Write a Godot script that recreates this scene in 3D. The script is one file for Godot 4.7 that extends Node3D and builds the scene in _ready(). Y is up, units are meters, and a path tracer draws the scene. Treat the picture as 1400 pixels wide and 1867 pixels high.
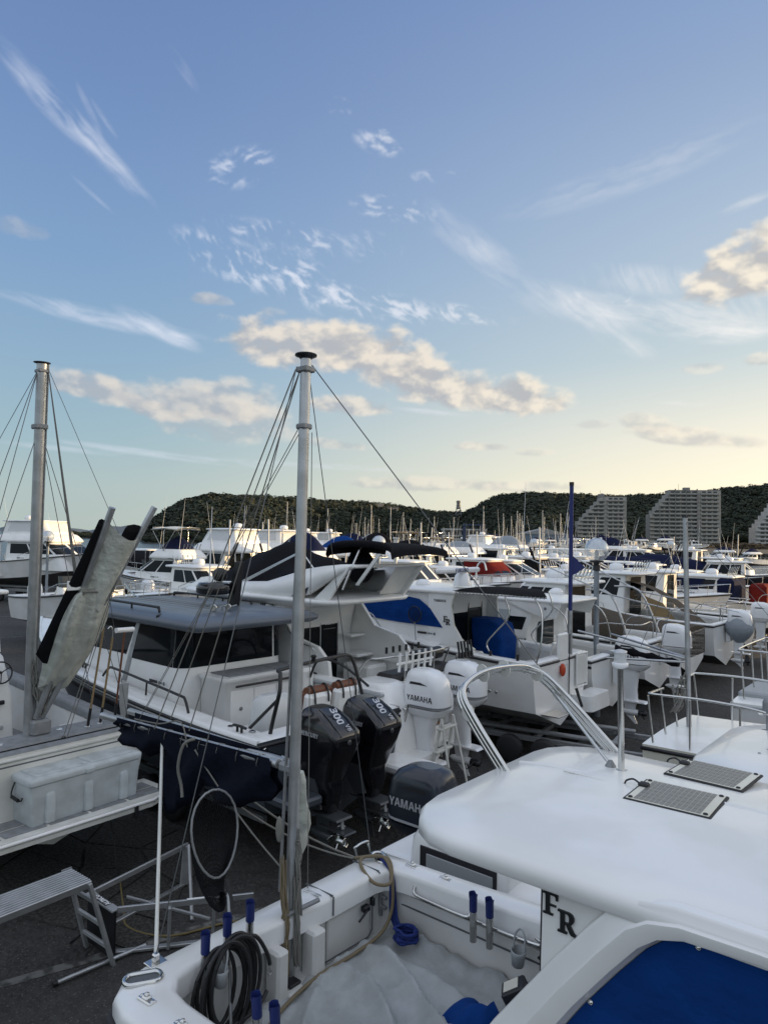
extends Node3D
# A boat yard at dusk seen from a raised spot: boats on trailers in rows, far marina, wooded hills, flats.

const SUN_AZ := 80.0
const SUN_EL := 6.0

class MB:
	var st := SurfaceTool.new()
	var g := 1
	var n := 0
	func _init() -> void:
		st.begin(Mesh.PRIMITIVE_TRIANGLES)
	func v(p: Vector3, uv := Vector2.ZERO) -> void:
		st.set_smooth_group(g)
		st.set_uv(uv)
		st.add_vertex(p)
	func tri(a: Vector3, b: Vector3, c: Vector3) -> void:
		v(a); v(b); v(c)
		n += 1
	func quad(a: Vector3, b: Vector3, c: Vector3, d: Vector3) -> void:
		tri(a, b, c)
		tri(a, c, d)
	func flat(a: Vector3, b: Vector3, c: Vector3, d: Vector3) -> MB:
		g += 1
		quad(a, b, c, d)
		return self
	func fan(r: PackedVector3Array, flip := false) -> void:
		g += 1
		var m := Vector3.ZERO
		for p in r: m += p
		m /= r.size()
		for i in r.size():
			var j := (i + 1) % r.size()
			if flip: tri(m, r[j], r[i])
			else: tri(m, r[i], r[j])
	# quads between successive rings; hard lists columns whose edge is sharp
	func loft(rings: Array, closed := true, cap0 := true, cap1 := true, hard := []) -> MB:
		var c: int = rings[0].size()
		var last := c if closed else c - 1
		g += 1
		var base := g
		var gs := PackedInt32Array()
		for j in last:
			if hard.has(j): g += 1
			gs.append(g)
		if closed and not hard.is_empty() and not hard.has(0):
			for j in last:
				if gs[j] == base: gs[j] = g
		for i in rings.size() - 1:
			var a: PackedVector3Array = rings[i]
			var b: PackedVector3Array = rings[i + 1]
			for j in last:
				var k := (j + 1) % c
				g = gs[j]
				quad(a[j], b[j], b[k], a[k])
		g = gs[last - 1] + 1 if gs.size() else g + 1
		if closed and cap0: fan(rings[0], true)
		if closed and cap1: fan(rings[-1])
		g += 1
		return self
	func grid(rows: Array) -> MB:
		return loft(rows, false, false, false)
	func tube(path: PackedVector3Array, r: float, k := 6, r1 := -1.0) -> MB:
		var rings := []
		var up := Vector3.UP
		var m := path.size()
		var last_n := Vector3.ZERO
		for i in m:
			var t := (path[mini(i + 1, m - 1)] - path[maxi(i - 1, 0)]).normalized()
			if last_n == Vector3.ZERO:
				up = Vector3.UP if absf(t.y) < 0.9 else Vector3.RIGHT
				last_n = t.cross(up).normalized()
			else:
				last_n = (last_n - t * last_n.dot(t)).normalized()
			var bn := t.cross(last_n)
			var rr := r if r1 < 0 else lerpf(r, r1, float(i) / maxf(1, m - 1))
			var ring := PackedVector3Array()
			for j in k:
				var a := TAU * j / k
				ring.append(path[i] + (last_n * cos(a) + bn * sin(a)) * rr)
			rings.append(ring)
		return loft(rings)
	func bar(a: Vector3, b: Vector3, r: float, k := 6, r1 := -1.0) -> MB:
		return tube(PackedVector3Array([a, b]), r, k, r1)
	# chamfered box
	func box(c: Vector3, s: Vector3, b := 0.0, bs := Basis()) -> MB:
		var h := s / 2
		if b <= 0.0:
			var p := []
			for i in 8:
				p.append(c + bs * Vector3(h.x * (1 if i & 1 else -1), h.y * (1 if i & 2 else -1), h.z * (1 if i & 4 else -1)))
			for f in [[0, 1, 3, 2], [5, 4, 6, 7], [4, 0, 2, 6], [1, 5, 7, 3], [2, 3, 7, 6], [4, 5, 1, 0]]:
				flat(p[f[0]], p[f[1]], p[f[2]], p[f[3]])
			return self
		b = minf(b, minf(h.x, minf(h.y, h.z)) * 0.98)
		var q := func(sx, sy, sz, ax) -> Vector3:
			var w := Vector3(sx * (h.x - (0.0 if ax == 0 else b)), sy * (h.y - (0.0 if ax == 1 else b)), sz * (h.z - (0.0 if ax == 2 else b)))
			return c + bs * w
		for s0 in [-1, 1]:
			flat(q.call(s0, -1, -1, 0), q.call(s0, 1, -1, 0), q.call(s0, 1, 1, 0), q.call(s0, -1, 1, 0))
			flat(q.call(-1, s0, -1, 1), q.call(1, s0, -1, 1), q.call(1, s0, 1, 1), q.call(-1, s0, 1, 1))
			flat(q.call(-1, -1, s0, 2), q.call(-1, 1, s0, 2), q.call(1, 1, s0, 2), q.call(1, -1, s0, 2))
			for s1 in [-1, 1]:
				flat(q.call(s0, s1, -1, 0), q.call(s0, s1, 1, 0), q.call(s0, s1, 1, 1), q.call(s0, s1, -1, 1))
				flat(q.call(s0, -1, s1, 0), q.call(s0, 1, s1, 0), q.call(s0, 1, s1, 2), q.call(s0, -1, s1, 2))
				flat(q.call(-1, s0, s1, 1), q.call(1, s0, s1, 1), q.call(1, s0, s1, 2), q.call(-1, s0, s1, 2))
				for s2 in [-1, 1]:
					g += 1
					tri(q.call(s0, s1, s2, 0), q.call(s0, s1, s2, 1), q.call(s0, s1, s2, 2))
		return self
	func ell(c: Vector3, r: Vector3, k := 10, m := 7, y0 := -1.0, y1 := 1.0) -> MB:
		var rings := []
		for i in m + 1:
			var y := sin(lerpf(asin(y0), asin(y1), float(i) / m))
			var w := sqrt(maxf(0.0, 1 - y * y))
			var ring := PackedVector3Array()
			for j in k:
				ring.append(c + Vector3(cos(TAU * j / k) * w * r.x, y * r.y, sin(TAU * j / k) * w * r.z))
			rings.append(ring)
		return loft(rings)
	# profile of (radius, height) turned about an axis
	func lathe(o: Vector3, axis: Vector3, prof: Array, k := 12) -> MB:
		var ax := axis.normalized()
		var u := ax.cross(Vector3.UP if absf(ax.y) < 0.9 else Vector3.RIGHT).normalized()
		var w := ax.cross(u)
		var rings := []
		for p in prof:
			var ring := PackedVector3Array()
			for j in k:
				ring.append(o + ax * p[1] + (u * cos(TAU * j / k) + w * sin(TAU * j / k)) * p[0])
			rings.append(ring)
		return loft(rings)
	# polygon in the x-y plane of t, extruded along its z
	func prism(poly: PackedVector2Array, depth: float, t := Transform3D(), taper := 0.0) -> MB:
		var r0 := PackedVector3Array()
		var r1 := PackedVector3Array()
		var m := Vector2.ZERO
		for p in poly: m += p
		m /= poly.size()
		for p in poly:
			r0.append(t * Vector3(p.x, p.y, -depth / 2))
			r1.append(t * Vector3(p.x, p.y, depth / 2))
		for i in poly.size():
			var j := (i + 1) % poly.size()
			flat(r0[i], r1[i], r1[j], r0[j])
		g += 1
		var ix := Geometry2D.triangulate_polygon(poly)
		for i in range(0, ix.size(), 3):
			tri(r0[ix[i]], r0[ix[i + 1]], r0[ix[i + 2]])
		g += 1
		for i in range(0, ix.size(), 3):
			tri(r1[ix[i]], r1[ix[i + 2]], r1[ix[i + 1]])
		return self
	func done() -> ArrayMesh:
		st.generate_normals()
		return st.commit()

var M := {}
var used := {}

func numbered(called: String) -> String:
	var k: int = used.get(called, 0)
	used[called] = k + 1
	return called if k == 0 else "%s_%03d" % [called, k]

func put(called: String, mb: MB, m: Material, parent: Node3D) -> MeshInstance3D:
	return putm(called, mb.done(), m, parent)

func putm(called: String, mesh: Mesh, m: Material, parent: Node3D) -> MeshInstance3D:
	var o := MeshInstance3D.new()
	o.mesh = mesh
	o.material_override = m
	if parent == self:
		o.name = numbered(called)
	else:
		var nm := called
		var i := 0
		while parent.has_node(NodePath(nm)):
			i += 1
			nm = "%s_%03d" % [called, i]
		o.name = nm
	parent.add_child(o, true)
	return o

func group_part(called: String, parent: Node3D) -> Node3D:
	var o := Node3D.new()
	var nm := called
	var i := 0
	while parent.has_node(NodePath(nm)):
		i += 1
		nm = "%s_%03d" % [called, i]
	o.name = nm
	parent.add_child(o, true)
	return o

func thing(called: String, label: String, category: String, at := Vector3.ZERO, deg := 0.0, group := "") -> Node3D:
	var o := Node3D.new()
	o.name = numbered(called)
	add_child(o)
	o.position = at
	o.rotation_degrees.y = deg
	return tag(o, label, category, group)

func tag(o: Node3D, label: String, category: String, group := "") -> Node3D:
	o.set_meta("label", label)
	o.set_meta("category", category)
	if group: o.set_meta("group", group)
	return o

func struct(called: String, mb: MB, m: Material) -> MeshInstance3D:
	var o := put(called, mb, m, self)
	o.set_meta("kind", "structure")
	return o

func dup(src: Node3D, at: Vector3, deg: float, label: String, group := "", s := 1.0) -> Node3D:
	var o: Node3D = src.duplicate()
	o.name = numbered(String(src.name).rstrip("0123456789").rstrip("_"))
	add_child(o)
	o.position = at
	o.rotation_degrees.y = deg
	o.scale = Vector3.ONE * s
	o.set_meta("label", label)
	if group: o.set_meta("group", group)
	return o

func word(parent: Node3D, called: String, text: String, h: float, t: Transform3D, m: Material, bold := true, font := "Droid Sans", depth := 0.004) -> MeshInstance3D:
	var f := SystemFont.new()
	f.font_names = PackedStringArray([font])
	f.font_weight = 700 if bold else 400
	var tm := TextMesh.new()
	tm.text = text
	tm.font = f
	tm.font_size = 32
	tm.pixel_size = h / 23.0
	tm.depth = depth
	tm.curve_step = 2.0
	var o := putm(called, tm, m, parent)
	o.transform = t
	return o

func mt(r: float, g: float, b: float, rough := 0.5, metal := 0.0, coat := 0.0) -> StandardMaterial3D:
	var m := StandardMaterial3D.new()
	m.albedo_color = Color(r, g, b).linear_to_srgb()
	m.roughness = rough
	m.metallic = metal
	if coat > 0:
		m.clearcoat_enabled = true
		m.clearcoat = coat
		m.clearcoat_roughness = 0.08
	m.cull_mode = BaseMaterial3D.CULL_DISABLED
	return m

func noise_tex(freq: float, c0: Color, c1: Color, sd: int, normal := false, strength := 4.0, size := 512, lo := 0.3, hi := 0.7, kind := FastNoiseLite.TYPE_SIMPLEX_SMOOTH) -> NoiseTexture2D:
	var f := FastNoiseLite.new()
	f.seed = sd
	f.noise_type = kind
	f.frequency = freq
	f.fractal_octaves = 5
	var t := NoiseTexture2D.new()
	t.width = size
	t.height = size
	t.seamless = true
	t.noise = f
	if normal:
		t.as_normal_map = true
		t.bump_strength = strength
	else:
		var gr := Gradient.new()
		gr.offsets = PackedFloat32Array([lo, hi])
		gr.colors = PackedColorArray([c0, c1])
		t.color_ramp = gr
	return t

func skin(m: StandardMaterial3D, tex: Texture2D, nrm: Texture2D, scale: float, ns := 0.5) -> StandardMaterial3D:
	m.uv1_triplanar = true
	m.uv1_world_triplanar = true
	m.uv1_scale = Vector3.ONE * scale
	if tex: m.albedo_texture = tex
	if nrm:
		m.normal_enabled = true
		m.normal_texture = nrm
		m.normal_scale = ns
	return m

func make_materials() -> void:
	var grime := noise_tex(0.006, Color(0.955, 0.955, 0.945), Color(1, 1, 1), 3, false, 0, 512, 0.28, 0.6)
	var cloth_n := noise_tex(0.05, Color.BLACK, Color.WHITE, 5, true, 3.0)
	var wrinkle := noise_tex(0.011, Color.BLACK, Color.WHITE, 9, true, 9.0)
	var scuff := noise_tex(0.008, Color(0.90, 0.90, 0.89), Color(1, 1, 1), 11, false, 0, 512, 0.25, 0.7)
	M.white = skin(mt(0.84, 0.84, 0.83, 0.3, 0, 0.4), grime, null, 0.35)
	M.white_old = skin(mt(0.68, 0.68, 0.64, 0.45, 0, 0.15), scuff, null, 0.5)
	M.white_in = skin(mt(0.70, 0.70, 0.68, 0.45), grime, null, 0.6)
	M.cream = skin(mt(0.72, 0.70, 0.60, 0.4), grime, null, 0.4)
	M.bluegrey = skin(mt(0.10, 0.12, 0.15, 0.45, 0, 0.15), grime, null, 0.35)
	M.darkhull = skin(mt(0.055, 0.065, 0.08, 0.35, 0, 0.4), scuff, null, 0.4)
	M.greyhull = skin(mt(0.16, 0.18, 0.19, 0.4), scuff, null, 0.4)
	M.navyhull = mt(0.015, 0.02, 0.06, 0.3, 0, 0.4)
	M.bottom = skin(mt(0.12, 0.11, 0.11, 0.8), scuff, null, 0.5)
	M.bottom_red = skin(mt(0.16, 0.05, 0.04, 0.8), scuff, null, 0.5)
	M.bottom_blue = skin(mt(0.03, 0.05, 0.12, 0.8), scuff, null, 0.5)
	M.deckgrey = skin(mt(0.22, 0.23, 0.24, 0.75), scuff, cloth_n, 1.5, 0.4)
	M.nonskid = skin(mt(0.62, 0.63, 0.62, 0.6), grime, cloth_n, 4.0, 0.3)
	M.teak = skin(mt(0.26, 0.15, 0.08, 0.6), scuff, null, 2.0)
	M.glass = mt(0.006, 0.008, 0.01, 0.05, 0.0)
	M.glass.metallic_specular = 0.3
	M.glass_side = mt(0.03, 0.035, 0.035, 0.06)
	M.curtain = mt(0.42, 0.45, 0.46, 0.25)
	M.black = mt(0.012, 0.012, 0.013, 0.45)
	M.rubber = mt(0.02, 0.02, 0.022, 0.7)
	M.groove = mt(0.10, 0.11, 0.12, 0.8)
	M.steel = mt(0.62, 0.62, 0.60, 0.16, 1.0)
	M.alu = skin(mt(0.52, 0.53, 0.54, 0.42, 0.85), scuff, null, 1.0)
	M.alu_dull = skin(mt(0.42, 0.43, 0.44, 0.55, 0.6), scuff, null, 1.4)
	M.galv = skin(mt(0.30, 0.31, 0.32, 0.6, 0.5), scuff, null, 2.0)
	M.darkmetal = mt(0.035, 0.037, 0.04, 0.4, 0.6)
	M.lamp_pole = skin(mt(0.22, 0.25, 0.28, 0.5, 0.2), scuff, null, 1.0)
	M.rope = skin(mt(0.19, 0.185, 0.165, 0.9), null, cloth_n, 12.0, 1.0)
	M.rope_tan = skin(mt(0.20, 0.16, 0.10, 0.9), null, cloth_n, 12.0, 1.0)
	M.rope_blue = skin(mt(0.012, 0.03, 0.17, 0.85), null, cloth_n, 12.0, 1.0)
	M.rope_yellow = mt(0.17, 0.13, 0.05, 0.8)
	M.wire = mt(0.16, 0.165, 0.17, 0.4, 0.7)
	M.hose = mt(0.012, 0.012, 0.013, 0.5)
	M.black_canvas = skin(mt(0.010, 0.010, 0.012, 0.9), null, wrinkle, 1.3, 0.7)
	M.navy = skin(mt(0.012, 0.016, 0.045, 0.85), null, wrinkle, 1.0, 0.8)
	M.navy_sail = skin(mt(0.007, 0.009, 0.017, 0.85), null, wrinkle, 1.8, 1.0)
	M.blue = skin(mt(0.005, 0.045, 0.21, 0.8), scuff, wrinkle, 0.8, 0.7)
	M.red = skin(mt(0.13, 0.014, 0.012, 0.8), null, wrinkle, 1.0, 0.6)
	M.tan_canvas = skin(mt(0.27, 0.19, 0.095, 0.85), null, wrinkle, 1.0, 0.6)
	M.brown_canvas = skin(mt(0.085, 0.07, 0.055, 0.85), null, wrinkle, 0.8, 0.9)
	M.grey_canvas = skin(mt(0.26, 0.29, 0.32, 0.8), null, wrinkle, 1.2, 0.9)
	M.sail = skin(mt(0.50, 0.52, 0.47, 0.8), scuff, wrinkle, 1.0, 1.5)
	M.sail.backlight_enabled = true
	M.sail.backlight = Color(0.18, 0.18, 0.16)
	M.tarp = skin(mt(0.40, 0.42, 0.425, 0.7), scuff, wrinkle, 0.9, 0.7)
	M.leather = skin(mt(0.16, 0.055, 0.025, 0.5), scuff, null, 3.0)
	M.plastic_grey = mt(0.34, 0.36, 0.37, 0.5)
	M.cool_box = skin(mt(0.50, 0.54, 0.55, 0.5), scuff, null, 0.9)
	M.engine_black = mt(0.006, 0.006, 0.008, 0.16, 0, 0.5)
	M.engine_grey = mt(0.06, 0.065, 0.07, 0.35, 0.2)
	M.engine_white = mt(0.78, 0.79, 0.80, 0.2, 0, 0.7)
	M.engine_navy = mt(0.014, 0.019, 0.030, 0.3, 0.1, 0.4)
	M.silver = mt(0.55, 0.56, 0.58, 0.3, 0.4)
	M.ink = mt(0.02, 0.02, 0.025, 0.5)
	M.ink_blue = mt(0.01, 0.03, 0.13, 0.5)
	M.sleeve_blue = mt(0.010, 0.022, 0.13, 0.5)
	M.lamp_red = mt(0.5, 0.06, 0.02, 0.5)
	M.print_grey = mt(0.16, 0.17, 0.18, 0.6)
	M.pen_white = mt(0.8, 0.8, 0.8, 0.6)
	var cl := mt(0.9, 0.93, 0.95, 0.02)
	cl.transparency = BaseMaterial3D.TRANSPARENCY_ALPHA
	cl.albedo_color.a = 0.32
	M.clear = cl
	var fl := mt(0.75, 0.77, 0.78, 0.25)
	fl.transparency = BaseMaterial3D.TRANSPARENCY_ALPHA
	fl.albedo_color.a = 0.55
	M.film = fl
	var nt := mt(0.02, 0.02, 0.022, 0.8)
	M.netting = nt
	M.beige = mt(0.36, 0.30, 0.23, 0.8)
	M.concrete = skin(mt(0.25, 0.245, 0.235, 0.85), scuff, null, 0.2)
	M.flat_wall = skin(mt(0.37, 0.36, 0.33, 0.8), scuff, null, 0.1)
	M.flat_white = skin(mt(0.46, 0.47, 0.47, 0.7), scuff, null, 0.1)
	M.far_glass = mt(0.035, 0.045, 0.055, 0.15)
	M.hoist_blue = mt(0.02, 0.04, 0.09, 0.6)
	M.shed_blue = mt(0.12, 0.17, 0.23, 0.7)
	M.alu_far = mt(0.55, 0.56, 0.56, 0.5, 0.2)
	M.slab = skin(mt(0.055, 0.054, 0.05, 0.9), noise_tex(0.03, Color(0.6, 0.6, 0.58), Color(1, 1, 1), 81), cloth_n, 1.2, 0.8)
	M.roof_rib = mt(0.15, 0.155, 0.15, 0.7)
	for k in ["black_canvas", "navy", "navy_sail", "blue", "red", "brown_canvas", "netting"]: M[k].metallic_specular = 0.2
	M.solar = mt(0.20, 0.195, 0.18, 0.4)
	M.dome_silver = mt(0.50, 0.54, 0.57, 0.2, 0.5)


var fill_veil_noise := FastNoiseLite.new()

func sky_color(az: float, el: float) -> Vector3:
	# az, el in degrees; clear air lit by a low sun on the right
	var keys := [[-3.0, Vector3(0.38, 0.46, 0.42), Vector3(1.0, 0.88, 0.62)], [0.0, Vector3(0.40, 0.46, 0.43), Vector3(1.0, 0.88, 0.62)], [3.5, Vector3(0.38, 0.47, 0.47), Vector3(0.98, 0.89, 0.66)],
		[7.0, Vector3(0.31, 0.44, 0.50), Vector3(0.85, 0.80, 0.66)], [13.5, Vector3(0.24, 0.375, 0.52), Vector3(0.52, 0.60, 0.62)], [20.0, Vector3(0.195, 0.32, 0.51), Vector3(0.41, 0.505, 0.605)],
		[26.0, Vector3(0.168, 0.275, 0.48), Vector3(0.33, 0.43, 0.575)], [32.0, Vector3(0.143, 0.235, 0.44), Vector3(0.26, 0.355, 0.53)], [38.0, Vector3(0.128, 0.21, 0.41), Vector3(0.205, 0.305, 0.51)], [60.0, Vector3(0.11, 0.19, 0.38), Vector3(0.16, 0.25, 0.44)], [90.0, Vector3(0.13, 0.20, 0.38), Vector3(0.13, 0.20, 0.38)]]
	var i := 0
	while i < keys.size() - 2 and el > keys[i + 1][0]: i += 1
	var t := clampf((el - keys[i][0]) / (keys[i + 1][0] - keys[i][0]), 0, 1)
	var left: Vector3 = (keys[i][1] as Vector3).lerp(keys[i + 1][1], t)
	var right: Vector3 = (keys[i][2] as Vector3).lerp(keys[i + 1][2], t)
	var d := absf(wrapf(az - SUN_AZ, -180, 180))
	var w := clampf(1.0 - (d - 44.0) / 62.0, 0.0, 1.0)
	w = w * w * (3 - 2 * w)
	var c := left.lerp(right, w)
	# glow round the sun
	var gl := exp(-pow(d / 23.0, 2.0) - pow((el - SUN_EL) / 15.0, 2.0))
	c += Vector3(4.6, 3.6, 2.3) * gl
	# bright cloud layer added overhead and behind, out of view, to fill shaded foreground
	var fill_veil := smoothstep(39.0, 60.0, el)
	fill_veil = maxf(fill_veil, smoothstep(40.0, 80.0, absf(wrapf(az, -180, 180))) * smoothstep(6.0, 20.0, el))
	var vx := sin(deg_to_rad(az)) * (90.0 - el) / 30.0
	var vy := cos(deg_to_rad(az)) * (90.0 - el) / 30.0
	fill_veil *= clampf(0.66 + 0.55 * fill_veil_noise.get_noise_2d(vx, vy), 0.15, 0.92)
	c = c.lerp(Vector3(0.86, 0.90, 0.97), fill_veil)
	if el < 0: c = c.lerp(Vector3(0.10, 0.12, 0.14), clampf(-el / 4.0, 0, 1))
	return c

func make_sky() -> PanoramaSkyMaterial:
	var W := 4096
	var H := 2048
	fill_veil_noise.seed = 3
	fill_veil_noise.frequency = 0.9
	fill_veil_noise.fractal_octaves = 4
	var low := Image.create_empty(512, 256, false, Image.FORMAT_RGBF)
	for j in 256:
		for i in 512:
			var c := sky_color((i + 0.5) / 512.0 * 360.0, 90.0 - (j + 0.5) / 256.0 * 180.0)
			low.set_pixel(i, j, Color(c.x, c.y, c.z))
	low.resize(W, H, Image.INTERPOLATE_BILINEAR)
	var n := FastNoiseLite.new()
	n.seed = 21
	n.noise_type = FastNoiseLite.TYPE_SIMPLEX_SMOOTH
	n.frequency = 1.0
	n.fractal_octaves = 5
	n.fractal_gain = 0.55
	var nf := FastNoiseLite.new()
	nf.seed = 5
	nf.noise_type = FastNoiseLite.TYPE_SIMPLEX_SMOOTH
	nf.frequency = 1.0
	nf.fractal_octaves = 4
	nf.fractal_gain = 0.6
	# clouds: azimuth, elevation, half sizes in degrees, tilt, kind (0 heaped, 1 streaked, 2 dappled), strength, direction of the fibres
	var list := [
		[-6.4, 14.75, 6.8904, 2.5986, 4, 0, 1, 4],
		[-0.64, 14.08, 5.5836, 2.623, 12, 0, 1, 12],
		[3.83, 12, 6.0588, 2.2082, 12, 0, 1, 12],
		[10.38, 10.97, 4.32, 1.952, 5, 0, 1, 5],
		[-22.06, 10.51, 4.0716, 1.2932, 8, 0, 0.8, 8],
		[-18.11, 9.36, 2.78, 1.03, 8, 0, 0.8, 8],
		[-13.2, 10.21, 5.8212, 2.1228, 3, 0, 0.65, 3],
		[-11.89, 8.37, 5.9076, 1.952, 0, 0, 0.5, 0],
		[-2.79, 10.33, 3.48, 1.04, 3, 0, 0.85, 3],
		[27.32, 19.06, 4.536, 2.6596, -18, 0, 1, -18],
		[28.38, 21.54, 1.31, 0.82, 0, 0, 0.56, 0],
		[-13.89, 17.82, 1.93, 0.6, 0, 0, 0.56, 0],
		[20.26, 8.67, 2.5, 1, 14, 0, 0.5, 14],
		[23.69, 7.57, 5.1624, 0.8906, 8, 0, 0.6, 8],
		[24.24, 12.59, 1.62, 0.54, 0, 0, 0.37, 0],
		[3.49, 4.23, 6.58, 0.79, 0, 0, 0.55, 0],
		[11.3, 4.1, 5.07, 0.59, 0, 0, 0.55, 0],
		[7.83, 7.26, 2.8, 0.43, 2, 0, 0.6, 2],
		[11.91, 6.81, 1.68, 0.42, 0, 0, 0.37, 0],
		[-3.62, 7.27, 2.62, 0.57, 4, 0, 0.5, 4],
		[28, 12.9, 1.52, 0.61, 0, 0, 0.5, 0],
		[-15.69, 9.93, 7.02, 1.4884, 4, 0, 0.5, 4],
		[-9.08, 17.29, 1.25, 0.42, 0, 0, 0.22, 0],
		[-11.93, 27.14, 2.756, 1.38, -20, 2, 0.7, -20],
		[-27.53, 20.77, 1.85, 0.84, 0, 0, 0.25, 0],
		[-0.92, 29.31, 1.937, 0.756, 15, 2, 0.7, 15],
		[-4.34, 31.41, 1.07, 0.84, 0, 2, 0.7, 0],
		[16.27, 8.85, 1.61, 0.48, 0, 0, 0.31, 0],
		[-0.26, 29.91, 0.806, 0.468, 0, 2, 0.7, 0],
		[26.61, 21.51, 0.84, 0.3, 0, 0, 0.5, 0],
		[-23.74, 27.64, 6.5, 1.03, 39, 1, 0.9, 39],
		[-26.75, 28.94, 3.25, 0.59, 40, 1, 0.7, 40],
		[-23.21, 28.89, 1.88, 0.34, 60, 1, 0.6, 60],
		[-22.24, 28.75, 1.38, 0.28, 50, 1, 0.5, 50],
		[-21.83, 15.73, 7.46, 0.97, 6, 1, 0.8, 12],
		[-17.87, 15.38, 3.52, 1.02, 22, 1, 0.9, 22],
		[-12.18, 20.71, 4.81, 1.6, 20, 2, 0.9, 50],
		[-6.51, 19.64, 5.4, 1.74, 28, 2, 0.9, 40],
		[-0.71, 18.22, 6.35, 1.1, 10, 2, 0.8, 30],
		[5.96, 17.54, 4.2, 0.76, 8, 2, 0.7, 30],
		[-8.33, 22.65, 6.08, 1.22, 5, 2, 0.6, 40],
		[0.51, 25.07, 3.65, 0.97, 5, 2, 0.7, 10],
		[-14.72, 20.78, 0.79, 0.98, 0, 2, 0.8, 60],
		[-1.23, 22.38, 2.48, 1.24, 0, 2, 0.4, 30],
		[21.02, 16.62, 7.45, 1.86, 12, 1, 0.8, 20],
		[25.53, 15.23, 3.86, 1.47, 4, 1, 1, 5],
		[15.39, 17.64, 4.34, 1.78, 25, 1, 0.7, 45],
		[20.23, 19.18, 5.58, 1.49, 10, 1, 0.45, 70],
		[18.26, 15.08, 3.1, 1.16, 30, 1, 0.5, 50],
		[8.55, 21.14, 6.92, 1.83, 40, 1, 0.35, 40],
		[-17.22, 6, 9.26, 0.4, 5, 1, 0.75, 5],
		[-23.81, 6.04, 5.55, 0.3, 3, 1, 0.5, 3],
		[3.6, 27.19, 1.99, 0.48, 0, 2, 0.5, 20],
		[-16.55, 32.58, 1.6, 0.5, 50, 1, 0.35, 50],
		[19.02, 26.22, 9.42, 1.63, -12, 1, 0.3, -12],
		[26.97, 23.32, 1.99, 0.46, -15, 1, 0.5, -15],
		[17.03, 18.12, 2.33, 0.54, 10, 2, 0.8, 10],
		[6.78, 22.35, 3.67, 1.22, 20, 1, 0.35, 50],
		[3.86, 9.99, 3.47, 0.3, 6, 1, 0.7, 6],
		[-22.85, 23.9, 1.77, 0.21, 35, 1, 0.3, 35],
		[27.31, 16.52, 2.71, 1.36, 20, 1, 0.5, 70],
		[-4.47, 5.59, 10.94, 0.35, 2, 1, 0.5, 2],
		[22.94, 10.2, 2.22, 0.3, 5, 1, 0.5, 5],
	]
	var rng := RandomNumberGenerator.new()
	rng.seed = 77
	for k in 46:
		var az := 38.0 + rng.randf() * 284.0
		var kind := rng.randi() % 3
		var s := 4.0 + rng.randf() * 7.0
		list.append([az, 4.0 + rng.randf() * rng.randf() * 38.0, s, s * (0.2 + 0.15 * rng.randf()), rng.randf_range(-10, 30), kind, 0.4 + 0.5 * rng.randf(), rng.randf_range(0, 40)])
	for f in list:
		var a: float = f[2] * 1.35
		var b: float = f[3] * 1.5
		var el0: float = f[1]
		var az0: float = f[0]
		var cs := cos(deg_to_rad(el0))
		var rot := deg_to_rad(f[4])
		var hx := absf(a * cos(rot)) + absf(b * sin(rot))
		var hy := absf(a * sin(rot)) + absf(b * cos(rot))
		var fr := deg_to_rad(f[7])
		var y0 := int((90.0 - el0 - hy) / 180.0 * H)
		var y1 := int((90.0 - el0 + hy) / 180.0 * H)
		var x0 := int((az0 - hx / cs) / 360.0 * W)
		var x1 := int((az0 + hx / cs) / 360.0 * W)
		y1 = mini(y1, int((90.0 - 0.3) / 180.0 * H))
		for y in range(maxi(y0, 0), y1 + 1):
			var el := 90.0 - (y + 0.5) / H * 180.0
			for x in range(x0, x1 + 1):
				var az := (x + 0.5) / W * 360.0
				var dx := (az - az0) * cs
				var dy := -(el - el0)
				var u = (dx * cos(rot) + dy * sin(rot)) / f[2]
				var v = (-dx * sin(rot) + dy * cos(rot)) / (f[3] * (0.75 if f[5] == 1 else 1.0))
				var r2 = u * u + v * v
				if r2 > 2.2: continue
				var dens := 0.0
				var col := Vector3(0.9, 0.86, 0.8)
				var sun := clampf(1.0 - absf(wrapf(az - SUN_AZ, -180, 180)) / 110.0, 0.0, 1.0)
				if f[5] == 0:
					var nn := n.get_noise_2d(dx * 0.27 + az0 * 3.7, dy * 0.46 + el0 * 5.1)
					var edge = 1.0 - r2
					if v > 0: edge = 1.0 - u * u - v * v * 1.9
					dens = smoothstep(-0.05, 0.75, edge * 1.05 + nn * 0.8 + 0.02)
					var n2 := n.get_noise_2d((dx + 0.6) * 0.27 + az0 * 3.7, (dy - 0.8) * 0.46 + el0 * 5.1)
					var lit := clampf(0.5 + (nn - n2) * 1.5 - v * 0.45 + u * 0.40 + (0.12 - dens * 0.28), 0.0, 1.0)
					var shade := Vector3(0.37, 0.40, 0.45).lerp(Vector3(0.52, 0.49, 0.45), sun)
					var bright := Vector3(0.66, 0.61, 0.56).lerp(Vector3(0.98, 0.87, 0.68), clampf(sun * 1.15, 0, 1))
					col = shade.lerp(bright, lit)
					dens *= 0.92
				else:
					var fx := dx * cos(fr) + dy * sin(fr)
					var fy := -dx * sin(fr) + dy * cos(fr)
					var wob := nf.get_noise_2d(dx * 0.12 + 3.0, dy * 0.12 + az0)
					var m := smoothstep(1.25, 0.0, r2)
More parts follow.
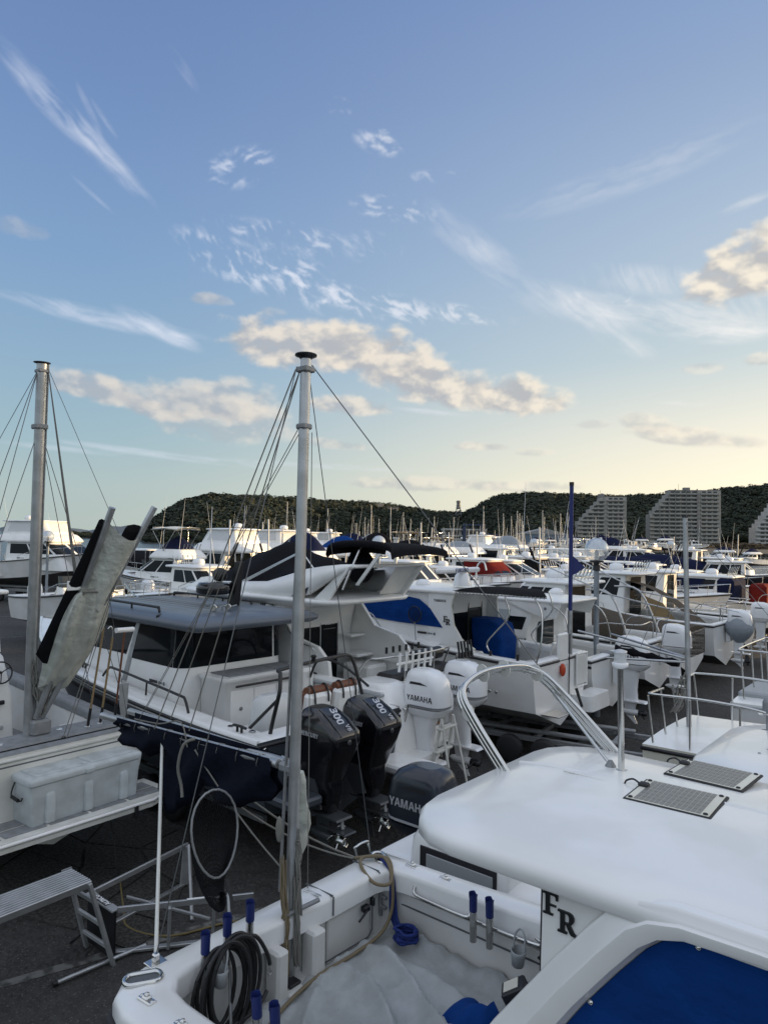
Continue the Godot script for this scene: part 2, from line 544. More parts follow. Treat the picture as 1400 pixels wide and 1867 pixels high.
					if f[5] == 1:
						var nn := nf.get_noise_2d(fx * 0.13 + az0, (fy + wob * 0.6) * 1.5 + el0)
						var soft := n.get_noise_2d(dx * 0.16 + el0, dy * 0.25 + 9.0)
						dens = m * clampf(0.30 + nn * 0.50 + soft * 0.50, 0.0, 1.0) * 1.0
					else:
						var nn := nf.get_noise_2d(fx * 0.50 + az0, (fy + wob) * 1.5 + el0)
						var patch := n.get_noise_2d(dx * 0.22 + el0, dy * 0.3 + 40.0)
						dens = m * smoothstep(0.0, 0.8, nn + patch * 0.85 + 0.06) * 0.95
					col = Vector3(0.66, 0.70, 0.80).lerp(Vector3(1.05, 0.95, 0.76), clampf(sun * 1.3 - 0.25, 0, 1))
				dens *= f[6]
				if dens <= 0.004: continue
				var px := posmod(x, W)
				var o := low.get_pixel(px, y)
				var back := Vector3(o.r, o.g, o.b)
				if f[5] != 0: col = Vector3(maxf(col.x, back.x * 1.15), maxf(col.y, back.y * 1.12), maxf(col.z, back.z * 1.06))
				back = back.lerp(col, minf(dens, 0.97))
				low.set_pixel(px, y, Color(back.x, back.y, back.z))
	var m2 := PanoramaSkyMaterial.new()
	m2.panorama = ImageTexture.create_from_image(low)
	return m2

func _ready() -> void:
	var cam := Camera3D.new()
	cam.name = "camera"
	add_child(cam)
	cam.position = Vector3(0, 4.3, 0)
	cam.rotation = Vector3(deg_to_rad(2.0), 0, deg_to_rad(0.9))
	cam.fov = rad_to_deg(2.0 * atan(933.5 / 1300.0))
	cam.near = 0.1
	cam.far = 9000.0
	cam.current = true
	var we := WorldEnvironment.new()
	we.name = "environment"
	add_child(we)
	var e := Environment.new()
	e.background_mode = Environment.BG_SKY
	e.sky = Sky.new()
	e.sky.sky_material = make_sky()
	e.tonemap_mode = Environment.TONE_MAPPER_LINEAR
	e.tonemap_exposure = 1.15
	e.sdfgi_enabled = true
	e.ssao_enabled = true
	e.ssil_enabled = true
	we.environment = e
	var sun := DirectionalLight3D.new()
	sun.name = "sun"
	add_child(sun)
	var az := deg_to_rad(SUN_AZ)
	var el := deg_to_rad(SUN_EL)
	sun.look_at_from_position(Vector3.ZERO, -Vector3(sin(az) * cos(el), sin(el), -cos(az) * cos(el)), Vector3.UP)
	sun.light_color = Color(1.0, 0.85, 0.62)
	sun.light_energy = 1.6
	sun.light_angular_distance = 0.5
	sun.shadow_enabled = true
	make_materials()
	build_setting()
	build_far_shore()
	build_near()
	build_rows()

func asphalt_texture() -> ImageTexture:
	var im := Image.create_empty(1024, 1024, false, Image.FORMAT_RGB8)
	var rng := RandomNumberGenerator.new()
	rng.seed = 4
	var n := FastNoiseLite.new()
	n.frequency = 0.02
	n.fractal_octaves = 4
	for y in 1024:
		for x in 1024:
			var a := 0.215 + 0.05 * n.get_noise_2d(x, y) + (rng.randf() - 0.5) * 0.07
			im.set_pixel(x, y, Color(a * 1.03, a, a * 0.97))
	for k in 26000:
		var x := rng.randi() % 1023
		var y := rng.randi() % 1023
		var a := 0.28 + 0.38 * rng.randf() * rng.randf()
		var c := Color(a * 1.02, a, a * 0.96)
		im.set_pixel(x, y, c)
		if rng.randf() < 0.55: im.set_pixel(x + 1, y, c)
		if rng.randf() < 0.45: im.set_pixel(x, y + 1, c)
	return ImageTexture.create_from_image(im)

func build_setting() -> void:
	# yard: one sheet with a quay wall; sea beyond
	var asph := mt(1, 1, 1, 0.85)
	asph.albedo_texture = asphalt_texture()
	asph.uv1_triplanar = true
	asph.uv1_world_triplanar = true
	asph.uv1_scale = Vector3.ONE * 0.17
	asph.normal_enabled = true
	asph.normal_texture = noise_tex(0.12, Color.BLACK, Color.WHITE, 31, true, 4.0)
	asph.normal_scale = 0.6
	asph.vertex_color_use_as_albedo = true
	var yard := MB.new()
	var n := FastNoiseLite.new()
	n.frequency = 0.09
	n.fractal_octaves = 4
	n.seed = 8
	var xs := []
	for i in 61: xs.append(lerpf(-30, 30, i / 60.0))
	xs = [-220.0, -90.0, -50.0] + xs + [60.0, 120.0, 300.0]
	var zs := []
	for i in 61: zs.append(lerpf(-50, 10, i / 60.0))
	zs = [-84.0, -66.0] + zs + [60.0, 300.0]
	for i in xs.size() - 1:
		for j in zs.size() - 1:
			for q in [[0, 0], [1, 0], [1, 1], [0, 0], [1, 1], [0, 1]]:
				var x: float = xs[i + q[0]]
				var z: float = zs[j + q[1]]
				var t := clampf(0.85 + 0.9 * n.get_noise_2d(x * 2.5, z * 2.5) + 0.3 * n.get_noise_2d(x * 9.0, z * 9.0), 0.4, 1.4)
				yard.st.set_color(Color(t, t, t * 1.0))
				yard.v(Vector3(x, 0, z))
	struct("yard_ground", yard, asph)
	var sea_mat := mt(0.02, 0.045, 0.07, 0.22)
	sea_mat.metallic_specular = 0.5
	skin(sea_mat, null, noise_tex(0.035, Color.BLACK, Color.WHITE, 14, true, 9.0), 0.16, 1.6)
	var sea := MB.new()
	sea.flat(Vector3(-6000, -2, 400), Vector3(6000, -2, 400), Vector3(6000, -2, -8000), Vector3(-6000, -2, -8000))
	struct("sea", sea, sea_mat)
	var quay_mat := skin(mt(0.16, 0.155, 0.14, 0.9), noise_tex(0.02, Color(0.5, 0.5, 0.48), Color(1, 1, 1), 6), null, 0.2)
	var qw := MB.new()
	qw.box(Vector3(40, -2.1, -84.3), Vector3(520, 4.3, 0.6), 0.05)
	struct("quay_wall", qw, quay_mat)
	var wl := MB.new()
	wl.box(Vector3(-220.3, -2.1, 108), Vector3(0.6, 4.3, 384), 0.05)
	struct("quay_wall_seaward", wl, quay_mat)
	# worn painted bay lines
	var paint := skin(mt(0.14, 0.138, 0.13, 0.9), noise_tex(0.02, Color(0.55, 0.55, 0.55), Color(1, 1, 1), 71, false, 0, 512, 0.3, 0.6), null, 0.5)
	var lines := [[Vector2(-0.3, -9.0), Vector2(-4.5, -6.3), 0.12], [Vector2(-3.6, -6.2), Vector2(-2.3, -4.9), 0.30], [Vector2(-5.6, -9.3), Vector2(-3.2, -5.9), 0.28], [Vector2(-0.4, -9.4), Vector2(0.9, -10.9), 0.12],
		[Vector2(-1.6, -7.6), Vector2(0.6, -9.3), 0.12], [Vector2(-24, -32), Vector2(-14, -40), 0.15], [Vector2(-19, -26), Vector2(-10, -33), 0.15], [Vector2(2.2, -12.4), Vector2(4.6, -15.2), 0.12]]
	for l in lines:
		var s := MB.new()
		var d: Vector2 = (l[1] - l[0]).normalized()
		var p = Vector2(-d.y, d.x) * l[2] * 0.5
		var a: Vector2 = l[0]
		var b: Vector2 = l[1]
		s.flat(Vector3(a.x + p.x, 0.004, a.y + p.y), Vector3(b.x + p.x, 0.004, b.y + p.y), Vector3(b.x - p.x, 0.004, b.y - p.y), Vector3(a.x - p.x, 0.004, a.y - p.y))
		struct("painted_line", s, paint)
	# the boathouse on the right, outside the picture: its shade lies over the near rows
	var bh := thing("boathouse", "long grey clubhouse on the right whose shade covers the near rows", "building", Vector3(46, 0, 2), 0)
	var w := MB.new()
	w.box(Vector3(0, 5.25, 0), Vector3(16, 10.5, 66), 0.05)
	put("wall", w, skin(mt(0.35, 0.35, 0.34, 0.8), null, null, 1.0), bh)
	var rf := MB.new()
	rf.prism(PackedVector2Array([Vector2(-8.6, 10.503), Vector2(8.6, 10.503), Vector2(8.6, 10.8), Vector2(0, 11.8), Vector2(-8.6, 10.8)]), 67.0)
	put("roof", rf, M.galv, bh)


# ---------- shapes shared by the boats (local axes: x to the bow, y up, z to starboard) ----------
func rrect(x0: float, x1: float, w: float, rf: float, ra: float, y: float, zc := 0.0, k := 4) -> PackedVector3Array:
	var r := PackedVector3Array()
	var rfx := minf(rf, (x1 - x0) * 0.49)
	var rax := minf(ra, (x1 - x0) * 0.49)
	var rfz := minf(rf, w * 0.98)
	var raz := minf(ra, w * 0.98)
	for c in 4:
		var rx := rfx if c == 0 or c == 3 else rax
		var rz := rfz if c == 0 or c == 3 else raz
		var cx := x1 - rx if c == 0 or c == 3 else x0 + rx
		var cz := (w - rz) * (1 if c < 2 else -1)
		for i in k + 1:
			var a := PI / 2 * (c + float(i) / k)
			r.append(Vector3(cx + cos(a) * rx, y, zc + cz + sin(a) * rz))
	return r

func lev_ring(levels: Array, v: float) -> PackedVector3Array:
	var i := clampi(int(floor(v)), 0, levels.size() - 2)
	var t := v - i
	var a: Array = levels[i]
	var b: Array = levels[i + 1]
	var ra := rrect(a[1], a[2], a[3], a[4], a[5], a[0])
	var rb := rrect(b[1], b[2], b[3], b[4], b[5], b[0])
	for j in ra.size(): ra[j] = ra[j].lerp(rb[j], t)
	return ra

func ring_at(ring: PackedVector3Array, u: float) -> Vector3:
	var n := ring.size()
	var i := int(floor(u))
	return ring[posmod(i, n)].lerp(ring[posmod(i + 1, n)], u - i)

# levels: [y, x aft, x fore, half width, fore corner radius, aft corner radius]
func cabin_mesh(levels: Array, cap := true, hard := []) -> MB:
	var mb := MB.new()
	var rings := []
	for l in levels: rings.append(rrect(l[1], l[2], l[3], l[4], l[5], l[0]))
	return mb.loft(rings, true, cap, cap, hard)

# a pane lying 6 mm proud of the cabin side; u runs round the ring (0-4 fore starboard corner, 4-5 starboard side, 5-9 aft starboard, 9-10 aft, 10-14 aft port, 14-15 port side, 15-19 fore port, 19-20 front)
func pane_mesh(levels: Array, u0: float, u1: float, v0: float, v1: float, off := 0.006, skew0 := 0.0, skew1 := 0.0) -> MB:
	var mb := MB.new()
	var rows := []
	var us := [u0]
	var k := ceilf(u0 + 0.001)
	while k < u1 - 0.001:
		us.append(k)
		k += 1.0
	us.append(u1)
	var mid := Vector3((levels[0][1] + levels[0][2]) / 2, 0, 0)
	for e in 2:
		var v := v0 if e == 0 else v1
		var ring := lev_ring(levels, v)
		var row := PackedVector3Array()
		for j in us.size():
			var u: float = us[j]
			if j == 0: u += skew0 * e
			if j == us.size() - 1: u += skew1 * e
			var p := ring_at(ring, u)
			var t := (ring_at(ring, u + 0.05) - ring_at(ring, u - 0.05)).normalized()
			var nrm := Vector3(t.z, 0, -t.x)
			if nrm.dot(Vector3(p.x, 0, p.z) - mid) < 0: nrm = -nrm
			row.append(p + nrm * off)
		rows.append(row)
	return mb.grid(rows)

func roof_mesh(x0: float, x1: float, w: float, rf: float, ra: float, y: float, th: float, camber: float) -> MB:
	var mb := MB.new()
	var rings := []
	for s in [[0.05, 0.0], [0.0, th * 0.22], [0.003, th * 0.74], [0.03, th], [0.25, th + camber * 0.45], [0.55, th + camber * 0.85], [0.9, th + camber]]:
		var d: float = s[0] * w
		rings.append(rrect(x0 + d, x1 - d, w - d, maxf(rf - d * 0.6, 0.02), maxf(ra - d * 0.6, 0.02), y + s[1]))
	return mb.loft(rings)

class Hull:
	var L := 7.5
	var B := 2.5
	var yk := 0.5
	var ya := 1.75
	var yf := 2.2
	var full := 2.6
	var aft := 0.93
	func sheer_y(t: float) -> float:
		return lerpf(ya, yf, pow(t, 1.5))
	func half(t: float) -> float:
		var a := B / 2 * (aft + (1 - aft) * sin(minf(t / 0.4, 1.0) * PI / 2))
		return maxf(a * (1.0 - pow(maxf(0.0, (t - 0.38) / 0.62), full)), 0.03)
	func sheer(t: float, s: float) -> Vector3:
		return Vector3(L * t, sheer_y(t), half(t) * s)
	func ring(t: float) -> PackedVector3Array:
		var ys := sheer_y(t)
		var hb := half(t)
		var hc := hb * (0.88 - 0.30 * t * t)
		var yc := lerpf(yk + (ya - yk) * 0.30, yf - 0.55, pow(t, 2.6))
		var yy := yk + (yf - yk) * 0.72 * pow(maxf(0.0, (t - 0.55) / 0.45), 2.3)
		yy = minf(yy, yc - 0.02)
		var xs := L * t
		var xc := xs - L * 0.045 * t * t * t
		var xk := xs - L * 0.13 * t * t * t
		var zm := lerpf(hc, hb, 0.62 - 0.25 * t)
		var ym := lerpf(yc, ys, 0.5)
		var xm := lerpf(xc, xs, 0.5)
		return PackedVector3Array([Vector3(xs, ys, -hb), Vector3(xm, ym, -zm), Vector3(xc, yc, -hc), Vector3(xk, yy, 0), Vector3(xc, yc, hc), Vector3(xm, ym, zm), Vector3(xs, ys, hb)])

func stations(n: int) -> Array:
	var r := []
	for i in n + 1:
		var t := float(i) / n
		r.append(t * (1.35 - 0.35 * t))
	return r

func add_hull(root: Node3D, h: Hull, side: Material, bottom: Material, rail: Material, n := 12, stripe: Material = null) -> void:
	var hs := MB.new()
	var hb := MB.new()
	var port := []
	var star := []
	var low := []
	for t in stations(n):
		var r: PackedVector3Array = h.ring(t)
		port.append(r.slice(0, 3))
		star.append(r.slice(4, 7))
		low.append(r.slice(2, 5))
	hs.grid(port)
	hs.grid(star)
	var r0 := h.ring(0.0)
	hs.g += 1
	hs.quad(r0[0], r0[6], r0[4], r0[2])
	hs.tri(r0[0], r0[2], r0[1])
	hs.tri(r0[6], r0[5], r0[4])
	hs.g += 1
	hs.tri(r0[2], r0[4], r0[3])
	put("hull", hs, side, root)
	hb.loft(low, false, false, false, [1])
	put("hull_bottom", hb, bottom, root)
	var path := PackedVector3Array()
	for i in range(n, -1, -1): path.append(h.sheer(stations(n)[i], -1) + Vector3(0, -0.05, -0.008))
	for i in n + 1: path.append(h.sheer(stations(n)[i], 1) + Vector3(0, -0.05, 0.008))
	put("rub_rail", MB.new().tube(path, 0.028, 5), rail, root)
	if stripe:
		var sp := MB.new()
		for s in [-1.0, 1.0]:
			var rows := [PackedVector3Array(), PackedVector3Array()]
			for t in stations(n):
				var r: PackedVector3Array = h.ring(t)
				var a: Vector3 = r[0] if s < 0 else r[6]
				var b: Vector3 = r[1] if s < 0 else r[5]
				rows[0].append(a.lerp(b, 0.32) + Vector3(0, 0, 0.006 * s))
				rows[1].append(a.lerp(b, 0.46) + Vector3(0, 0, 0.006 * s))
			sp.grid(rows)
		put("stripe", sp, stripe, root)

# closed deck from t0 to the bow
func add_deck(root: Node3D, h: Hull, t0: float, m: Material, camber := 0.06, n := 7, called := "foredeck") -> void:
	var rows := []
	for i in n + 1:
		var t := lerpf(t0, 1.0, float(i) / n)
		var row := PackedVector3Array()
		var hb := h.half(t)
		for j in 7:
			var f := lerpf(-1, 1, j / 6.0)
			row.append(Vector3(h.L * t, h.sheer_y(t) + camber * (1 - f * f) * minf(1.0, hb / 0.5), hb * f))
		rows.append(row)
	put(called, MB.new().grid(rows), m, root)

# open well: side decks, lining and sole from the transom to t1
func add_well(root: Node3D, h: Hull, t1: float, sole: float, m: Material, inner: Material, sole_m: Material, wd := 0.18, bulk := true) -> void:
	var outer := PackedVector3Array()
	var inn := PackedVector3Array()
	var n := 5
	for i in range(n, -1, -1):
		var t := t1 * i / n
		outer.append(h.sheer(t, -1))
		inn.append(Vector3(maxf(h.L * t, wd), h.sheer_y(t), -(h.half(t) - wd)))
	for i in n + 1:
		var t := t1 * i / n
		outer.append(h.sheer(t, 1))
		inn.append(Vector3(maxf(h.L * t, wd), h.sheer_y(t), h.half(t) - wd))
	var rows := []
	for i in outer.size():
		var o := outer[i]
		var p := inn[i]
		var d := (p - o)
		rows.append(PackedVector3Array([o, o + d * 0.08 + Vector3(0, 0.02, 0), o + d * 0.3 + Vector3(0, 0.03, 0), o + d * 0.8 + Vector3(0, 0.03, 0), o + d * 0.96 + Vector3(0, 0.02, 0), p + Vector3(0, -0.02, 0), p + Vector3(0, -0.10, 0)]))
	put("gunwale", MB.new().grid(rows), m, root)
	var lin := MB.new()
	rows = []
	for i in inn.size():
		var p := inn[i]
		rows.append(PackedVector3Array([p + Vector3(0, -0.09, 0), Vector3(p.x, sole, p.z)]))
	lin.loft(rows, false, false, false, [])
	if bulk:
		var a := inn[0]
		var b := inn[inn.size() - 1]
		lin.flat(a, b, Vector3(b.x, sole, b.z), Vector3(a.x, sole, a.z))
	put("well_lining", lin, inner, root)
	var so := MB.new()
	for i in n:
		var k := inn.size() - 1 - i
		so.flat(Vector3(inn[i].x, sole, inn[i].z), Vector3(inn[i + 1].x, sole, inn[i + 1].z), Vector3(inn[k - 1].x, sole, inn[k - 1].z), Vector3(inn[k].x, sole, inn[k].z))
	put("sole", so, sole_m, root)

func add_bow_rail(root: Node3D, h: Hull, t0: float, hgt: float, posts := 5, r := 0.014, inset := 0.06) -> void:
	var mb := MB.new()
	var top := PackedVector3Array()
	for s in [-1.0, 1.0]:
		var pts := PackedVector3Array()
		for i in posts + 1:
			var t := lerpf(t0, 0.985, float(i) / posts)
			var b := h.sheer(t, 1)
			b.z = maxf(b.z - inset, 0.08) * s
			var q := b + Vector3(0.05, hgt * (0.55 if i == 0 else 1.0), 0)
			mb.bar(b, q, r * 0.85, 5)
			pts.append(q)
		if s < 0: top = pts
		else:
			pts.reverse()
			top.append_array(pts)
	mb.tube(top, r, 5)
	put("bow_rail", mb, M.steel, root)

func outboard(root: Node3D, at: Vector3, cowl_m: Material, leg_m: Material, mark: String, mark_m: Material, s := 1.0, mark_h := 0.075, stripe_m: Material = null, starboard := false) -> Node3D:
	var o := group_part("outboard_motor", root)
	o.position = at
	o.scale = Vector3.ONE * s
	# cowling; the motor's own aft is -x, its clamp is at x = 0
	var lv := [[0.00, -0.60, -0.06, 0.155, 0.10, 0.13], [0.06, -0.68, -0.02, 0.205, 0.12, 0.17], [0.12, -0.71, 0.0, 0.225, 0.12, 0.18], [0.14, -0.70, -0.005, 0.222, 0.12, 0.18], [0.36, -0.70, 0.0, 0.222, 0.12, 0.17], [0.52, -0.67, 0.0, 0.212, 0.13, 0.17], [0.61, -0.60, -0.02, 0.195, 0.14, 0.16], [0.665, -0.50, -0.06, 0.160, 0.13, 0.14], [0.69, -0.40, -0.14, 0.10, 0.09, 0.09]]
	var base := lv.slice(0, 3)
	var top := lv.slice(3)
	put("cowling", cabin_mesh(top), cowl_m, o)
	put("lower_cowling", cabin_mesh(base), cowl_m, o)
	if stripe_m:
		put("cowl_stripe", pane_mesh(top, 4.0, 15.0, 0.02, 0.14, 0.003), stripe_m, o)
	# dark air inlet in a slit near the top
	put("air_inlet", pane_mesh(top, 14.05, 14.95, 1.72, 1.95, 0.003, 0.35, -0.05), M.black, o)
	put("air_inlet", pane_mesh(top, 4.05, 4.95, 1.72, 1.95, 0.003, 0.05, -0.35), M.black, o)
	if mark != "":
		if starboard: word(o, "lettering", mark, mark_h, Transform3D(Basis(), Vector3(-0.36, 0.33, 0.2225)), mark_m)
		else: word(o, "lettering", mark, mark_h, Transform3D(Basis(Vector3(-1, 0, 0), Vector3(0, 1, 0), Vector3(0, 0, -1)), Vector3(-0.34, 0.275, -0.2225)), mark_m)
	var mid := MB.new()
	var rings := []
	for q in [[0.03, -0.52, -0.10, 0.13], [-0.15, -0.46, -0.12, 0.11], [-0.42, -0.44, -0.16, 0.085], [-0.66, -0.46, -0.15, 0.07]]:
		rings.append(rrect(q[1], q[2], q[3], 0.07, 0.08, q[0]))
	mid.loft(rings)
	put("leg_housing", mid, leg_m, o)
	var low := MB.new()
	low.prism(PackedVector2Array([Vector2(-0.62, -0.655), Vector2(-0.10, -0.645), Vector2(-0.05, -0.66), Vector2(-0.10, -0.675), Vector2(-0.66, -0.68)]), 0.24)
	rings = []
	for q in [[-0.66, -0.44, -0.15, 0.06], [-0.84, -0.40, -0.17, 0.042], [-0.90, -0.38, -0.18, 0.03]]:
		rings.append(rrect(q[1], q[2], q[3], 0.05, 0.06, q[0]))
	low.loft(rings)
	low.lathe(Vector3(-0.05, -0.90, 0), Vector3(-1, 0, 0), [[0.005, 0], [0.04, 0.05], [0.068, 0.14], [0.07, 0.30], [0.055, 0.42]], 10)
	low.prism(PackedVector2Array([Vector2(-0.16, -0.94), Vector2(-0.36, -0.94), Vector2(-0.44, -1.13), Vector2(-0.40, -1.14), Vector2(-0.24, -1.0)]), 0.022)
	put("gearcase", low, leg_m, o)
	var pr := MB.new()
	pr.lathe(Vector3(-0.47, -0.90, 0), Vector3(-1, 0, 0), [[0.055, 0], [0.055, 0.14], [0.035, 0.17]], 10)
	for k in 3:
		var a := TAU * k / 3.0 + 0.4
		var b := Basis(Vector3.RIGHT, a) * Basis(Vector3.UP, 0.9)
		pr.prism(PackedVector2Array([Vector2(-0.05, 0.04), Vector2(0.05, 0.04), Vector2(0.085, 0.12), Vector2(0.06, 0.185), Vector2(-0.01, 0.195), Vector2(-0.075, 0.13)]), 0.008, Transform3D(b, Vector3(-0.54, -0.90, 0)))
	put("propeller", pr, M.darkmetal if cowl_m != M.engine_white else M.darkmetal, o)
	var br := MB.new()
	br.box(Vector3(-0.02, -0.16, 0.09), Vector3(0.14, 0.36, 0.035), 0.01)
	br.box(Vector3(-0.02, -0.16, -0.09), Vector3(0.14, 0.36, 0.035), 0.01)
	br.bar(Vector3(-0.08, -0.02, -0.12), Vector3(-0.08, -0.02, 0.12), 0.03)
	put("clamp_bracket", br, leg_m, o)
	return o

func cleat(root: Node3D, at: Vector3, deg := 0.0, s := 1.0, m: Material = null, up := Basis()) -> void:
	var mb := MB.new()
	var b := up * Basis(Vector3.UP, deg_to_rad(deg))
	mb.tube(PackedVector3Array([at + b * Vector3(-0.09, 0.045, 0) * s, at + b * Vector3(0, 0.05, 0) * s, at + b * Vector3(0.09, 0.045, 0) * s]), 0.012 * s, 6)
	for x in [-0.03, 0.03]:
		mb.bar(at + b * Vector3(x, 0, 0) * s, at + b * Vector3(x, 0.05, 0) * s, 0.012 * s, 6)
	put("cleat", mb, M.steel if m == null else m, root)

# trailer under a boat
func make_trailer(L: float, w: float, y: float) -> Node3D:
	var t := thing("boat_trailer", "", "trailer")
	var fr := MB.new()
	for s in [-1, 1]:
		fr.box(Vector3(L * 0.45, 0.42, s * w * 0.3), Vector3(L * 0.95, 0.10, 0.08), 0.01)
	for x in [0.1, 0.35, 0.6, 0.85]:
		fr.box(Vector3(L * x, 0.42, 0), Vector3(0.08, 0.085, w * 0.6), 0.01)
	put("frame", fr, M.galv, t)
	for s in [-1, 1]:
		var bu := MB.new()
		bu.box(Vector3(L * 0.4, y + 0.02, s * w * 0.24), Vector3(L * 0.7, 0.07, 0.12), 0.02)
		for x in [0.12, 0.6]:
			bu.box(Vector3(L * x, (0.46 + y) / 2, s * w * 0.24), Vector3(0.07, y - 0.46 + 0.06, 0.07), 0.01)
		put("bunk", bu, M.galv, t)
		for x in [0.3, 0.42]:
			var wh := MB.new()
			wh.lathe(Vector3(L * x, 0.26, s * (w * 0.42) - 0.09), Vector3(0, 0, 1), [[0.02, 0], [0.22, 0.0], [0.26, 0.03], [0.26, 0.15], [0.22, 0.18], [0.02, 0.18]], 14)
			put("wheel", wh, M.rubber, t)
	return t

func radar_dome(root: Node3D, at: Vector3, r := 0.3) -> void:
	put("radar_dome", MB.new().lathe(at, Vector3.UP, [[r * 0.85, 0], [r, 0.04], [r, 0.13], [r * 0.85, 0.21], [r * 0.4, 0.25], [0.01, 0.255]], 14), M.engine_white, root)

func antenna(root: Node3D, at: Vector3, to: Vector3, r := 0.012) -> void:
	put("antenna", MB.new().bar(at, at + to, r, 5, r * 0.35), M.pen_white, root)

func reg_plate(root: Node3D, at: Vector3, b: Basis, w := 0.32) -> void:
	# registration mark: a small dark plate, a number beside it and a round badge
	var t := Transform3D(b, at)
	var mb := MB.new()
	mb.box(t.origin, Vector3(w * 0.55, 0.045, 0.004), 0, b)
	put("number_plate", mb, M.ink, root)
	var d := MB.new()
	for i in 4:
		d.box(t * Vector3(w * (0.36 + 0.07 * i), 0, 0), Vector3(w * 0.05, 0.03, 0.004), 0, b)
	d.lathe(t * Vector3(w * 0.72, 0, 0), b.z, [[0.001, 0.003], [0.03, 0.003], [0.03, -0.002]], 10)
	put("inspection_badge", d, M.print_grey, root)

# bow that carries a bimini: hoops and a cloth top
func bimini(root: Node3D, x0: float, x1: float, w: float, ybase: float, ytop: float, m: Material, th := 0.05) -> void:
	var fr := MB.new()
	var xm := (x0 + x1) / 2
	for x in [x0, xm, x1]:
		var path := PackedVector3Array([Vector3(xm, ybase, -w), Vector3(lerpf(xm, x, 0.8), lerpf(ybase, ytop, 0.8), -w), Vector3(x, ytop - 0.04, -w * 0.85), Vector3(x, ytop - 0.01, 0), Vector3(x, ytop - 0.04, w * 0.85), Vector3(lerpf(xm, x, 0.8), lerpf(ybase, ytop, 0.8), w), Vector3(xm, ybase, w)])
		fr.tube(path, 0.014, 5)
	put("bimini_frame", fr, M.steel, root)
	var rows := []
	for i in 9:
		var u := i / 8.0
		var row := PackedVector3Array()
		var dip := 0.07 * pow(absf(u * 2 - 1), 2.0) + 0.02 * absf(sin(u * TAU))
		for j in 9:
			var f := j / 4.0 - 1
			row.append(Vector3(lerpf(x0, x1, u), ytop + 0.03 - dip - 0.10 * pow(absf(f), 3.0), f * w))
		rows.append(row)
	for i in range(8, -1, -1):
		var row2 := PackedVector3Array()
		for p in rows[i]: row2.append(p - Vector3(0, th, 0))
		rows.append(row2)
	put("bimini_cloth", MB.new().grid(rows), m, root)

# canvas dropped over a ridge: outline of a boat's top, high along the middle
func canvas_cover(root: Node3D, h: Hull, t0: float, t1: float, rise: Array, m: Material, drop := 0.35, called := "canvas_cover") -> void:
	var rows := []
	var n := rise.size() - 1
	var sub := 3
	for i in n * sub + 1:
		var f := float(i) / (n * sub)
		var k := mini(int(f * n), n - 1)
		var y := lerpf(rise[k], rise[k + 1], f * n - k)
		var t := lerpf(t0, t1, f)
		var hb := h.half(t) + 0.03
		var row := PackedVector3Array()
		for q in [[-1.0, -drop], [-1.02, -drop * 0.4], [-1.0, 0.03], [-0.62, 0.5 * y], [-0.3, 0.86 * y], [0.0, y], [0.3, 0.86 * y], [0.62, 0.5 * y], [1.0, 0.03], [1.02, -drop * 0.4], [1.0, -drop]]:
			row.append(Vector3(h.L * t, h.sheer_y(t) + 0.03 + q[1] + 0.015 * sin(i * 2.3 + q[0] * 5), hb * q[0]))
		rows.append(row)
	var mb := MB.new().grid(rows)
	var e: PackedVector3Array = rows[0]
	mb.fan(e)
	put(called, mb, m, root)

# ---------- whole boats of the middle rows ----------
func boat_hull(root: Node3D, o: Dictionary) -> Hull:
	var h := Hull.new()
	h.L = o.get("L", 7.5)
	h.B = o.get("B", 2.6)
	h.yk = o.get("yk", 0.5)
	h.ya = o.get("ya", 1.75)
	h.yf = o.get("yf", 2.25)
	add_hull(root, h, o.get("side", M.white), o.get("bottom", M.bottom), o.get("rail", M.black), o.get("n", 10), o.get("stripe", null))
	return h

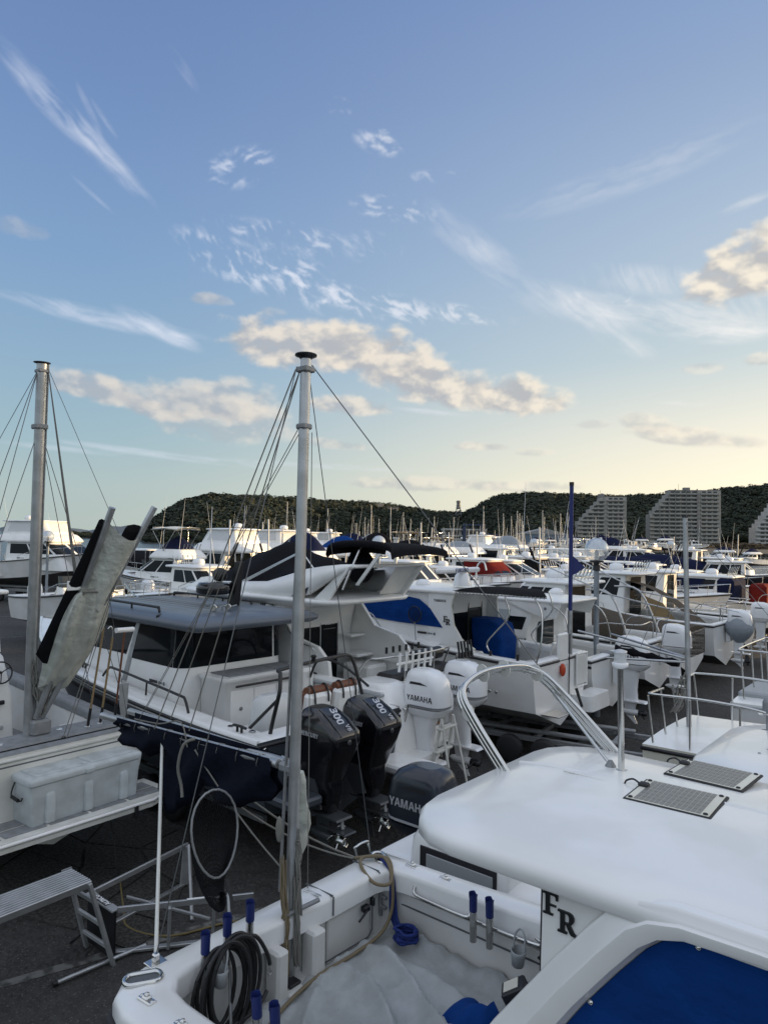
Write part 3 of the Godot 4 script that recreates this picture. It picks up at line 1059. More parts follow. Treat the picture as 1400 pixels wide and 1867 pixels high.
# pilothouse cruiser: foredeck, cabin with panes, roof, well, rail, outboard
func cruiser(root: Node3D, o: Dictionary) -> Hull:
	var h := boat_hull(root, o)
	var L := h.L
	var xa: float = o.get("xa", 0.36) * L
	var xf: float = o.get("xf", 0.72) * L
	var w: float = h.B / 2 - o.get("side_deck", 0.32)
	var yd := h.sheer_y(xa / L)
	var top: float = o.get("roof", yd + 1.25)
	var rake: float = o.get("rake", 0.9)
	add_deck(root, h, xa / L, M.white)
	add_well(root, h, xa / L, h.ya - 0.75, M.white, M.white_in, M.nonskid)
	var ys := yd + (top - yd) * 0.42
	var lv := [[yd - 0.5, xa, xf + 0.1, w, 0.55, 0.08], [ys, xa, xf - rake * 0.10, w - 0.02, 0.5, 0.08], [top - 0.05, xa - 0.02, xf - rake * 0.95, w - 0.14, 0.4, 0.08], [top, xa - 0.02, xf - rake, w - 0.14, 0.4, 0.08]]
	put("cabin", cabin_mesh(lv), M.white, root)
	var gm: Material = o.get("panes", M.glass)
	for s in [[14.12, 14.52], [14.56, 14.93], [15.1, 18.9], [19.15, 19.85], [20.1, 23.9], [24.07, 24.44], [24.48, 24.88]]:
		put("window", pane_mesh(lv, s[0], s[1], 1.05, 1.92), gm, root)
	if o.has("cover"):
		put("window_cover", pane_mesh(lv, 14.4, 24.6, 0.98, 1.98, 0.018), o.cover, root)
	put("doorway", pane_mesh(lv, 9.25, 9.8, 0.15, 1.95, 0.008), M.glass, root)
	put("roof", roof_mesh(xa - o.get("overhang", 0.45), xf - rake + 0.14, w - 0.04, 0.45, 0.18, top, 0.08, 0.06), M.white, root)
	add_bow_rail(root, h, o.get("rail_t", 0.5), 0.42, 5)
	if o.get("motor", 1) > 0:
		outboard(root, Vector3(-0.08, h.ya - 0.25, 0), o.get("cowl", M.engine_white), o.get("cowl", M.engine_white), "", M.ink)
	if o.get("radar", true): radar_dome(root, Vector3(xa + 0.7, top + 0.12, 0), 0.26)
	fit_out(root, h, xa, top + 0.1, w)
	if o.get("mast", 0.0) > 0: antenna(root, Vector3(xa + 0.3, top + 0.1, -w * 0.5), Vector3(-0.3, o.mast, 0))
	return h

# flybridge cruiser: cabin, upper deck that overhangs the well, coaming with a sweeping tail, canvas or bimini above
func flybridge(root: Node3D, o: Dictionary) -> Hull:
	var h := boat_hull(root, o)
	var L := h.L
	var xa: float = o.get("xa", 0.34) * L
	var xf: float = o.get("xf", 0.74) * L
	var w := h.B / 2 - 0.30
	var yd := h.sheer_y(xa / L)
	var top := yd + 1.15
	add_deck(root, h, xa / L, M.white)
	add_well(root, h, xa / L, h.ya - 0.75, M.white, M.white_in, M.nonskid)
	var lv := [[yd - 0.5, xa, xf + 0.2, w, 0.6, 0.08], [yd + 0.42, xa, xf - 0.15, w - 0.03, 0.5, 0.08], [top - 0.06, xa, xf - 1.2, w - 0.14, 0.45, 0.08], [top, xa, xf - 1.25, w - 0.14, 0.4, 0.08]]
	put("cabin", cabin_mesh(lv), M.white, root)
	for s in [[14.08, 14.5], [14.54, 14.95], [15.1, 19.6], [19.7, 23.9], [24.05, 24.46], [24.5, 24.92]]:
		put("window", pane_mesh(lv, s[0], s[1], 1.06, 1.94), M.glass, root)
	put("doorway", pane_mesh(lv, 9.15, 9.85, 0.15, 1.95, 0.008), M.glass, root)
	var ov: float = o.get("overhang", 1.5)
	# upper deck and coaming in one sweep: the tail lifts aft
	var rings := []
	var tail: float = xa - ov
	for q in [[0.0, 0.0, 0.0, 0.10], [-0.02, 0.05, 0.03, 0.02], [0.05, 0.16, -0.02, -0.05], [0.55, 0.42, -0.14, -0.35], [0.75, 0.50, -0.20, -0.55]]:
		rings.append(rrect(tail + q[0] * 0.5, xf - 1.1 - absf(q[3]) * 0.9, w + q[2], 0.5, 0.3, top + q[1]))
	put("upper_deck", MB.new().loft(rings), M.white, root)
	if o.get("stripe_up", true):
		var dk := MB.new()
		for s in [-1.0, 1.0]:
			dk.flat(Vector3(tail + 0.5, top + 0.03, (w + 0.035) * s), Vector3(tail + 1.1, top + 0.06, (w + 0.035) * s), Vector3(tail + 0.7, top - 0.02, (w - 0.0) * s), Vector3(tail + 0.4, top - 0.02, (w - 0.0) * s))
		put("accent", dk, M.print_grey, root)
	for s in [-1.0, 1.0]:
		put("support", MB.new().bar(Vector3(tail + 0.5, h.ya - 0.05, s * (w - 0.1)), Vector3(tail + 0.6, top + 0.02, s * (w - 0.1)), 0.03), M.white, root)
	if o.has("canvas"):
		var rows := []
		var x0 := tail + 0.4
		var x1 := xf - 1.3
		for i in 13:
			var u := i / 12.0
			var pk: float = o.get("peak", 0.95) * pow(sin(PI * pow(u, 0.8)), 0.8)
			var row := PackedVector3Array()
			for j in 11:
				var f := j / 5.0 - 1
				row.append(Vector3(lerpf(x0, x1, u), top + 0.36 + pk * (1 - pow(absf(f), 1.4)) - 0.12 * absf(f), f * (w - 0.12) * (1.0 if u < 0.8 else lerpf(1, 0.7, (u - 0.8) * 5))))
			rows.append(row)
		put("bridge_cover", MB.new().grid(rows), o.canvas, root)
	if o.has("bimini"):
		bimini(root, tail + 0.5, tail + 2.3, w - 0.1, top + 0.4, top + o.get("bim_h", 1.5), o.bimini)
	if o.has("house"):
		var bl := [[top + 0.30, xa - 0.6, xf - 1.6, w - 0.28, 0.3, 0.15], [top + 0.62, xa - 0.6, xf - 1.8, w - 0.32, 0.3, 0.15], [top + 1.25, xa - 0.4, xf - 2.25, w - 0.42, 0.3, 0.15]]
		put("bridge_enclosure", cabin_mesh(bl), M.white, root)
		for s in [[14.1, 14.9], [15.1, 18.9], [19.1, 19.9], [20.1, 23.9], [24.1, 24.9], [9.1, 9.9]]:
			put("bridge_window", pane_mesh(bl, s[0], s[1], 1.04, 1.93), o.house, root)
		put("hardtop", roof_mesh(xa - 0.7, xf - 2.1, w - 0.3, 0.3, 0.2, top + 1.25, 0.07, 0.05), M.white, root)
		radar_dome(root, Vector3(xa + 0.3, top + 1.40, 0), 0.28)
	add_bow_rail(root, h, 0.45, 0.45, 6)
	fit_out(root, h, xa, top + 0.4, w)
	if o.get("mast", 0.0) > 0: antenna(root, Vector3(xa, top + 0.5, -w * 0.7), Vector3(-0.35, o.mast, 0))
	if o.get("motor", 0) > 0:
		outboard(root, Vector3(-0.08, h.ya - 0.25, 0), M.engine_white, M.engine_white, "", M.ink)
	return h

# open fishing boat: well, console with a frame top
func open_boat(root: Node3D, o: Dictionary) -> Hull:
	var h := boat_hull(root, o)
	var L := h.L
	add_deck(root, h, 0.62, M.white, 0.08)
	add_well(root, h, 0.62, h.ya - 0.65, M.white, M.white_in, M.nonskid, 0.22)
	var y := h.ya - 0.65
	var lv := [[y, L * 0.36, L * 0.5, 0.42, 0.12, 0.06], [y + 0.8, L * 0.37, L * 0.49, 0.40, 0.12, 0.06], [y + 1.1, L * 0.40, L * 0.475, 0.36, 0.1, 0.05]]
	put("console", cabin_mesh(lv), M.white, root)
	put("windscreen", pane_mesh([[y + 1.08, L * 0.40, L * 0.478, 0.36, 0.1, 0.05], [y + 1.5, L * 0.39, L * 0.44, 0.33, 0.1, 0.05]], 14.3, 24.7, 0, 1), M.glass_side, root)
	if o.get("top", true):
		var fr := MB.new()
		for x in [0.36, 0.48]:
			for s in [-1, 1]:
				fr.bar(Vector3(L * x, y + 0.1, s * 0.5), Vector3(L * x, y + 2.0, s * 0.55), 0.02)
		put("top_frame", fr, M.steel, root)
		put("hardtop", roof_mesh(L * 0.28, L * 0.53, 0.75, 0.2, 0.15, y + 2.0, 0.06, 0.05), o.get("top_m", M.white), root)
	add_bow_rail(root, h, 0.55, 0.38, 4)
	outboard(root, Vector3(-0.08, h.ya - 0.25, 0), o.get("cowl", M.engine_black), o.get("cowl", M.engine_black), "", M.ink)
	return h

func covered_boat(root: Node3D, o: Dictionary) -> Hull:
	var h := boat_hull(root, o)
	canvas_cover(root, h, 0.0, 0.985, o.get("rise", [0.25, 0.5, 0.9, 0.85, 0.4, 0.1]), o.get("cover", M.navy), o.get("drop", 0.5))
	if o.has("house"):
		var top := h.sheer_y(0.4) + 1.3
		var lv := [[h.sheer_y(0.4), h.L * 0.22, h.L * 0.6, h.B / 2 - 0.35, 0.4, 0.1], [top, h.L * 0.24, h.L * 0.52, h.B / 2 - 0.45, 0.35, 0.1]]
		put("cabin", cabin_mesh(lv), M.white, root)
		for s in [[14.1, 14.48], [14.53, 14.92], [15.2, 23.8], [24.08, 24.47], [24.52, 24.9]]:
			put("window", pane_mesh(lv, s[0], s[1], 0.45, 0.92), o.house, root)
		put("roof", roof_mesh(h.L * 0.2, h.L * 0.53, h.B / 2 - 0.40, 0.35, 0.12, top, 0.07, 0.06), M.white, root)
	return h

var fit_rng := RandomNumberGenerator.new()

# rails, whip aerials, rod racks and a spare spar: what stands about on every such boat
func fit_out(root: Node3D, h: Hull, xa: float, top: float, w: float) -> void:
	var r := fit_rng
	for k in 1 + r.randi() % 2:
		antenna(root, Vector3(xa + r.randf_range(0.1, 1.4), top, (w - 0.15) * (1 if r.randf() < 0.5 else -1)), Vector3(-r.randf_range(0.1, 0.7), r.randf_range(1.2, 2.8), 0), 0.010)
	var sr := MB.new()
	var y := h.ya
	var hb := h.half(0.05) - 0.08
	sr.tube(smooth_path([Vector3(1.4, y, -hb), Vector3(1.2, y + 0.4, -hb), Vector3(0.3, y + 0.45, -hb), Vector3(0.12, y + 0.45, -hb + 0.2), Vector3(0.12, y + 0.45, -0.2), Vector3(0.14, y, -0.15)], 3), 0.014, 5)
	sr.bar(Vector3(0.5, y, -hb), Vector3(0.5, y + 0.45, -hb), 0.012, 5)
	put("stern_rail", sr, M.steel, root)
	sr = MB.new()
	sr.tube(smooth_path([Vector3(1.4, y, hb), Vector3(1.2, y + 0.4, hb), Vector3(0.3, y + 0.45, hb), Vector3(0.12, y + 0.45, hb - 0.2), Vector3(0.12, y + 0.45, 0.2), Vector3(0.14, y, 0.15)], 3), 0.014, 5)
	sr.bar(Vector3(0.5, y, hb), Vector3(0.5, y + 0.45, hb), 0.012, 5)
	var yd := h.sheer_y(xa / h.L)
	reg_plate(root, Vector3(xa + 1.5, yd + 0.2, -w - 0.004), Basis(Vector3(-1, 0, 0), Vector3(0, 1, 0), Vector3(0, 0, -1)), 0.5)
	reg_plate(root, Vector3(xa + 1.1, yd + 0.2, w + 0.004), Basis(), 0.5)
	put("stern_rail", sr, M.steel, root)
	if r.randf() < 0.6:
		var rr := MB.new()
		var z0 := -w * 0.6
		for k in 6:
			rr.bar(Vector3(xa - 0.1, top - 0.05, z0 + w * 0.24 * k), Vector3(xa - 0.28, top + 0.38, z0 + w * 0.24 * k), 0.022, 5)
		rr.bar(Vector3(xa - 0.15, top + 0.08, z0 - 0.1), Vector3(xa - 0.15, top + 0.08, -z0 + 0.1), 0.016, 5)
		put("rod_rack", rr, M.steel, root)
	if r.randf() < 0.35:
		var sp := Vector3(0.15, y, r.randf_range(-0.3, 0.3))
		put("steadying_mast", MB.new().bar(sp, sp + Vector3(-0.08, r.randf_range(2.2, 3.4), 0), 0.045, 7, 0.04), M.alu_far, root)
		var bm := sp + Vector3(-0.05, 0.9, 0)
		put("furled_boom", MB.new().bar(bm, bm + Vector3(-0.5, 1.25, 0.1), 0.05, 6), M.grey_canvas if r.randf() < 0.5 else M.black_canvas, root)
	put("horn", MB.new().lathe(Vector3(xa + 0.35, top + 0.06, 0.2), Vector3(1, 0, 0), [[0.02, 0], [0.025, 0.15], [0.06, 0.25], [0.05, 0.25]], 8), M.steel, root)


# ---------- the near boats ----------
func cap_sweep(outer: Array, inner: Array, y: float, low_out: float, low_in: float, rise := 0.0) -> MB:
	var rows := []
	for i in outer.size():
		var o := Vector3(outer[i].x, y + rise * pow(maxf(outer[i].x, 0) / 6.8, 1.5), outer[i].y)
		var p := Vector3(inner[i].x, y + rise * pow(maxf(inner[i].x, 0) / 6.8, 1.5), inner[i].y)
		var d := p - o
		rows.append(PackedVector3Array([o + Vector3(0, -low_out, 0), o + Vector3(0, -0.045, 0), o + d * 0.03 + Vector3(0, -0.018, 0), o + d * 0.12, o + d * 0.5 + Vector3(0, 0.008, 0), o + d * 0.88, o + d * 0.97 + Vector3(0, -0.012, 0), p + Vector3(0, -0.035, 0), p + Vector3(0, -low_in, 0)]))
	return MB.new().grid(rows)

func smooth_path(p: Array, sub := 4) -> PackedVector3Array:
	var r := PackedVector3Array()
	for i in p.size() - 1:
		var a: Vector3 = p[maxi(i - 1, 0)]
		var b: Vector3 = p[i]
		var c: Vector3 = p[i + 1]
		var d: Vector3 = p[mini(i + 2, p.size() - 1)]
		for k in sub: r.append(b.cubic_interpolate(c, a, d, float(k) / sub))
	r.append(p[p.size() - 1])
	return r

func wire(root: Node3D, called: String, a: Vector3, b: Vector3, r: float, m: Material, sag := 0.0) -> void:
	var p := PackedVector3Array()
	for i in 9:
		var u := i / 8.0
		p.append(a.lerp(b, u) - Vector3(0, sag * 4 * u * (1 - u), 0))
	put(called, MB.new().tube(p, r, 4), m, root)

func mast_head(root: Node3D, at: Vector3, axis: Vector3, r: float) -> void:
	put("mast_cap", MB.new().lathe(at, axis, [[r * 0.9, -0.022], [r * 1.0, -0.012], [r * 1.65, 0.0], [r * 1.65, 0.010], [0.01, 0.013]], 14), M.darkmetal, root)
	put("masthead_fitting", MB.new().box(at - axis * 0.10, Vector3(r * 2.2, 0.04, r * 2.1), 0.008), M.galv, root)

func knot_bundle(a: Vector3, b: Vector3, spread: float, count: int, sd: int, r := 0.008) -> MB:
	# coils of rope hanging in loops along a line
	var rng := RandomNumberGenerator.new()
	rng.seed = sd
	var mb := MB.new()
	for k in count:
		var pts := []
		var n := 9
		for i in n:
			var u := float(i) / (n - 1)
			var uu := absf(u * 2 - 1)
			pts.append(a.lerp(b, 1 - uu * rng.randf_range(0.7, 1.0)) + Vector3(rng.randf_range(-1, 1), rng.randf_range(-0.3, 0.3), rng.randf_range(-1, 1)) * spread)
		mb.tube(smooth_path(pts, 3), r, 5)
	return mb

func rod_holder(root: Node3D, at: Vector3, lean: Vector3, s := 1.0) -> void:
	var o := group_part("rod_holder", root)
	var ax := lean.normalized()
	put("tube", MB.new().lathe(at - ax * 0.16 * s, ax, [[0.005, 0], [0.024 * s, 0.0], [0.024 * s, 0.22 * s], [0.026 * s, 0.225 * s]], 12), M.steel, o)
	var sl := MB.new()
	var rings := []
	for q in [[0.0, 0.027, 0], [0.11, 0.028, 0], [0.125, 0.031, 1]]:
		var ring := PackedVector3Array()
		for j in 14:
			var a := TAU * j / 14
			var notch := 0.03 if q[2] and (j % 7 == 3 or j % 7 == 2) else 0.0
			var u := ax.cross(Vector3.FORWARD).normalized()
			ring.append(at + ax * ((0.05 + q[0] - notch) * s) + (u * cos(a) + ax.cross(u) * sin(a)) * q[1] * s)
		rings.append(ring)
	sl.loft(rings, true, false, false)
	put("sleeve", sl, M.sleeve_blue, o)

func chock(root: Node3D, at: Vector3, deg: float) -> void:
	var b := Basis(Vector3.UP, deg_to_rad(deg))
	var mb := MB.new()
	mb.box(at + Vector3(0, 0.008, 0), Vector3(0.115, 0.016, 0.05), 0.006, b)
	mb.box(at + b * Vector3(0.0, 0.022, 0), Vector3(0.05, 0.02, 0.04), 0.008, b)
	mb.lathe(at + b * Vector3(0, 0.03, 0), Vector3.UP, [[0.014, 0], [0.014, 0.012], [0.002, 0.016]], 10)
	for s in [-1, 1]: mb.lathe(at + b * Vector3(0.045 * s, 0.016, 0), Vector3.UP, [[0.009, 0], [0.007, 0.004], [0.001, 0.005]], 8)
	put("deck_latch", mb, M.steel, root)

func hawse(root: Node3D, at: Vector3, deg: float, s := 1.0) -> void:
	var b := Basis(Vector3.UP, deg_to_rad(deg))
	var path := PackedVector3Array()
	var hole := PackedVector3Array()
	for i in 25:
		var a := TAU * i / 24
		var p := Vector3(signf(cos(a)) * 0.055 + cos(a) * 0.045, 0, sin(a) * 0.05)
		path.append(at + b * (p * s) + Vector3(0, 0.006, 0))
		if i < 24: hole.append(at + b * (p * s * 0.85) + Vector3(0, 0.003, 0))
	var o := group_part("hawse_pipe", root)
	put("rim", MB.new().tube(path, 0.016 * s, 6), M.steel, o)
	var h := MB.new()
	h.fan(hole)
	put("opening", h, M.groove, o)

func build_near() -> void:
	boat_g()
	boat_a()
	boat_b()
	boat_c()
	boat_d()
	boat_e()
	boat_h()
	boat_i()
	yard_things()

func boat_g() -> void:
	var G := thing("cabin_boat", "nearest white boat, blue window covers and open cockpit with bare silver mast at its stern", "boat", Vector3(-0.725, 0, -5.0), -40)
	var h := Hull.new()
	h.L = 6.8
	h.B = 2.34
	h.yk = 0.5
	h.ya = 1.69
	h.yf = 2.18
	h.aft = 1.0
	add_deck(G, h, 0.62, M.white)
	var outer := [Vector2(4.6, -1.10), Vector2(3.0, -1.17), Vector2(1.6, -1.18), Vector2(0.9, -1.18), Vector2(0.25, -1.17), Vector2(0.08, -1.13), Vector2(-0.01, -1.04), Vector2(-0.045, -0.92), Vector2(-0.045, -0.3), Vector2(-0.045, 0.3), Vector2(-0.045, 0.99), Vector2(-0.01, 1.12), Vector2(0.08, 1.22), Vector2(0.25, 1.27), Vector2(0.9, 1.28), Vector2(1.6, 1.27), Vector2(3.0, 1.22), Vector2(4.6, 1.10)]
	var inner := [Vector2(4.6, -0.92), Vector2(3.0, -0.96), Vector2(1.6, -0.96), Vector2(0.9, -0.96), Vector2(0.44, -0.96), Vector2(0.32, -0.95), Vector2(0.26, -0.90), Vector2(0.235, -0.82), Vector2(0.23, -0.3), Vector2(0.19, 0.3), Vector2(0.17, 0.74), Vector2(0.20, 0.88), Vector2(0.30, 0.96), Vector2(0.44, 0.98), Vector2(0.9, 0.99), Vector2(1.6, 0.97), Vector2(3.0, 0.91), Vector2(4.6, 0.91)]
	put("gunwale_cap", cap_sweep(outer, inner, 1.755, 0.12, 0.15, 0.49), M.white, G)
	# topsides that follow the rounded stern, and the bottom below the chine
	var plan := [Vector2(6.75, 0.03), Vector2(6.3, -0.50), Vector2(5.6, -0.88)] + outer + [Vector2(5.6, 0.88), Vector2(6.3, 0.50)]
	var shells := []
	for q in [[1.66, 0.012, 0.0], [1.58, 0.010, 0.0], [1.30, 0.035, 0.02], [0.98, 0.10, 0.06]]:
		var ring := PackedVector3Array()
		for p in plan:
			var c := Vector2(clampf(p.x, 0.4, 5.0), 0)
			var d = (p - c)
			var e: Vector2 = p - d.normalized() * q[1]
			ring.append(Vector3(e.x - q[2] * maxf(0, e.x - 4.0), q[0] + 0.49 * pow(maxf(p.x, 0) / 6.8, 1.5) * clampf((q[0] - 0.9) / 0.76, 0, 1), e.y))
		shells.append(ring)
	put("hull", MB.new().loft(shells, true, false, false), M.white, G)
	var kl := []
	for p in shells[3]: kl.append(Vector3(p.x, 0.56 + 0.5 * pow(maxf(p.x, 0) / 6.8, 3.0), p.z * 0.12))
	put("hull_bottom", MB.new().loft([shells[3], PackedVector3Array(kl)], true, false, true), M.bottom, G)
	var rub := PackedVector3Array()
	for p in outer: rub.append(Vector3(p.x - (0.012 if p.x < 0.02 else 0.0), 1.625 + 0.49 * pow(maxf(p.x, 0) / 6.8, 1.5), p.y * 1.008))
	put("rub_rail", MB.new().tube(rub, 0.026, 7), M.rubber, G)
	# lining below the cap, set back a little, and the sole
	var rows := []
	for i in inner.size():
		var a: Vector2 = inner[i]
		var b: Vector2 = outer[i]
		var q := a.lerp(b, 0.22)
		rows.append(PackedVector3Array([Vector3(a.x, 1.61, a.y), Vector3(q.x, 1.60, q.y), Vector3(q.x, 1.52, q.y), Vector3(q.x, 1.26, q.y)]))
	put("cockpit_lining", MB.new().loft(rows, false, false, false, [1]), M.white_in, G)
	var so := MB.new()
	so.flat(Vector3(0.05, 1.27, -1.1), Vector3(0.05, 1.27, 1.1), Vector3(3.4, 1.27, 1.1), Vector3(3.4, 1.27, -1.1))
	put("cockpit_sole", so, M.nonskid, G)
	# seams across the transom cap, the transom gate and its catch
	for z in [-0.36, -0.86]:
		var s := MB.new()
		s.box(Vector3(0.095, 1.7585, z), Vector3(0.27, 0.012, 0.008))
		s.box(Vector3(0.236, 1.69, z), Vector3(0.008, 0.13, 0.008))
		put("cap_seam", s, M.groove, G)
	for z in [-0.30, -0.275]:
		put("gate_hinge", MB.new().box(Vector3(0.10, 1.766, z), Vector3(0.15, 0.006, 0.009), 0.002), M.steel, G)
	var gate := MB.new()
	gate.box(Vector3(0.183, 1.42, -0.58), Vector3(0.024, 0.30, 0.46), 0.010)
	put("transom_gate", gate, M.white_in, G)
	var gr := MB.new()
	gr.tube(PackedVector3Array([Vector3(0.197, 1.30, -0.33), Vector3(0.197, 1.29, -0.78), Vector3(0.197, 1.33, -0.83), Vector3(0.197, 1.58, -0.83)]), 0.006, 4)
	put("gate_seam", gr, M.groove, G)
	var ct := MB.new()
	ct.box(Vector3(0.225, 1.535, -0.72), Vector3(0.05, 0.05, 0.07), 0.012)
	ct.bar(Vector3(0.25, 1.53, -0.71), Vector3(0.27, 1.50, -0.60), 0.009)
	ct.box(Vector3(0.23, 1.56, -0.79), Vector3(0.04, 0.06, 0.03), 0.008)
	put("gate_catch", ct, M.darkmetal, G)
	# two posts with the slot that steps the mast
	for q in [[0.16, 0.10], [-0.17, 0.12]]:
		put("mast_post", MB.new().box(Vector3(0.24, 1.44, q[0]), Vector3(0.13, 0.36, q[1]), 0.018), M.white_in, G)
	put("mast_slot", MB.new().box(Vector3(0.21, 1.30, -0.01), Vector3(0.20, 0.05, 0.25), 0.01), M.white_in, G)
	put("mast_step", MB.new().box(Vector3(0.22, 1.335, 0.02), Vector3(0.10, 0.02, 0.10), 0.004), M.darkmetal, G)
	# fittings on the caps
	hawse(G, Vector3(0.085, 1.762, 1.04), 60, 1.0)
	hawse(G, Vector3(0.10, 1.762, -1.03), -25, 0.95)
	chock(G, Vector3(0.27, 1.762, 1.13), 4)
	chock(G, Vector3(0.60, 1.765, 1.13), 4)
	chock(G, Vector3(0.38, 1.762, -1.08), -6)
	chock(G, Vector3(0.70, 1.765, -1.07), -6)
	put("stay_plate", MB.new().box(Vector3(-0.005, 1.763, 0.90), Vector3(0.09, 0.008, 0.11), 0.003), M.steel, G)
	cleat(G, Vector3(0.275, 1.52, -0.90), 0, 1.2, M.galv, Basis(Vector3(0, 0, 1), PI / 2))
	# far inner rails
	var rl := MB.new()
	rl.tube(smooth_path([Vector3(0.50, 1.70, -0.955), Vector3(0.52, 1.665, -0.925), Vector3(0.62, 1.655, -0.92), Vector3(0.96, 1.655, -0.92), Vector3(0.99, 1.67, -0.95)]), 0.011, 6)
	put("grab_rail", rl, M.steel, G)
	rl = MB.new()
	rl.tube(smooth_path([Vector3(1.02, 1.67, -0.955), Vector3(1.05, 1.66, -0.915), Vector3(1.5, 1.675, -0.905), Vector3(1.56, 1.68, -0.93), Vector3(1.5, 1.685, -0.955)]), 0.011, 6)
	put("grab_rail", rl, M.steel, G)
	put("lining_crease", MB.new().box(Vector3(1.2, 1.50, -1.003), Vector3(1.9, 0.012, 0.008), 0.002), M.groove, G)
	for p in [Vector3(1.07, 1.70, -0.87), Vector3(1.20, 1.705, -0.87)]: rod_holder(G, p, Vector3(0.02, 1, 0.05))
	for p in [Vector3(0.20, 1.76, 0.70), Vector3(0.20, 1.80, 0.54), Vector3(0.22, 1.83, 0.38)]: rod_holder(G, p, Vector3(0.06, 1, 0.04))
	for p in [Vector3(0.80, 1.70, 0.80), Vector3(0.91, 1.68, 0.77)]: rod_holder(G, p, Vector3(0.0, 1, 0.08))
	put("throttle_lever", MB.new().tube(smooth_path([Vector3(1.72, 1.58, -0.78), Vector3(1.70, 1.63, -0.78), Vector3(1.62, 1.70, -0.78)]), 0.014, 7, 0.026), M.black, G)
	# cabin: near side wall, proud window surround, blue cover
	var side := MB.new()
	side.prism(PackedVector2Array([Vector2(2.37, 1.55), Vector2(5.4, 1.7), Vector2(4.8, 2.93), Vector2(2.40, 2.93)]), 0.04, Transform3D(Basis(), Vector3(0, 0, 0.68)))
	put("cabin_side", side, M.white, G)
	side = MB.new()
	side.prism(PackedVector2Array([Vector2(2.37, 1.3), Vector2(5.4, 1.7), Vector2(4.8, 2.93), Vector2(2.40, 2.93)]), 0.04, Transform3D(Basis(), Vector3(0, 0, -0.92)))
	put("cabin_side", side, M.white, G)
	var bk := MB.new()
	bk.box(Vector3(2.62, 2.1, -0.10), Vector3(0.04, 1.66, 1.56), 0.01)
	put("bulkhead", bk, M.white_in, G)
	put("aft_trim", MB.new().bar(Vector3(2.375, 1.6, 0.672), Vector3(2.395, 2.92, 0.672), 0.016, 6), M.rubber, G)
	var out := [Vector2(1.86, 1.80), Vector2(2.18, 2.29), Vector2(2.43, 2.62), Vector2(2.60, 2.83), Vector2(2.71, 2.955), Vector2(2.80, 3.0), Vector2(2.93, 3.02), Vector2(3.21, 3.02), Vector2(4.3, 2.97), Vector2(5.0, 2.80), Vector2(5.5, 1.75)]
	var inn := [Vector2(2.20, 1.88), Vector2(2.43, 2.30), Vector2(2.58, 2.52), Vector2(2.72, 2.70), Vector2(2.82, 2.82), Vector2(2.885, 2.875), Vector2(2.97, 2.905), Vector2(3.2, 2.915), Vector2(4.2, 2.87), Vector2(4.75, 2.70), Vector2(5.2, 1.95)]
	rows = []
	for i in out.size():
		var a: Vector2 = out[i]
		var b: Vector2 = inn[i]
		var d := b - a
		rows.append(PackedVector3Array([Vector3(a.x, a.y, 0.702), Vector3(a.x + d.x * 0.02, a.y + d.y * 0.02, 0.742), Vector3(a.x + d.x * 0.10, a.y + d.y * 0.10, 0.752), Vector3(a.x + d.x * 0.42, a.y + d.y * 0.42, 0.756), Vector3(a.x + d.x * 0.48, a.y + d.y * 0.48, 0.772), Vector3(a.x + d.x * 0.76, a.y + d.y * 0.76, 0.772), Vector3(a.x + d.x * 0.86, a.y + d.y * 0.86, 0.764), Vector3(b.x, b.y, 0.705)]))
	put("window_surround", MB.new().loft(rows, false, false, false, [0, 1, 4, 6]), M.white, G)
	var bl := PackedVector2Array()
	for p in inn: bl.append(p)
	var cv := MB.new()
	cv.prism(bl, 0.010, Transform3D(Basis(), Vector3(0, 0, 0.711)))
	put("window_cover", cv, M.blue, G)
	for p in [[3.0, 2.93], [2.61, 2.58], [2.40, 2.27]]:
		put("snap_fastener", MB.new().lathe(Vector3(p[0], p[1] - 0.035, 0.718), Vector3(0, 0, 1), [[0.011, 0], [0.009, 0.006], [0.001, 0.008]], 8), M.steel, G)
	put("screw_cap", MB.new().lathe(Vector3(2.13, 2.12, 0.752), Vector3(0, 0, 1), [[0.014, 0], [0.012, 0.006], [0.001, 0.008]], 8), M.steel, G)
	# two raised letters, one behind the other
	for q in [["F", Vector3(2.435, 2.845, 0.702)], ["R", Vector3(2.505, 2.795, 0.704)]]:
		word(G, "emblem_letter", q[0], 0.082, Transform3D(Basis(), q[1]), M.darkmetal, true, "Droid Serif", 0.012)
	# roof
	var rf := put("roof", roof_mesh(1.63, 5.0, 0.87, 0.5, 0.36, 2.90, 0.105, 0.055), M.white, G)
	rf.position.z = -0.11
	put("roof_ridge", MB.new().tube(PackedVector3Array([Vector3(1.72, 3.012, -0.33), Vector3(1.9, 3.036, -0.33), Vector3(3.0, 3.05, -0.33), Vector3(4.6, 3.04, -0.33)]), 0.016, 8), M.white, G)
	put("roof_patch_edge", MB.new().tube(PackedVector3Array([Vector3(2.02, 3.052, -0.26), Vector3(2.34, 3.054, -0.24), Vector3(2.42, 3.053, -0.40)]), 0.003, 4), M.white_in, G)
	# all-round light on its pole, hoop of folded bimini tubes with its strut
	var al := group_part("anchor_light", G)
	put("pole", MB.new().bar(Vector3(2.25, 3.04, -0.49), Vector3(2.24, 3.61, -0.49), 0.0165, 12), M.steel, al)
	put("pole_base", MB.new().lathe(Vector3(2.25, 3.035, -0.49), Vector3.UP, [[0.05, 0], [0.05, 0.012], [0.02, 0.02]], 14), M.steel, al)
	put("lamp_foot", MB.new().lathe(Vector3(2.24, 3.60, -0.49), Vector3.UP, [[0.02, 0], [0.042, 0.012], [0.045, 0.03], [0.036, 0.034]], 14), M.engine_white, al)
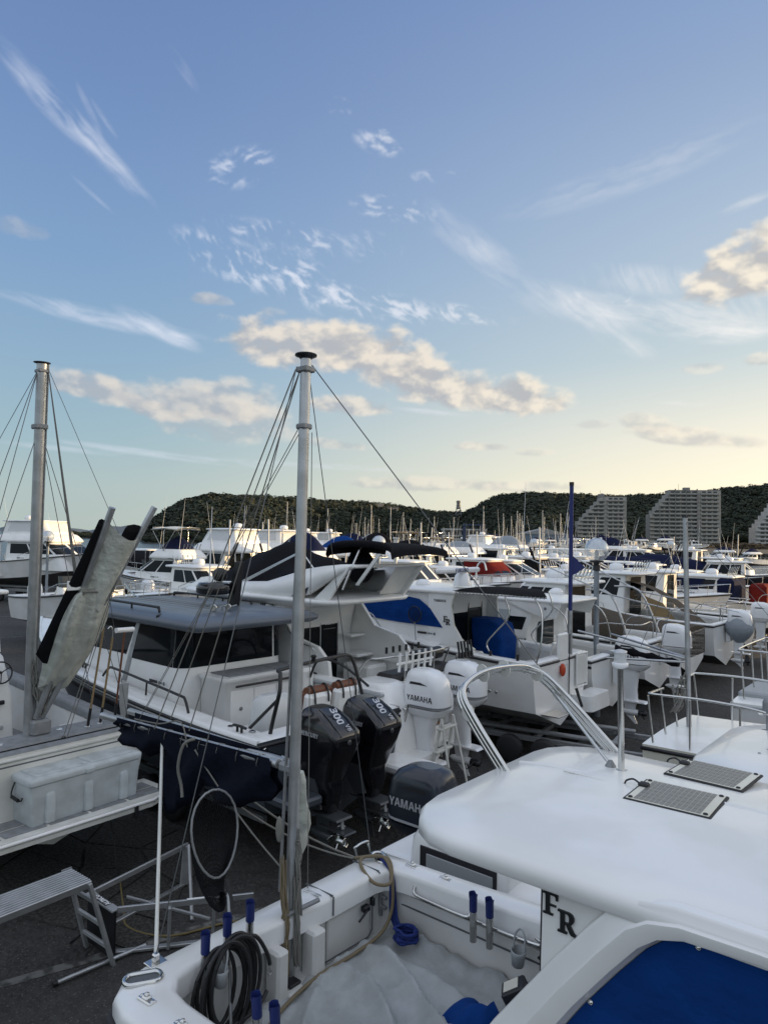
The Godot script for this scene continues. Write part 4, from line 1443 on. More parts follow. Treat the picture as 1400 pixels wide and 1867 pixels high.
	put("lens", MB.new().lathe(Vector3(2.24, 3.634, -0.49), Vector3.UP, [[0.034, 0], [0.034, 0.05]], 14), M.film, al)
	put("lamp_cap", MB.new().lathe(Vector3(2.24, 3.684, -0.49), Vector3.UP, [[0.036, 0], [0.037, 0.012], [0.01, 0.02]], 14), M.silver, al)
	for k in 3:
		var o := Vector3(0.034 * (k - 1), 0.022 * (k - 1), 0.026 * (k - 1))
		var pts := [Vector3(2.28, 2.35, -0.16), Vector3(1.75, 2.94, -0.18), Vector3(1.50, 3.22, -0.19), Vector3(1.385, 3.36, -0.22), Vector3(1.375, 3.43, -0.30), Vector3(1.41, 3.475, -0.46), Vector3(1.46, 3.475, -0.70), Vector3(1.50, 3.445, -0.84), Vector3(1.60, 3.37, -0.92), Vector3(1.92, 3.08, -0.955), Vector3(2.48, 2.56, -0.985)]
		for i in pts.size(): pts[i] += o
		put("bimini_tube", MB.new().tube(smooth_path(pts, 5), 0.0145, 8), M.steel, G)
	var tp := MB.new()
	for p in [Vector3(1.40, 3.47, -0.43), Vector3(1.44, 3.48, -0.62), Vector3(1.53, 3.43, -0.87), Vector3(1.66, 3.31, -0.93), Vector3(1.45, 3.28, -0.195)]:
		tp.lathe(p, Vector3(0.3, 0.1, -1), [[0.056, -0.003], [0.056, 0.003]], 12)
	put("tube_tie", tp, M.white_old, G)
	put("strut", MB.new().bar(Vector3(1.62, 3.33, -0.91), Vector3(2.17, 3.07, -0.51), 0.010, 6), M.steel, G)
	put("strut_foot", MB.new().lathe(Vector3(2.18, 3.035, -0.51), Vector3.UP, [[0.04, 0], [0.03, 0.02], [0.012, 0.05]], 8), M.galv, G)
	# mast and its rig
	var m0 := Vector3(0.16, 1.34, -0.02)
	var m1 := Vector3(0.09, 5.58, -0.13)
	put("mast", MB.new().bar(m0, m1, 0.038, 16), M.alu, G)
	var ax := (m1 - m0).normalized()
	var tk := MB.new()
	tk.box((m0 + m1) / 2 + Vector3(-0.042, 0.2, 0.012), Vector3(0.014, 3.6, 0.022), 0.003, Basis(Vector3(0, 0, 1), -0.016) * Basis(Vector3(1, 0, 0), -0.026))
	put("sail_track", tk, M.galv, G)
	mast_head(G, m1, ax, 0.048)
	put("cross_fitting", MB.new().box(m0.lerp(m1, 0.88), Vector3(0.09, 0.04, 0.09), 0.01), M.galv, G)
	wire(G, "stay", m1 + Vector3(0.02, -0.06, -0.04), Vector3(1.58, 3.42, -0.90), 0.004, M.wire)
	wire(G, "stay", m1 + Vector3(-0.04, -0.08, 0.05), Vector3(-0.005, 1.80, 0.90), 0.0045, M.wire)
	wire(G, "stay", m1 + Vector3(-0.02, -0.10, -0.05), Vector3(0.05, 1.78, -0.98), 0.0045, M.wire)
	for q in [[0.03, 0.02], [0.0, 0.05], [-0.02, 0.0]]:
		wire(G, "halyard", m1 + Vector3(-0.05, -0.10 - q[0], q[1]), Vector3(-1.18 + q[0] * 8, 2.78, -0.05 + q[1] * 5), 0.006, M.rope)
	wire(G, "halyard", m0.lerp(m1, 0.88) + Vector3(-0.05, 0, 0), Vector3(-1.9, 2.66, -0.1), 0.004, M.rope)
	wire(G, "halyard", m0.lerp(m1, 0.88) + Vector3(-0.05, 0, -0.03), Vector3(-2.1, 2.70, -0.3), 0.004, M.rope)
	wire(G, "halyard", m0.lerp(m1, 0.87) + Vector3(0.05, 0, -0.03), Vector3(0.22, 1.9, -0.12), 0.004, M.rope)
	wire(G, "sheet", Vector3(-1.0, 2.6, -0.05), Vector3(0.15, 1.95, -0.05), 0.008, M.rope, 0.05)
	wire(G, "sheet", Vector3(-1.0, 2.6, -0.05), Vector3(-0.02, 1.79, -0.86), 0.009, M.rope, 0.10)
	wire(G, "sheet", Vector3(-0.5, 2.3, -0.07), Vector3(-0.02, 1.79, -0.84), 0.007, M.rope, 0.06)
	# brace from the boom end down to the transom corner
	put("boom_brace", MB.new().bar(Vector3(-1.62, 2.58, -0.16), Vector3(-0.005, 1.79, 0.90), 0.013, 7), M.white_old, G)
	put("brace_fitting", MB.new().box(Vector3(-0.005, 1.79, 0.90), Vector3(0.04, 0.05, 0.04), 0.008), M.steel, G)
	# the two booms of the steadying sail and the dark cloth lashed along them
	var bms := [[Vector3(-0.02, 2.70, -0.05), Vector3(-2.62, 2.57, -0.16)], [Vector3(-0.02, 2.70, -0.12), Vector3(-2.85, 2.50, -0.58)]]
	for b in bms: put("boom", MB.new().bar(b[0], b[1], 0.032, 10), M.alu, G)
	put("gooseneck", MB.new().box(Vector3(0.06, 2.69, -0.08), Vector3(0.14, 0.06, 0.10), 0.012), M.galv, G)
	rows = []
	for i in 25:
		var u := i / 24.0
		var top: Vector3 = bms[0][1].lerp(bms[0][0], 0.13 + 0.85 * u)
		var back: Vector3 = top.lerp(bms[1][1].lerp(bms[1][0], 0.10 + 0.88 * u), 0.55)
		# how far the cloth hangs at this place
		var deep := 0.12 + 0.13 * smoothstep(0.0, 0.22, u)
		deep += 0.36 * smoothstep(0.34, 0.40, u) * (1.0 - smoothstep(0.50, 0.64, u)) + 0.14 * smoothstep(0.55, 0.75, u) * (1.0 - smoothstep(0.9, 1.0, u))
		deep += (0.035 * sin(u * 33.0) + 0.02 * sin(u * 61.0)) * smoothstep(0.1, 0.4, u)
		var row := PackedVector3Array()
		for j in 9:
			var f := j / 8.0
			var fold := 0.05 * sin(f * 6.0 + u * 19.0) + 0.03 * sin(u * 47.0 + f * 3.0)
			row.append(top + Vector3(0.02 * sin(f * 9 + u * 12), 0.035 - f * deep, 0.035 + fold * f * 1.2))
		for j in range(8, -1, -1):
			var f := j / 8.0
			row.append(back.lerp(top, 0.35 * f) + Vector3(0, 0.04 - f * deep * 0.9, -0.03 - 0.05 * sin(f * 5.0 + u * 15.0) * f))
		rows.append(row)
	put("furled_sail", MB.new().grid(rows), M.navy_sail, G)
	var lz := MB.new()
	for k in 9:
		var c: Vector3 = bms[0][1].lerp(bms[0][0], 0.16 + 0.095 * k)
		var ring := PackedVector3Array()
		for j in 9: ring.append(c + Vector3(0.02 * sin(j), cos(TAU * j / 8) * 0.05 - 0.012, sin(TAU * j / 8) * 0.05))
		lz.tube(ring, 0.003, 4)
	put("lashing", lz, M.rope, G)
	put("furling_rope", MB.new().tube(smooth_path([Vector3(-0.9, 2.72, 0.02), Vector3(-0.95, 2.68, 0.09), Vector3(-1.0, 2.5, 0.10), Vector3(-0.98, 2.36, 0.08), Vector3(-0.95, 2.28, 0.09)]), 0.012, 7), M.rope, G)
	put("block_rope", MB.new().tube(smooth_path([Vector3(-1.98, 2.66, -0.11), Vector3(-1.55, 2.70, -0.08), Vector3(-1.2, 2.78, -0.05), Vector3(-1.1, 2.6, -0.05)]), 0.006, 5), M.rope, G)
	# pale cloth sleeve tied behind the mast
	rows = []
	for i in 11:
		var u := i / 10.0
		var c := Vector3(0.02, 2.62 - 0.72 * u, -0.20 - 0.02 * sin(u * 4))
		var w := 0.045 + 0.03 * sin(u * 2.6) + 0.01 * sin(u * 17)
		if u > 0.75: w *= 0.55
		var ring := PackedVector3Array()
		for j in 10:
			var a := TAU * j / 10
			ring.append(c + Vector3(cos(a) * w * (1 + 0.2 * sin(a * 3 + u * 6)), 0, sin(a) * w * 0.9))
		rows.append(ring)
	put("mast_sleeve", MB.new().loft(rows), M.sail, G)
	# rope coils round the foot of the mast
	put("rope_coil", knot_bundle(Vector3(0.20, 2.02, -0.03), Vector3(0.25, 1.44, -0.01), 0.020, 9, 12, 0.006), M.rope, G)
	put("rope_coil", knot_bundle(Vector3(0.17, 2.4, -0.06), Vector3(0.22, 1.75, -0.04), 0.022, 6, 13, 0.006), M.rope, G)
	put("rope_coil", knot_bundle(Vector3(0.14, 2.15, 0.04), Vector3(0.24, 1.40, 0.07), 0.022, 7, 14, 0.006), M.rope_tan, G)
	put("mast_cleat", MB.new().bar(Vector3(0.25, 1.80, -0.20), Vector3(0.20, 1.775, 0.05), 0.016, 7), M.galv, G)
	var bh := MB.new()
	bh.ell(Vector3(0.12, 2.32, 0.06), Vector3(0.03, 0.09, 0.02), 8, 5)
	put("rope_block", bh, M.rope, G)
	var tr := make_trailer(5.6, 2.2, 0.52)
	tr.position = Vector3(-0.725, 0, -5.0) + Basis(Vector3.UP, deg_to_rad(-40)) * Vector3(0.7, 0, 0)
	tr.rotation_degrees.y = -40
	tag(tr, "galvanised trailer under the nearest white boat with the open cockpit", "trailer", "boat trailers")
	trailer0 = tr
	# --- things lying in or hung on this boat ---
	var T := Transform3D(Basis(Vector3.UP, deg_to_rad(-40)), Vector3(-0.725, 0, -5.0))
	# crumpled tarpaulin over the sole
	var rng := FastNoiseLite.new()
	rng.seed = 33
	rng.frequency = 1.0
	rng.fractal_octaves = 3
	rows = []
	# folds: middle, direction, half length, width, height
	var folds := [[Vector2(1.15, -0.35), Vector2(0.94, 0.34), 0.75, 0.10, 0.075], [Vector2(1.0, -0.05), Vector2(0.90, 0.44), 0.70, 0.13, 0.085], [Vector2(1.45, 0.10), Vector2(0.97, -0.24), 0.60, 0.12, 0.10], [Vector2(0.8, -0.62), Vector2(0.99, 0.1), 0.55, 0.08, 0.04], [Vector2(1.25, 0.38), Vector2(0.8, 0.6), 0.5, 0.12, 0.09], [Vector2(0.55, 0.12), Vector2(0.5, 0.87), 0.4, 0.07, 0.03], [Vector2(1.6, -0.6), Vector2(0.85, -0.53), 0.45, 0.10, 0.06], [Vector2(1.75, 0.45), Vector2(0.3, 0.95), 0.35, 0.12, 0.08], [Vector2(0.62, -0.25), Vector2(0.8, -0.6), 0.35, 0.05, 0.025]]
	var nx := 90
	var nz := 70
	for i in nx + 1:
		var row := PackedVector3Array()
		for j in nz + 1:
			var x := lerpf(0.27, 2.5, float(i) / nx)
			var z := lerpf(-0.985, 0.9, float(j) / nz)
			var y := 1.287 + 0.012 * rng.get_noise_2d(x * 2.2, z * 2.2) + 0.004 * rng.get_noise_2d(x * 9, z * 9)
			for f in folds:
				var p = Vector2(x, z) - f[0]
				var dr: Vector2 = f[1]
				var along = p.dot(dr)
				var ac = p.x * -dr.y + p.y * dr.x + 0.05 * sin(along * 4.0 + f[0].x * 9.0)
				var sg: float = f[3] if ac > 0 else f[3] * 0.45
				y += f[4] * 1.75 * exp(-absf(ac) / (sg * 0.75)) * exp(-pow(along / f[2], 4.0))
			var edge := maxf(smoothstep(0.22, 0.0, x - 0.27), maxf(smoothstep(0.16, 0.0, z + 0.985), smoothstep(0.2, 0.0, 0.9 - z)))
			y += 0.07 * edge * (0.6 + 0.8 * rng.get_noise_2d(x * 3.1 + 5, z * 3.1))
			row.append(Vector3(x, y, z))
		rows.append(row)
	var tp2 := put("tarpaulin", MB.new().grid(rows), M.tarp, self)
	tp2.transform = T
	tag(tp2, "crumpled grey white tarpaulin spread over the cockpit floor of the nearest boat", "tarpaulin")
	# hose coil hung on the transom
	var hs := MB.new()
	var hr := RandomNumberGenerator.new()
	hr.seed = 9
	for k in 9:
		var pts := []
		var r0 := 0.115 + hr.randf() * 0.05
		var dz := hr.randf_range(-0.05, 0.05)
		var dx := hr.randf_range(0.0, 0.09)
		var hh := 0.23 + hr.randf() * 0.06
		for i in 17:
			var a := TAU * i / 16 + 1.0
			pts.append(Vector3(0.24 + dx, 1.62 + cos(a) * hh - 0.02 * k * 0.3, 0.60 + dz + sin(a) * r0 * 1.15))
		hs.tube(smooth_path(pts, 3), 0.0125, 7)
	hs.tube(smooth_path([Vector3(0.30, 1.85, 0.52), Vector3(0.30, 1.82, 0.40), Vector3(0.29, 1.68, 0.30), Vector3(0.28, 1.58, 0.26)]), 0.0125, 7)
	hs.tube(smooth_path([Vector3(0.30, 1.36, 0.6), Vector3(0.34, 1.40, 0.42), Vector3(0.30, 1.44, 0.30)]), 0.0125, 7)
	var ho := put("hose_coil", hs, M.hose, self)
	ho.transform = T
	tag(ho, "black garden hose coiled and hung inside the transom of the nearest boat", "hose")
	var hk := MB.new()
	hk.tube(smooth_path([Vector3(0.28, 1.585, 0.26), Vector3(0.28, 1.55, 0.26), Vector3(0.275, 1.52, 0.24), Vector3(0.275, 1.51, 0.26), Vector3(0.275, 1.53, 0.27)]), 0.004, 5)
	put("hook", hk, M.steel, ho)
	# grey cup hanging below the rod holder, and the pouch on the far rail
	for q in [["rod_cup", Vector3(0.30, 1.72, 0.66), "grey plastic cup hung beside the coiled black hose", 0.045], ["rail_pouch", Vector3(1.42, 1.60, -0.87), "grey holder hung on the far grab rail beside the rod holders", 0.05]]:
		var cu := MB.new()
		cu.lathe(q[1], Vector3(0.1, 1, 0.1), [[0.005, -0.09], [q[3] * 0.8, -0.085], [q[3], 0.0], [q[3] * 1.02, 0.02], [q[3] * 0.9, 0.02], [q[3] * 0.85, -0.06], [0.01, -0.07]], 14)
		var c := put(q[0], cu, M.plastic_grey, self)
		c.transform = T
		tag(c, q[2], "holder")
		put("strap", MB.new().tube(smooth_path([q[1] + Vector3(-0.04, 0.01, 0), q[1] + Vector3(-0.035, 0.10, -0.02), q[1] + Vector3(0.0, 0.14, -0.03), q[1] + Vector3(0.035, 0.10, -0.02), q[1] + Vector3(0.04, 0.01, 0)]), 0.007, 5), M.plastic_grey, c)
	# landing net standing in the middle rod holder
	var net := thing("landing_net", "landing net with a long handle and black mesh stood in the transom rod holder", "net", T.origin, -40)
	put("handle", MB.new().bar(Vector3(0.31, 1.30, 0.58), Vector3(0.0, 2.02, 0.38), 0.011, 8), M.alu_dull, net)
	put("grip", MB.new().bar(Vector3(0.06, 1.90, 0.39), Vector3(-0.02, 2.06, 0.38), 0.016, 8), M.rubber, net)
	var hoop := []
	for i in 25:
		var a := TAU * i / 24
		hoop.append(Vector3(-0.05 - 0.10 * (1 - cos(a)) * 0.5 - 0.1, 2.29 - cos(a) * 0.275, 0.34 + sin(a) * 0.185 * (1.0 + 0.15 * -cos(a))))
	put("hoop", MB.new().tube(PackedVector3Array(hoop), 0.008, 7), M.galv, net)
	var mesh := MB.new()
	var prof := func(u: float, v: float) -> Vector3:
		# bag pulled down and back from the hoop
		var a := TAU * u
		var p: Vector3 = hoop[int(round(u * 24)) % 24]
		p = (hoop[int(floor(u * 24)) % 24] as Vector3).lerp(hoop[(int(floor(u * 24)) + 1) % 24], u * 24 - floor(u * 24))
		var low := Vector3(-0.12, 1.86, 0.33)
		var w := v * v * (3 - 2 * v)
		return p.lerp(low + (p - Vector3(-0.15, 2.29, 0.34)) * 0.22, w) + Vector3(-0.07 * sin(v * PI), -0.06 * sin(v * PI), 0)
	for k in 56:
		for d in [-1, 1]:
			var pts := PackedVector3Array()
			for i in 11:
				var v := i / 10.0
				pts.append(prof.call(fposmod(k / 56.0 + d * v * 0.28, 1.0), v))
			mesh.tube(pts, 0.0021, 3)
	put("net_bag", mesh, M.netting, net).set_meta("kind", "stuff")
	# blue line and its heap, tan line across the floor
	var br := MB.new()
	for k in 3:
		br.tube(smooth_path([Vector3(0.06 + 0.02 * k, 1.775, -1.03 + 0.012 * k), Vector3(0.20, 1.785, -0.99 + 0.015 * k), Vector3(0.29 + 0.01 * k, 1.72, -0.93), Vector3(0.29 + 0.015 * k, 1.55, -0.93 - 0.01 * k), Vector3(0.31 + 0.03 * k, 1.42, -0.92), Vector3(0.40 + 0.04 * k, 1.345, -0.90)]), 0.011, 7)
	var rg := RandomNumberGenerator.new()
	rg.seed = 3
	for k in 7:
		var pts := []
		for i in 10:
			var a := TAU * i / 9 + k
			pts.append(Vector3(0.50 + cos(a) * (0.05 + rg.randf() * 0.05), 1.345 + 0.012 * k + rg.randf() * 0.015, -0.86 + sin(a) * (0.05 + rg.randf() * 0.04)))
		br.tube(smooth_path(pts, 3), 0.011, 6)
	var bro := put("blue_rope", br, M.rope_blue, self)
	bro.transform = T
	tag(bro, "blue mooring rope led through the far stern hawse to a heap on the tarpaulin", "rope")
	var tn := MB.new()
	tn.tube(smooth_path([Vector3(-0.04, 1.77, -0.88), Vector3(0.12, 1.80, -0.99), Vector3(0.25, 1.79, -0.95), Vector3(0.33, 1.70, -0.88), Vector3(0.27, 1.72, -0.76), Vector3(0.10, 1.785, -0.80), Vector3(0.05, 1.80, -0.90), Vector3(0.2, 1.80, -1.0), Vector3(0.32, 1.72, -0.91), Vector3(0.33, 1.50, -0.90), Vector3(0.33, 1.37, -0.78), Vector3(0.33, 1.345, -0.5), Vector3(0.32, 1.34, -0.1), Vector3(0.40, 1.335, 0.3), Vector3(0.55, 1.335, 0.55), Vector3(0.9, 1.34, 0.72), Vector3(1.2, 1.33, 0.76)], 6), 0.013, 7)
	var tno := put("tan_rope", tn, M.rope_tan, self)
	tno.transform = T
	tag(tno, "thick tan rope looped over the far stern corner and laid along the cockpit floor", "rope")
	# blue cloth and a black and cream box near the cabin
	rows = []
	for i in 13:
		var u := i / 12.0
		var row := PackedVector3Array()
		for j in 13:
			var v := j / 12.0
			var y := 1.33 + 0.16 * sin(PI * u) * sin(PI * v) + 0.03 * sin(u * 9 + v * 4) + (0.07 if u > 0.72 and v > 0.3 else 0.0)
			row.append(Vector3(1.18 + 0.42 * u, y, -0.62 + 0.42 * v + 0.05 * u))
		rows.append(row)
	var bc := put("blue_cloth", MB.new().grid(rows), M.blue, self)
	bc.transform = T
	tag(bc, "folded blue canvas cloth dropped on the tarpaulin beside the cabin", "cloth")
	var bx := MB.new()
	var bb := Basis(Vector3.UP, 0.5) * Basis(Vector3(0, 0, 1), 0.5)
	bx.box(Vector3(1.50, 1.46, -0.70), Vector3(0.16, 0.10, 0.14), 0.01, bb)
	var bo := put("tackle_box", bx, M.ink, self)
	bo.transform = T
	tag(bo, "small black box with a cream printed top behind the blue cloth", "box")
	var lid := MB.new()
	lid.box(Vector3(1.50, 1.46, -0.70) + bb * Vector3(-0.01, 0.053, 0), Vector3(0.10, 0.006, 0.10), 0.002, bb)
	put("printed_top", lid, M.cream, bo)
	# solar panels on the roof
	for q in [[Vector3(2.62, 3.052, -0.235), 2.0, "nearer of the two thin solar panels on the nearest boat's roof"], [Vector3(2.645, 3.041, -0.765), -3.0, "farther thin solar panel on the nearest boat's roof, behind the light pole"]]:
		var P := thing("solar_panel", q[2], "solar panel", T * q[0], -40 + q[1], "solar panels on the roof")
		put("border", MB.new().box(Vector3(0, 0.006, 0), Vector3(0.40, 0.012, 0.355), 0.004), M.rubber, P)
		put("sheet", MB.new().box(Vector3(0, 0.013, 0), Vector3(0.375, 0.003, 0.33), 0.001), M.cream, P)
		var n := 0
		for i in 13:
			for j in 6:
				var c := MB.new()
				c.box(Vector3(-0.143 + i * 0.0235, 0.0152, -0.131 + j * 0.0525), Vector3(0.0205, 0.0015, 0.0490))
				put("cell", c, M.solar, P)
		for s in [[-1, -1], [-1, 1], [1, -1], [1, 1]]:
			put("eyelet", MB.new().lathe(Vector3(0.17 * s[0], 0.014, 0.148 * s[1]), Vector3.UP, [[0.012, 0], [0.010, 0.006], [0.001, 0.007]], 8), M.rubber, P)
		put("junction_box", MB.new().box(Vector3(-0.17, 0.022, -0.05), Vector3(0.05, 0.018, 0.045), 0.006), M.rubber, P)
		put("lead", MB.new().tube(smooth_path([Vector3(-0.19, 0.022, -0.05), Vector3(-0.23, 0.03, -0.07), Vector3(-0.26, 0.02, -0.06), Vector3(-0.265, 0.006, -0.045)]), 0.005, 5), M.rubber, P)

var trailer0: Node3D

func trailer_for(at: Vector3, deg: float, label: String) -> void:
	dup(trailer0, at + Basis(Vector3.UP, deg_to_rad(deg)) * Vector3(0.8, 0, 0), deg, label, "boat trailers")

func boat_a() -> void:
	var at := Vector3(-3.9, 0, -8.7)
	var A := thing("fishing_boat", "white fishing boat at left edge with mast, pale hanging sail and stern platform", "boat", at, 142)
	var h := Hull.new()
	h.L = 8.5
	h.B = 2.62
	h.yk = 0.55
	h.ya = 1.72
	h.yf = 2.35
	add_hull(A, h, M.white_old, M.bottom, M.white_old, 12)
	add_deck(A, h, 0.62, M.white_old)
	add_well(A, h, 0.62, 1.12, M.deckgrey, M.white_in, M.deckgrey, 0.24)
	# aft deck with sockets, transom step and swim platform
	put("aft_deck", MB.new().box(Vector3(0.42, 1.72, 0), Vector3(0.50, 0.10, 2.30), 0.02), M.deckgrey, A)
	put("transom_coaming", MB.new().box(Vector3(0.13, 1.69, 0), Vector3(0.09, 0.12, 2.44), 0.02), M.white_old, A)
	put("transom_seam", MB.new().box(Vector3(0.005, 1.60, 0), Vector3(0.012, 0.018, 2.40)), M.groove, A)
	var pf := MB.new()
	pf.prism(PackedVector2Array([Vector2(0.1, -1.28), Vector2(-0.42, -1.28), Vector2(-0.58, -1.1), Vector2(-0.6, 0.95), Vector2(-0.50, 1.18), Vector2(-0.28, 1.28), Vector2(0.1, 1.28)]), 0.11, Transform3D(Basis(Vector3(1, 0, 0), Vector3(0, 0, 1), Vector3(0, -1, 0)), Vector3(0, 0.93, 0)))
	put("swim_platform", pf, M.white_old, A)
	var lip := PackedVector3Array([Vector3(0.1, 0.955, -1.285), Vector3(-0.42, 0.955, -1.285), Vector3(-0.585, 0.955, -1.1), Vector3(-0.605, 0.955, 0.95), Vector3(-0.505, 0.955, 1.19), Vector3(-0.28, 0.955, 1.285), Vector3(0.1, 0.955, 1.285)])
	put("platform_lip", MB.new().tube(lip, 0.022, 6), M.white, A)
	for i in 5:
		for j in 2:
			put("tread_pad", MB.new().box(Vector3(-0.13 - 0.24 * j, 0.989, -1.06 + i * 0.50), Vector3(0.21, 0.008, 0.46), 0.003), M.deckgrey, A)
	for p in [Vector3(0.36, 1.772, 0.60), Vector3(0.40, 1.772, 0.80), Vector3(0.35, 1.772, -0.5), Vector3(0.5, 1.772, 0.3), Vector3(0.5, 1.772, 1.0)]:
		put("rod_socket", MB.new().lathe(p, Vector3.UP, [[0.045, 0], [0.04, 0.006], [0.02, 0.007], [0.018, 0.001]], 12), M.steel, A)
	put("platform_bracket", MB.new().box(Vector3(-0.2, 0.86, 0.9), Vector3(0.5, 0.03, 0.12), 0.005), M.darkmetal, A)
	put("platform_catch", MB.new().box(Vector3(-0.60, 0.88, 0.72), Vector3(0.05, 0.16, 0.05), 0.01), M.black, A)
	put("cleat_fitting", MB.new().tube(smooth_path([Vector3(0.10, 1.76, 0.95), Vector3(0.02, 1.74, 0.96), Vector3(-0.02, 1.6, 0.98), Vector3(-0.05, 1.52, 1.02)]), 0.010, 6), M.steel, A)
	put("cleat_fitting", MB.new().bar(Vector3(0.02, 1.66, 1.06), Vector3(-0.02, 1.48, 1.10), 0.014, 6), M.black, A)
	# steering console at the picture's edge
	var cl := [[1.12, 2.15, 3.3, 0.52, 0.15, 0.08], [1.9, 2.2, 3.2, 0.5, 0.15, 0.08], [2.45, 2.45, 3.1, 0.46, 0.15, 0.06], [2.55, 2.6, 3.0, 0.42, 0.1, 0.05]]
	put("console", cabin_mesh(cl), M.white_in, A)
	var ws := [[2.5, 2.62, 3.05, 0.45, 0.15, 0.05], [3.35, 2.75, 3.1, 0.42, 0.15, 0.05]]
	put("windscreen", pane_mesh(ws, 4.2, 24.8, 0, 1), M.film, A)
	var tb := MB.new()
	tb.tube(PackedVector3Array([Vector3(2.62, 2.5, 0.46), Vector3(2.75, 3.38, 0.43)]), 0.02, 6)
	tb.tube(PackedVector3Array([Vector3(2.62, 2.5, -0.46), Vector3(2.75, 3.38, -0.43)]), 0.02, 6)
	put("windscreen_frame", tb, M.white, A)
	put("hardtop", roof_mesh(2.5, 3.6, 0.55, 0.15, 0.1, 3.36, 0.06, 0.03), M.white, A)
	var wh := MB.new()
	var c0 := Vector3(2.24, 2.26, 0.33)
	var ring := PackedVector3Array()
	for i in 21: ring.append(c0 + Vector3(0.03 * sin(TAU * i / 20), 0.15 * sin(TAU * i / 20), 0.15 * cos(TAU * i / 20)))
	wh.tube(ring, 0.012, 6)
	for i in 3: wh.bar(c0, c0 + Vector3(0, 0.15 * sin(TAU * i / 3 + 0.5), 0.15 * cos(TAU * i / 3 + 0.5)), 0.008)
	wh.bar(c0, c0 + Vector3(0.12, 0, 0), 0.02)
	put("steering_wheel", wh, M.black, A)
	put("console_latch", MB.new().box(Vector3(2.16, 1.85, 0.30), Vector3(0.04, 0.06, 0.10), 0.01), M.darkmetal, A)
	put("console_latch", MB.new().box(Vector3(2.14, 1.5, 0.30), Vector3(0.04, 0.06, 0.06), 0.01), M.plastic_grey, A)
	put("dash_screen", MB.new().box(Vector3(2.38, 2.44, 0.1), Vector3(0.05, 0.16, 0.3), 0.02), M.black, A)
	put("locker", MB.new().box(Vector3(1.25, 1.32, 1.0), Vector3(0.9, 0.36, 0.22), 0.03), M.white_in, A)
	put("deck_hatch", MB.new().box(Vector3(1.3, 1.125, 0.2), Vector3(0.7, 0.02, 0.8), 0.006), M.deckgrey, A)
	# mast, booms and sail
	var m0 := Vector3(0.55, 1.76, -0.08)
	var m1 := Vector3(0.30, 6.38, -0.18)
	put("mast", MB.new().bar(m0, m1, 0.062, 16), M.alu, A)
	put("sail_track", MB.new().bar(m0 + Vector3(-0.02, 0, 0.068), m1 + Vector3(-0.02, 0, 0.068), 0.014, 5), M.galv, A)
	mast_head(A, m1, (m1 - m0).normalized(), 0.06)
	put("mast_foot", MB.new().box(Vector3(0.52, 1.86, 0.02), Vector3(0.26, 0.20, 0.24), 0.03), M.galv, A)
	put("cross_fitting", MB.new().box(m0.lerp(m1, 0.83), Vector3(0.15, 0.06, 0.15), 0.01), M.galv, A)
	var ba := [Vector3(0.46, 1.98, -0.03), Vector3(-0.60, 4.60, 0.28)]
	var bb := [Vector3(0.46, 1.98, 0.04), Vector3(-0.60, 4.63, 0.86)]
	for b in [ba, bb]: put("boom", MB.new().bar(b[0], b[1], 0.040, 10), M.alu, A)
	# black cover strip on the outer side of the first boom
	var rows := []
	for i in 19:
		var u := i / 18.0
		var p: Vector3 = ba[0].lerp(ba[1], 0.27 + 0.64 * u)
		var w := lerpf(0.30, 0.10, u) * (0.65 if u < 0.03 else 1.0)
		var row := PackedVector3Array()
		for j in 8:
			var a := TAU * j / 8
			row.append(p + Vector3(0.0, 0.05 + sin(a) * 0.05, -w * 0.5 + cos(a) * w * 0.5))
		rows.append(row)
	put("sail_cover", MB.new().loft(rows), M.black_canvas, A)
	var bnd := MB.new()
	bnd.box(ba[0].lerp(ba[1], 0.62) + Vector3(0.0, 0.05, -0.10), Vector3(0.02, 0.115, 0.20), 0.006)
	put("cover_strap", bnd, M.white, A)
	rows = []
	for i in 15:
		var u := i / 14.0
		var p: Vector3 = bb[0].lerp(bb[1], 0.80 + 0.09 * u)
		var row := PackedVector3Array()
		for j in 8:
			var a := TAU * j / 8
			row.append(p + Vector3(0, 0.02 + sin(a) * 0.05, -0.12 + cos(a) * 0.12))
		rows.append(row)
	put("sail_cover", MB.new().loft(rows), M.black_canvas, A)
	# cloth between the booms, gathered at a tie
	rows = []
	for i in 25:
		var u := i / 24.0
		var t := lerpf(0.93, 0.60, u)
		var p: Vector3 = ba[0].lerp(ba[1], t) + Vector3(0, 0, 0.03)
		var q: Vector3 = bb[0].lerp(bb[1], t - 0.02 + 0.05 * u)
		q = q.lerp(p, smoothstep(0.35, 1.0, u) * 0.25)
		var row := PackedVector3Array()
		for j in 15:
			var f := j / 14.0
			var s := p.lerp(q, f)
			var sag := sin(PI * f) * (0.20 + 0.06 * u)
			s += Vector3(-0.10 * sin(PI * f), -sag + 0.03 * sin(f * 9 + u * 5) * u, 0.0)
			row.append(s)
		rows.append(row)
	put("sail", MB.new().grid(rows), M.sail, A)
	rows = []
	for i in 31:
		var u := i / 30.0
		var c := Vector3(-0.19, 3.62, 0.24).lerp(Vector3(0.30, 2.40, 0.10), u) + Vector3(-0.02, 0, 0.05 * sin(u * PI))
		var w := 0.12 + 0.15 * sin(PI * pow(u, 0.75)) + 0.05 * u
		if u < 0.06: w = lerpf(0.15, 0.11, u / 0.06)
		var row := PackedVector3Array()
		for j in 24:
			var a := TAU * j / 24
			var pl := 1.0 + (0.24 * sin(a * 5 + 1.6 * u) + 0.10 * sin(a * 8 + 4 * u + 1)) * (1.0 - 0.35 * u)
			row.append(c + Vector3(cos(a) * w * 0.62 * pl, -0.12 * cos(a) * u + 0.02 * sin(a * 4) * u, sin(a) * w * pl))
		rows.append(row)
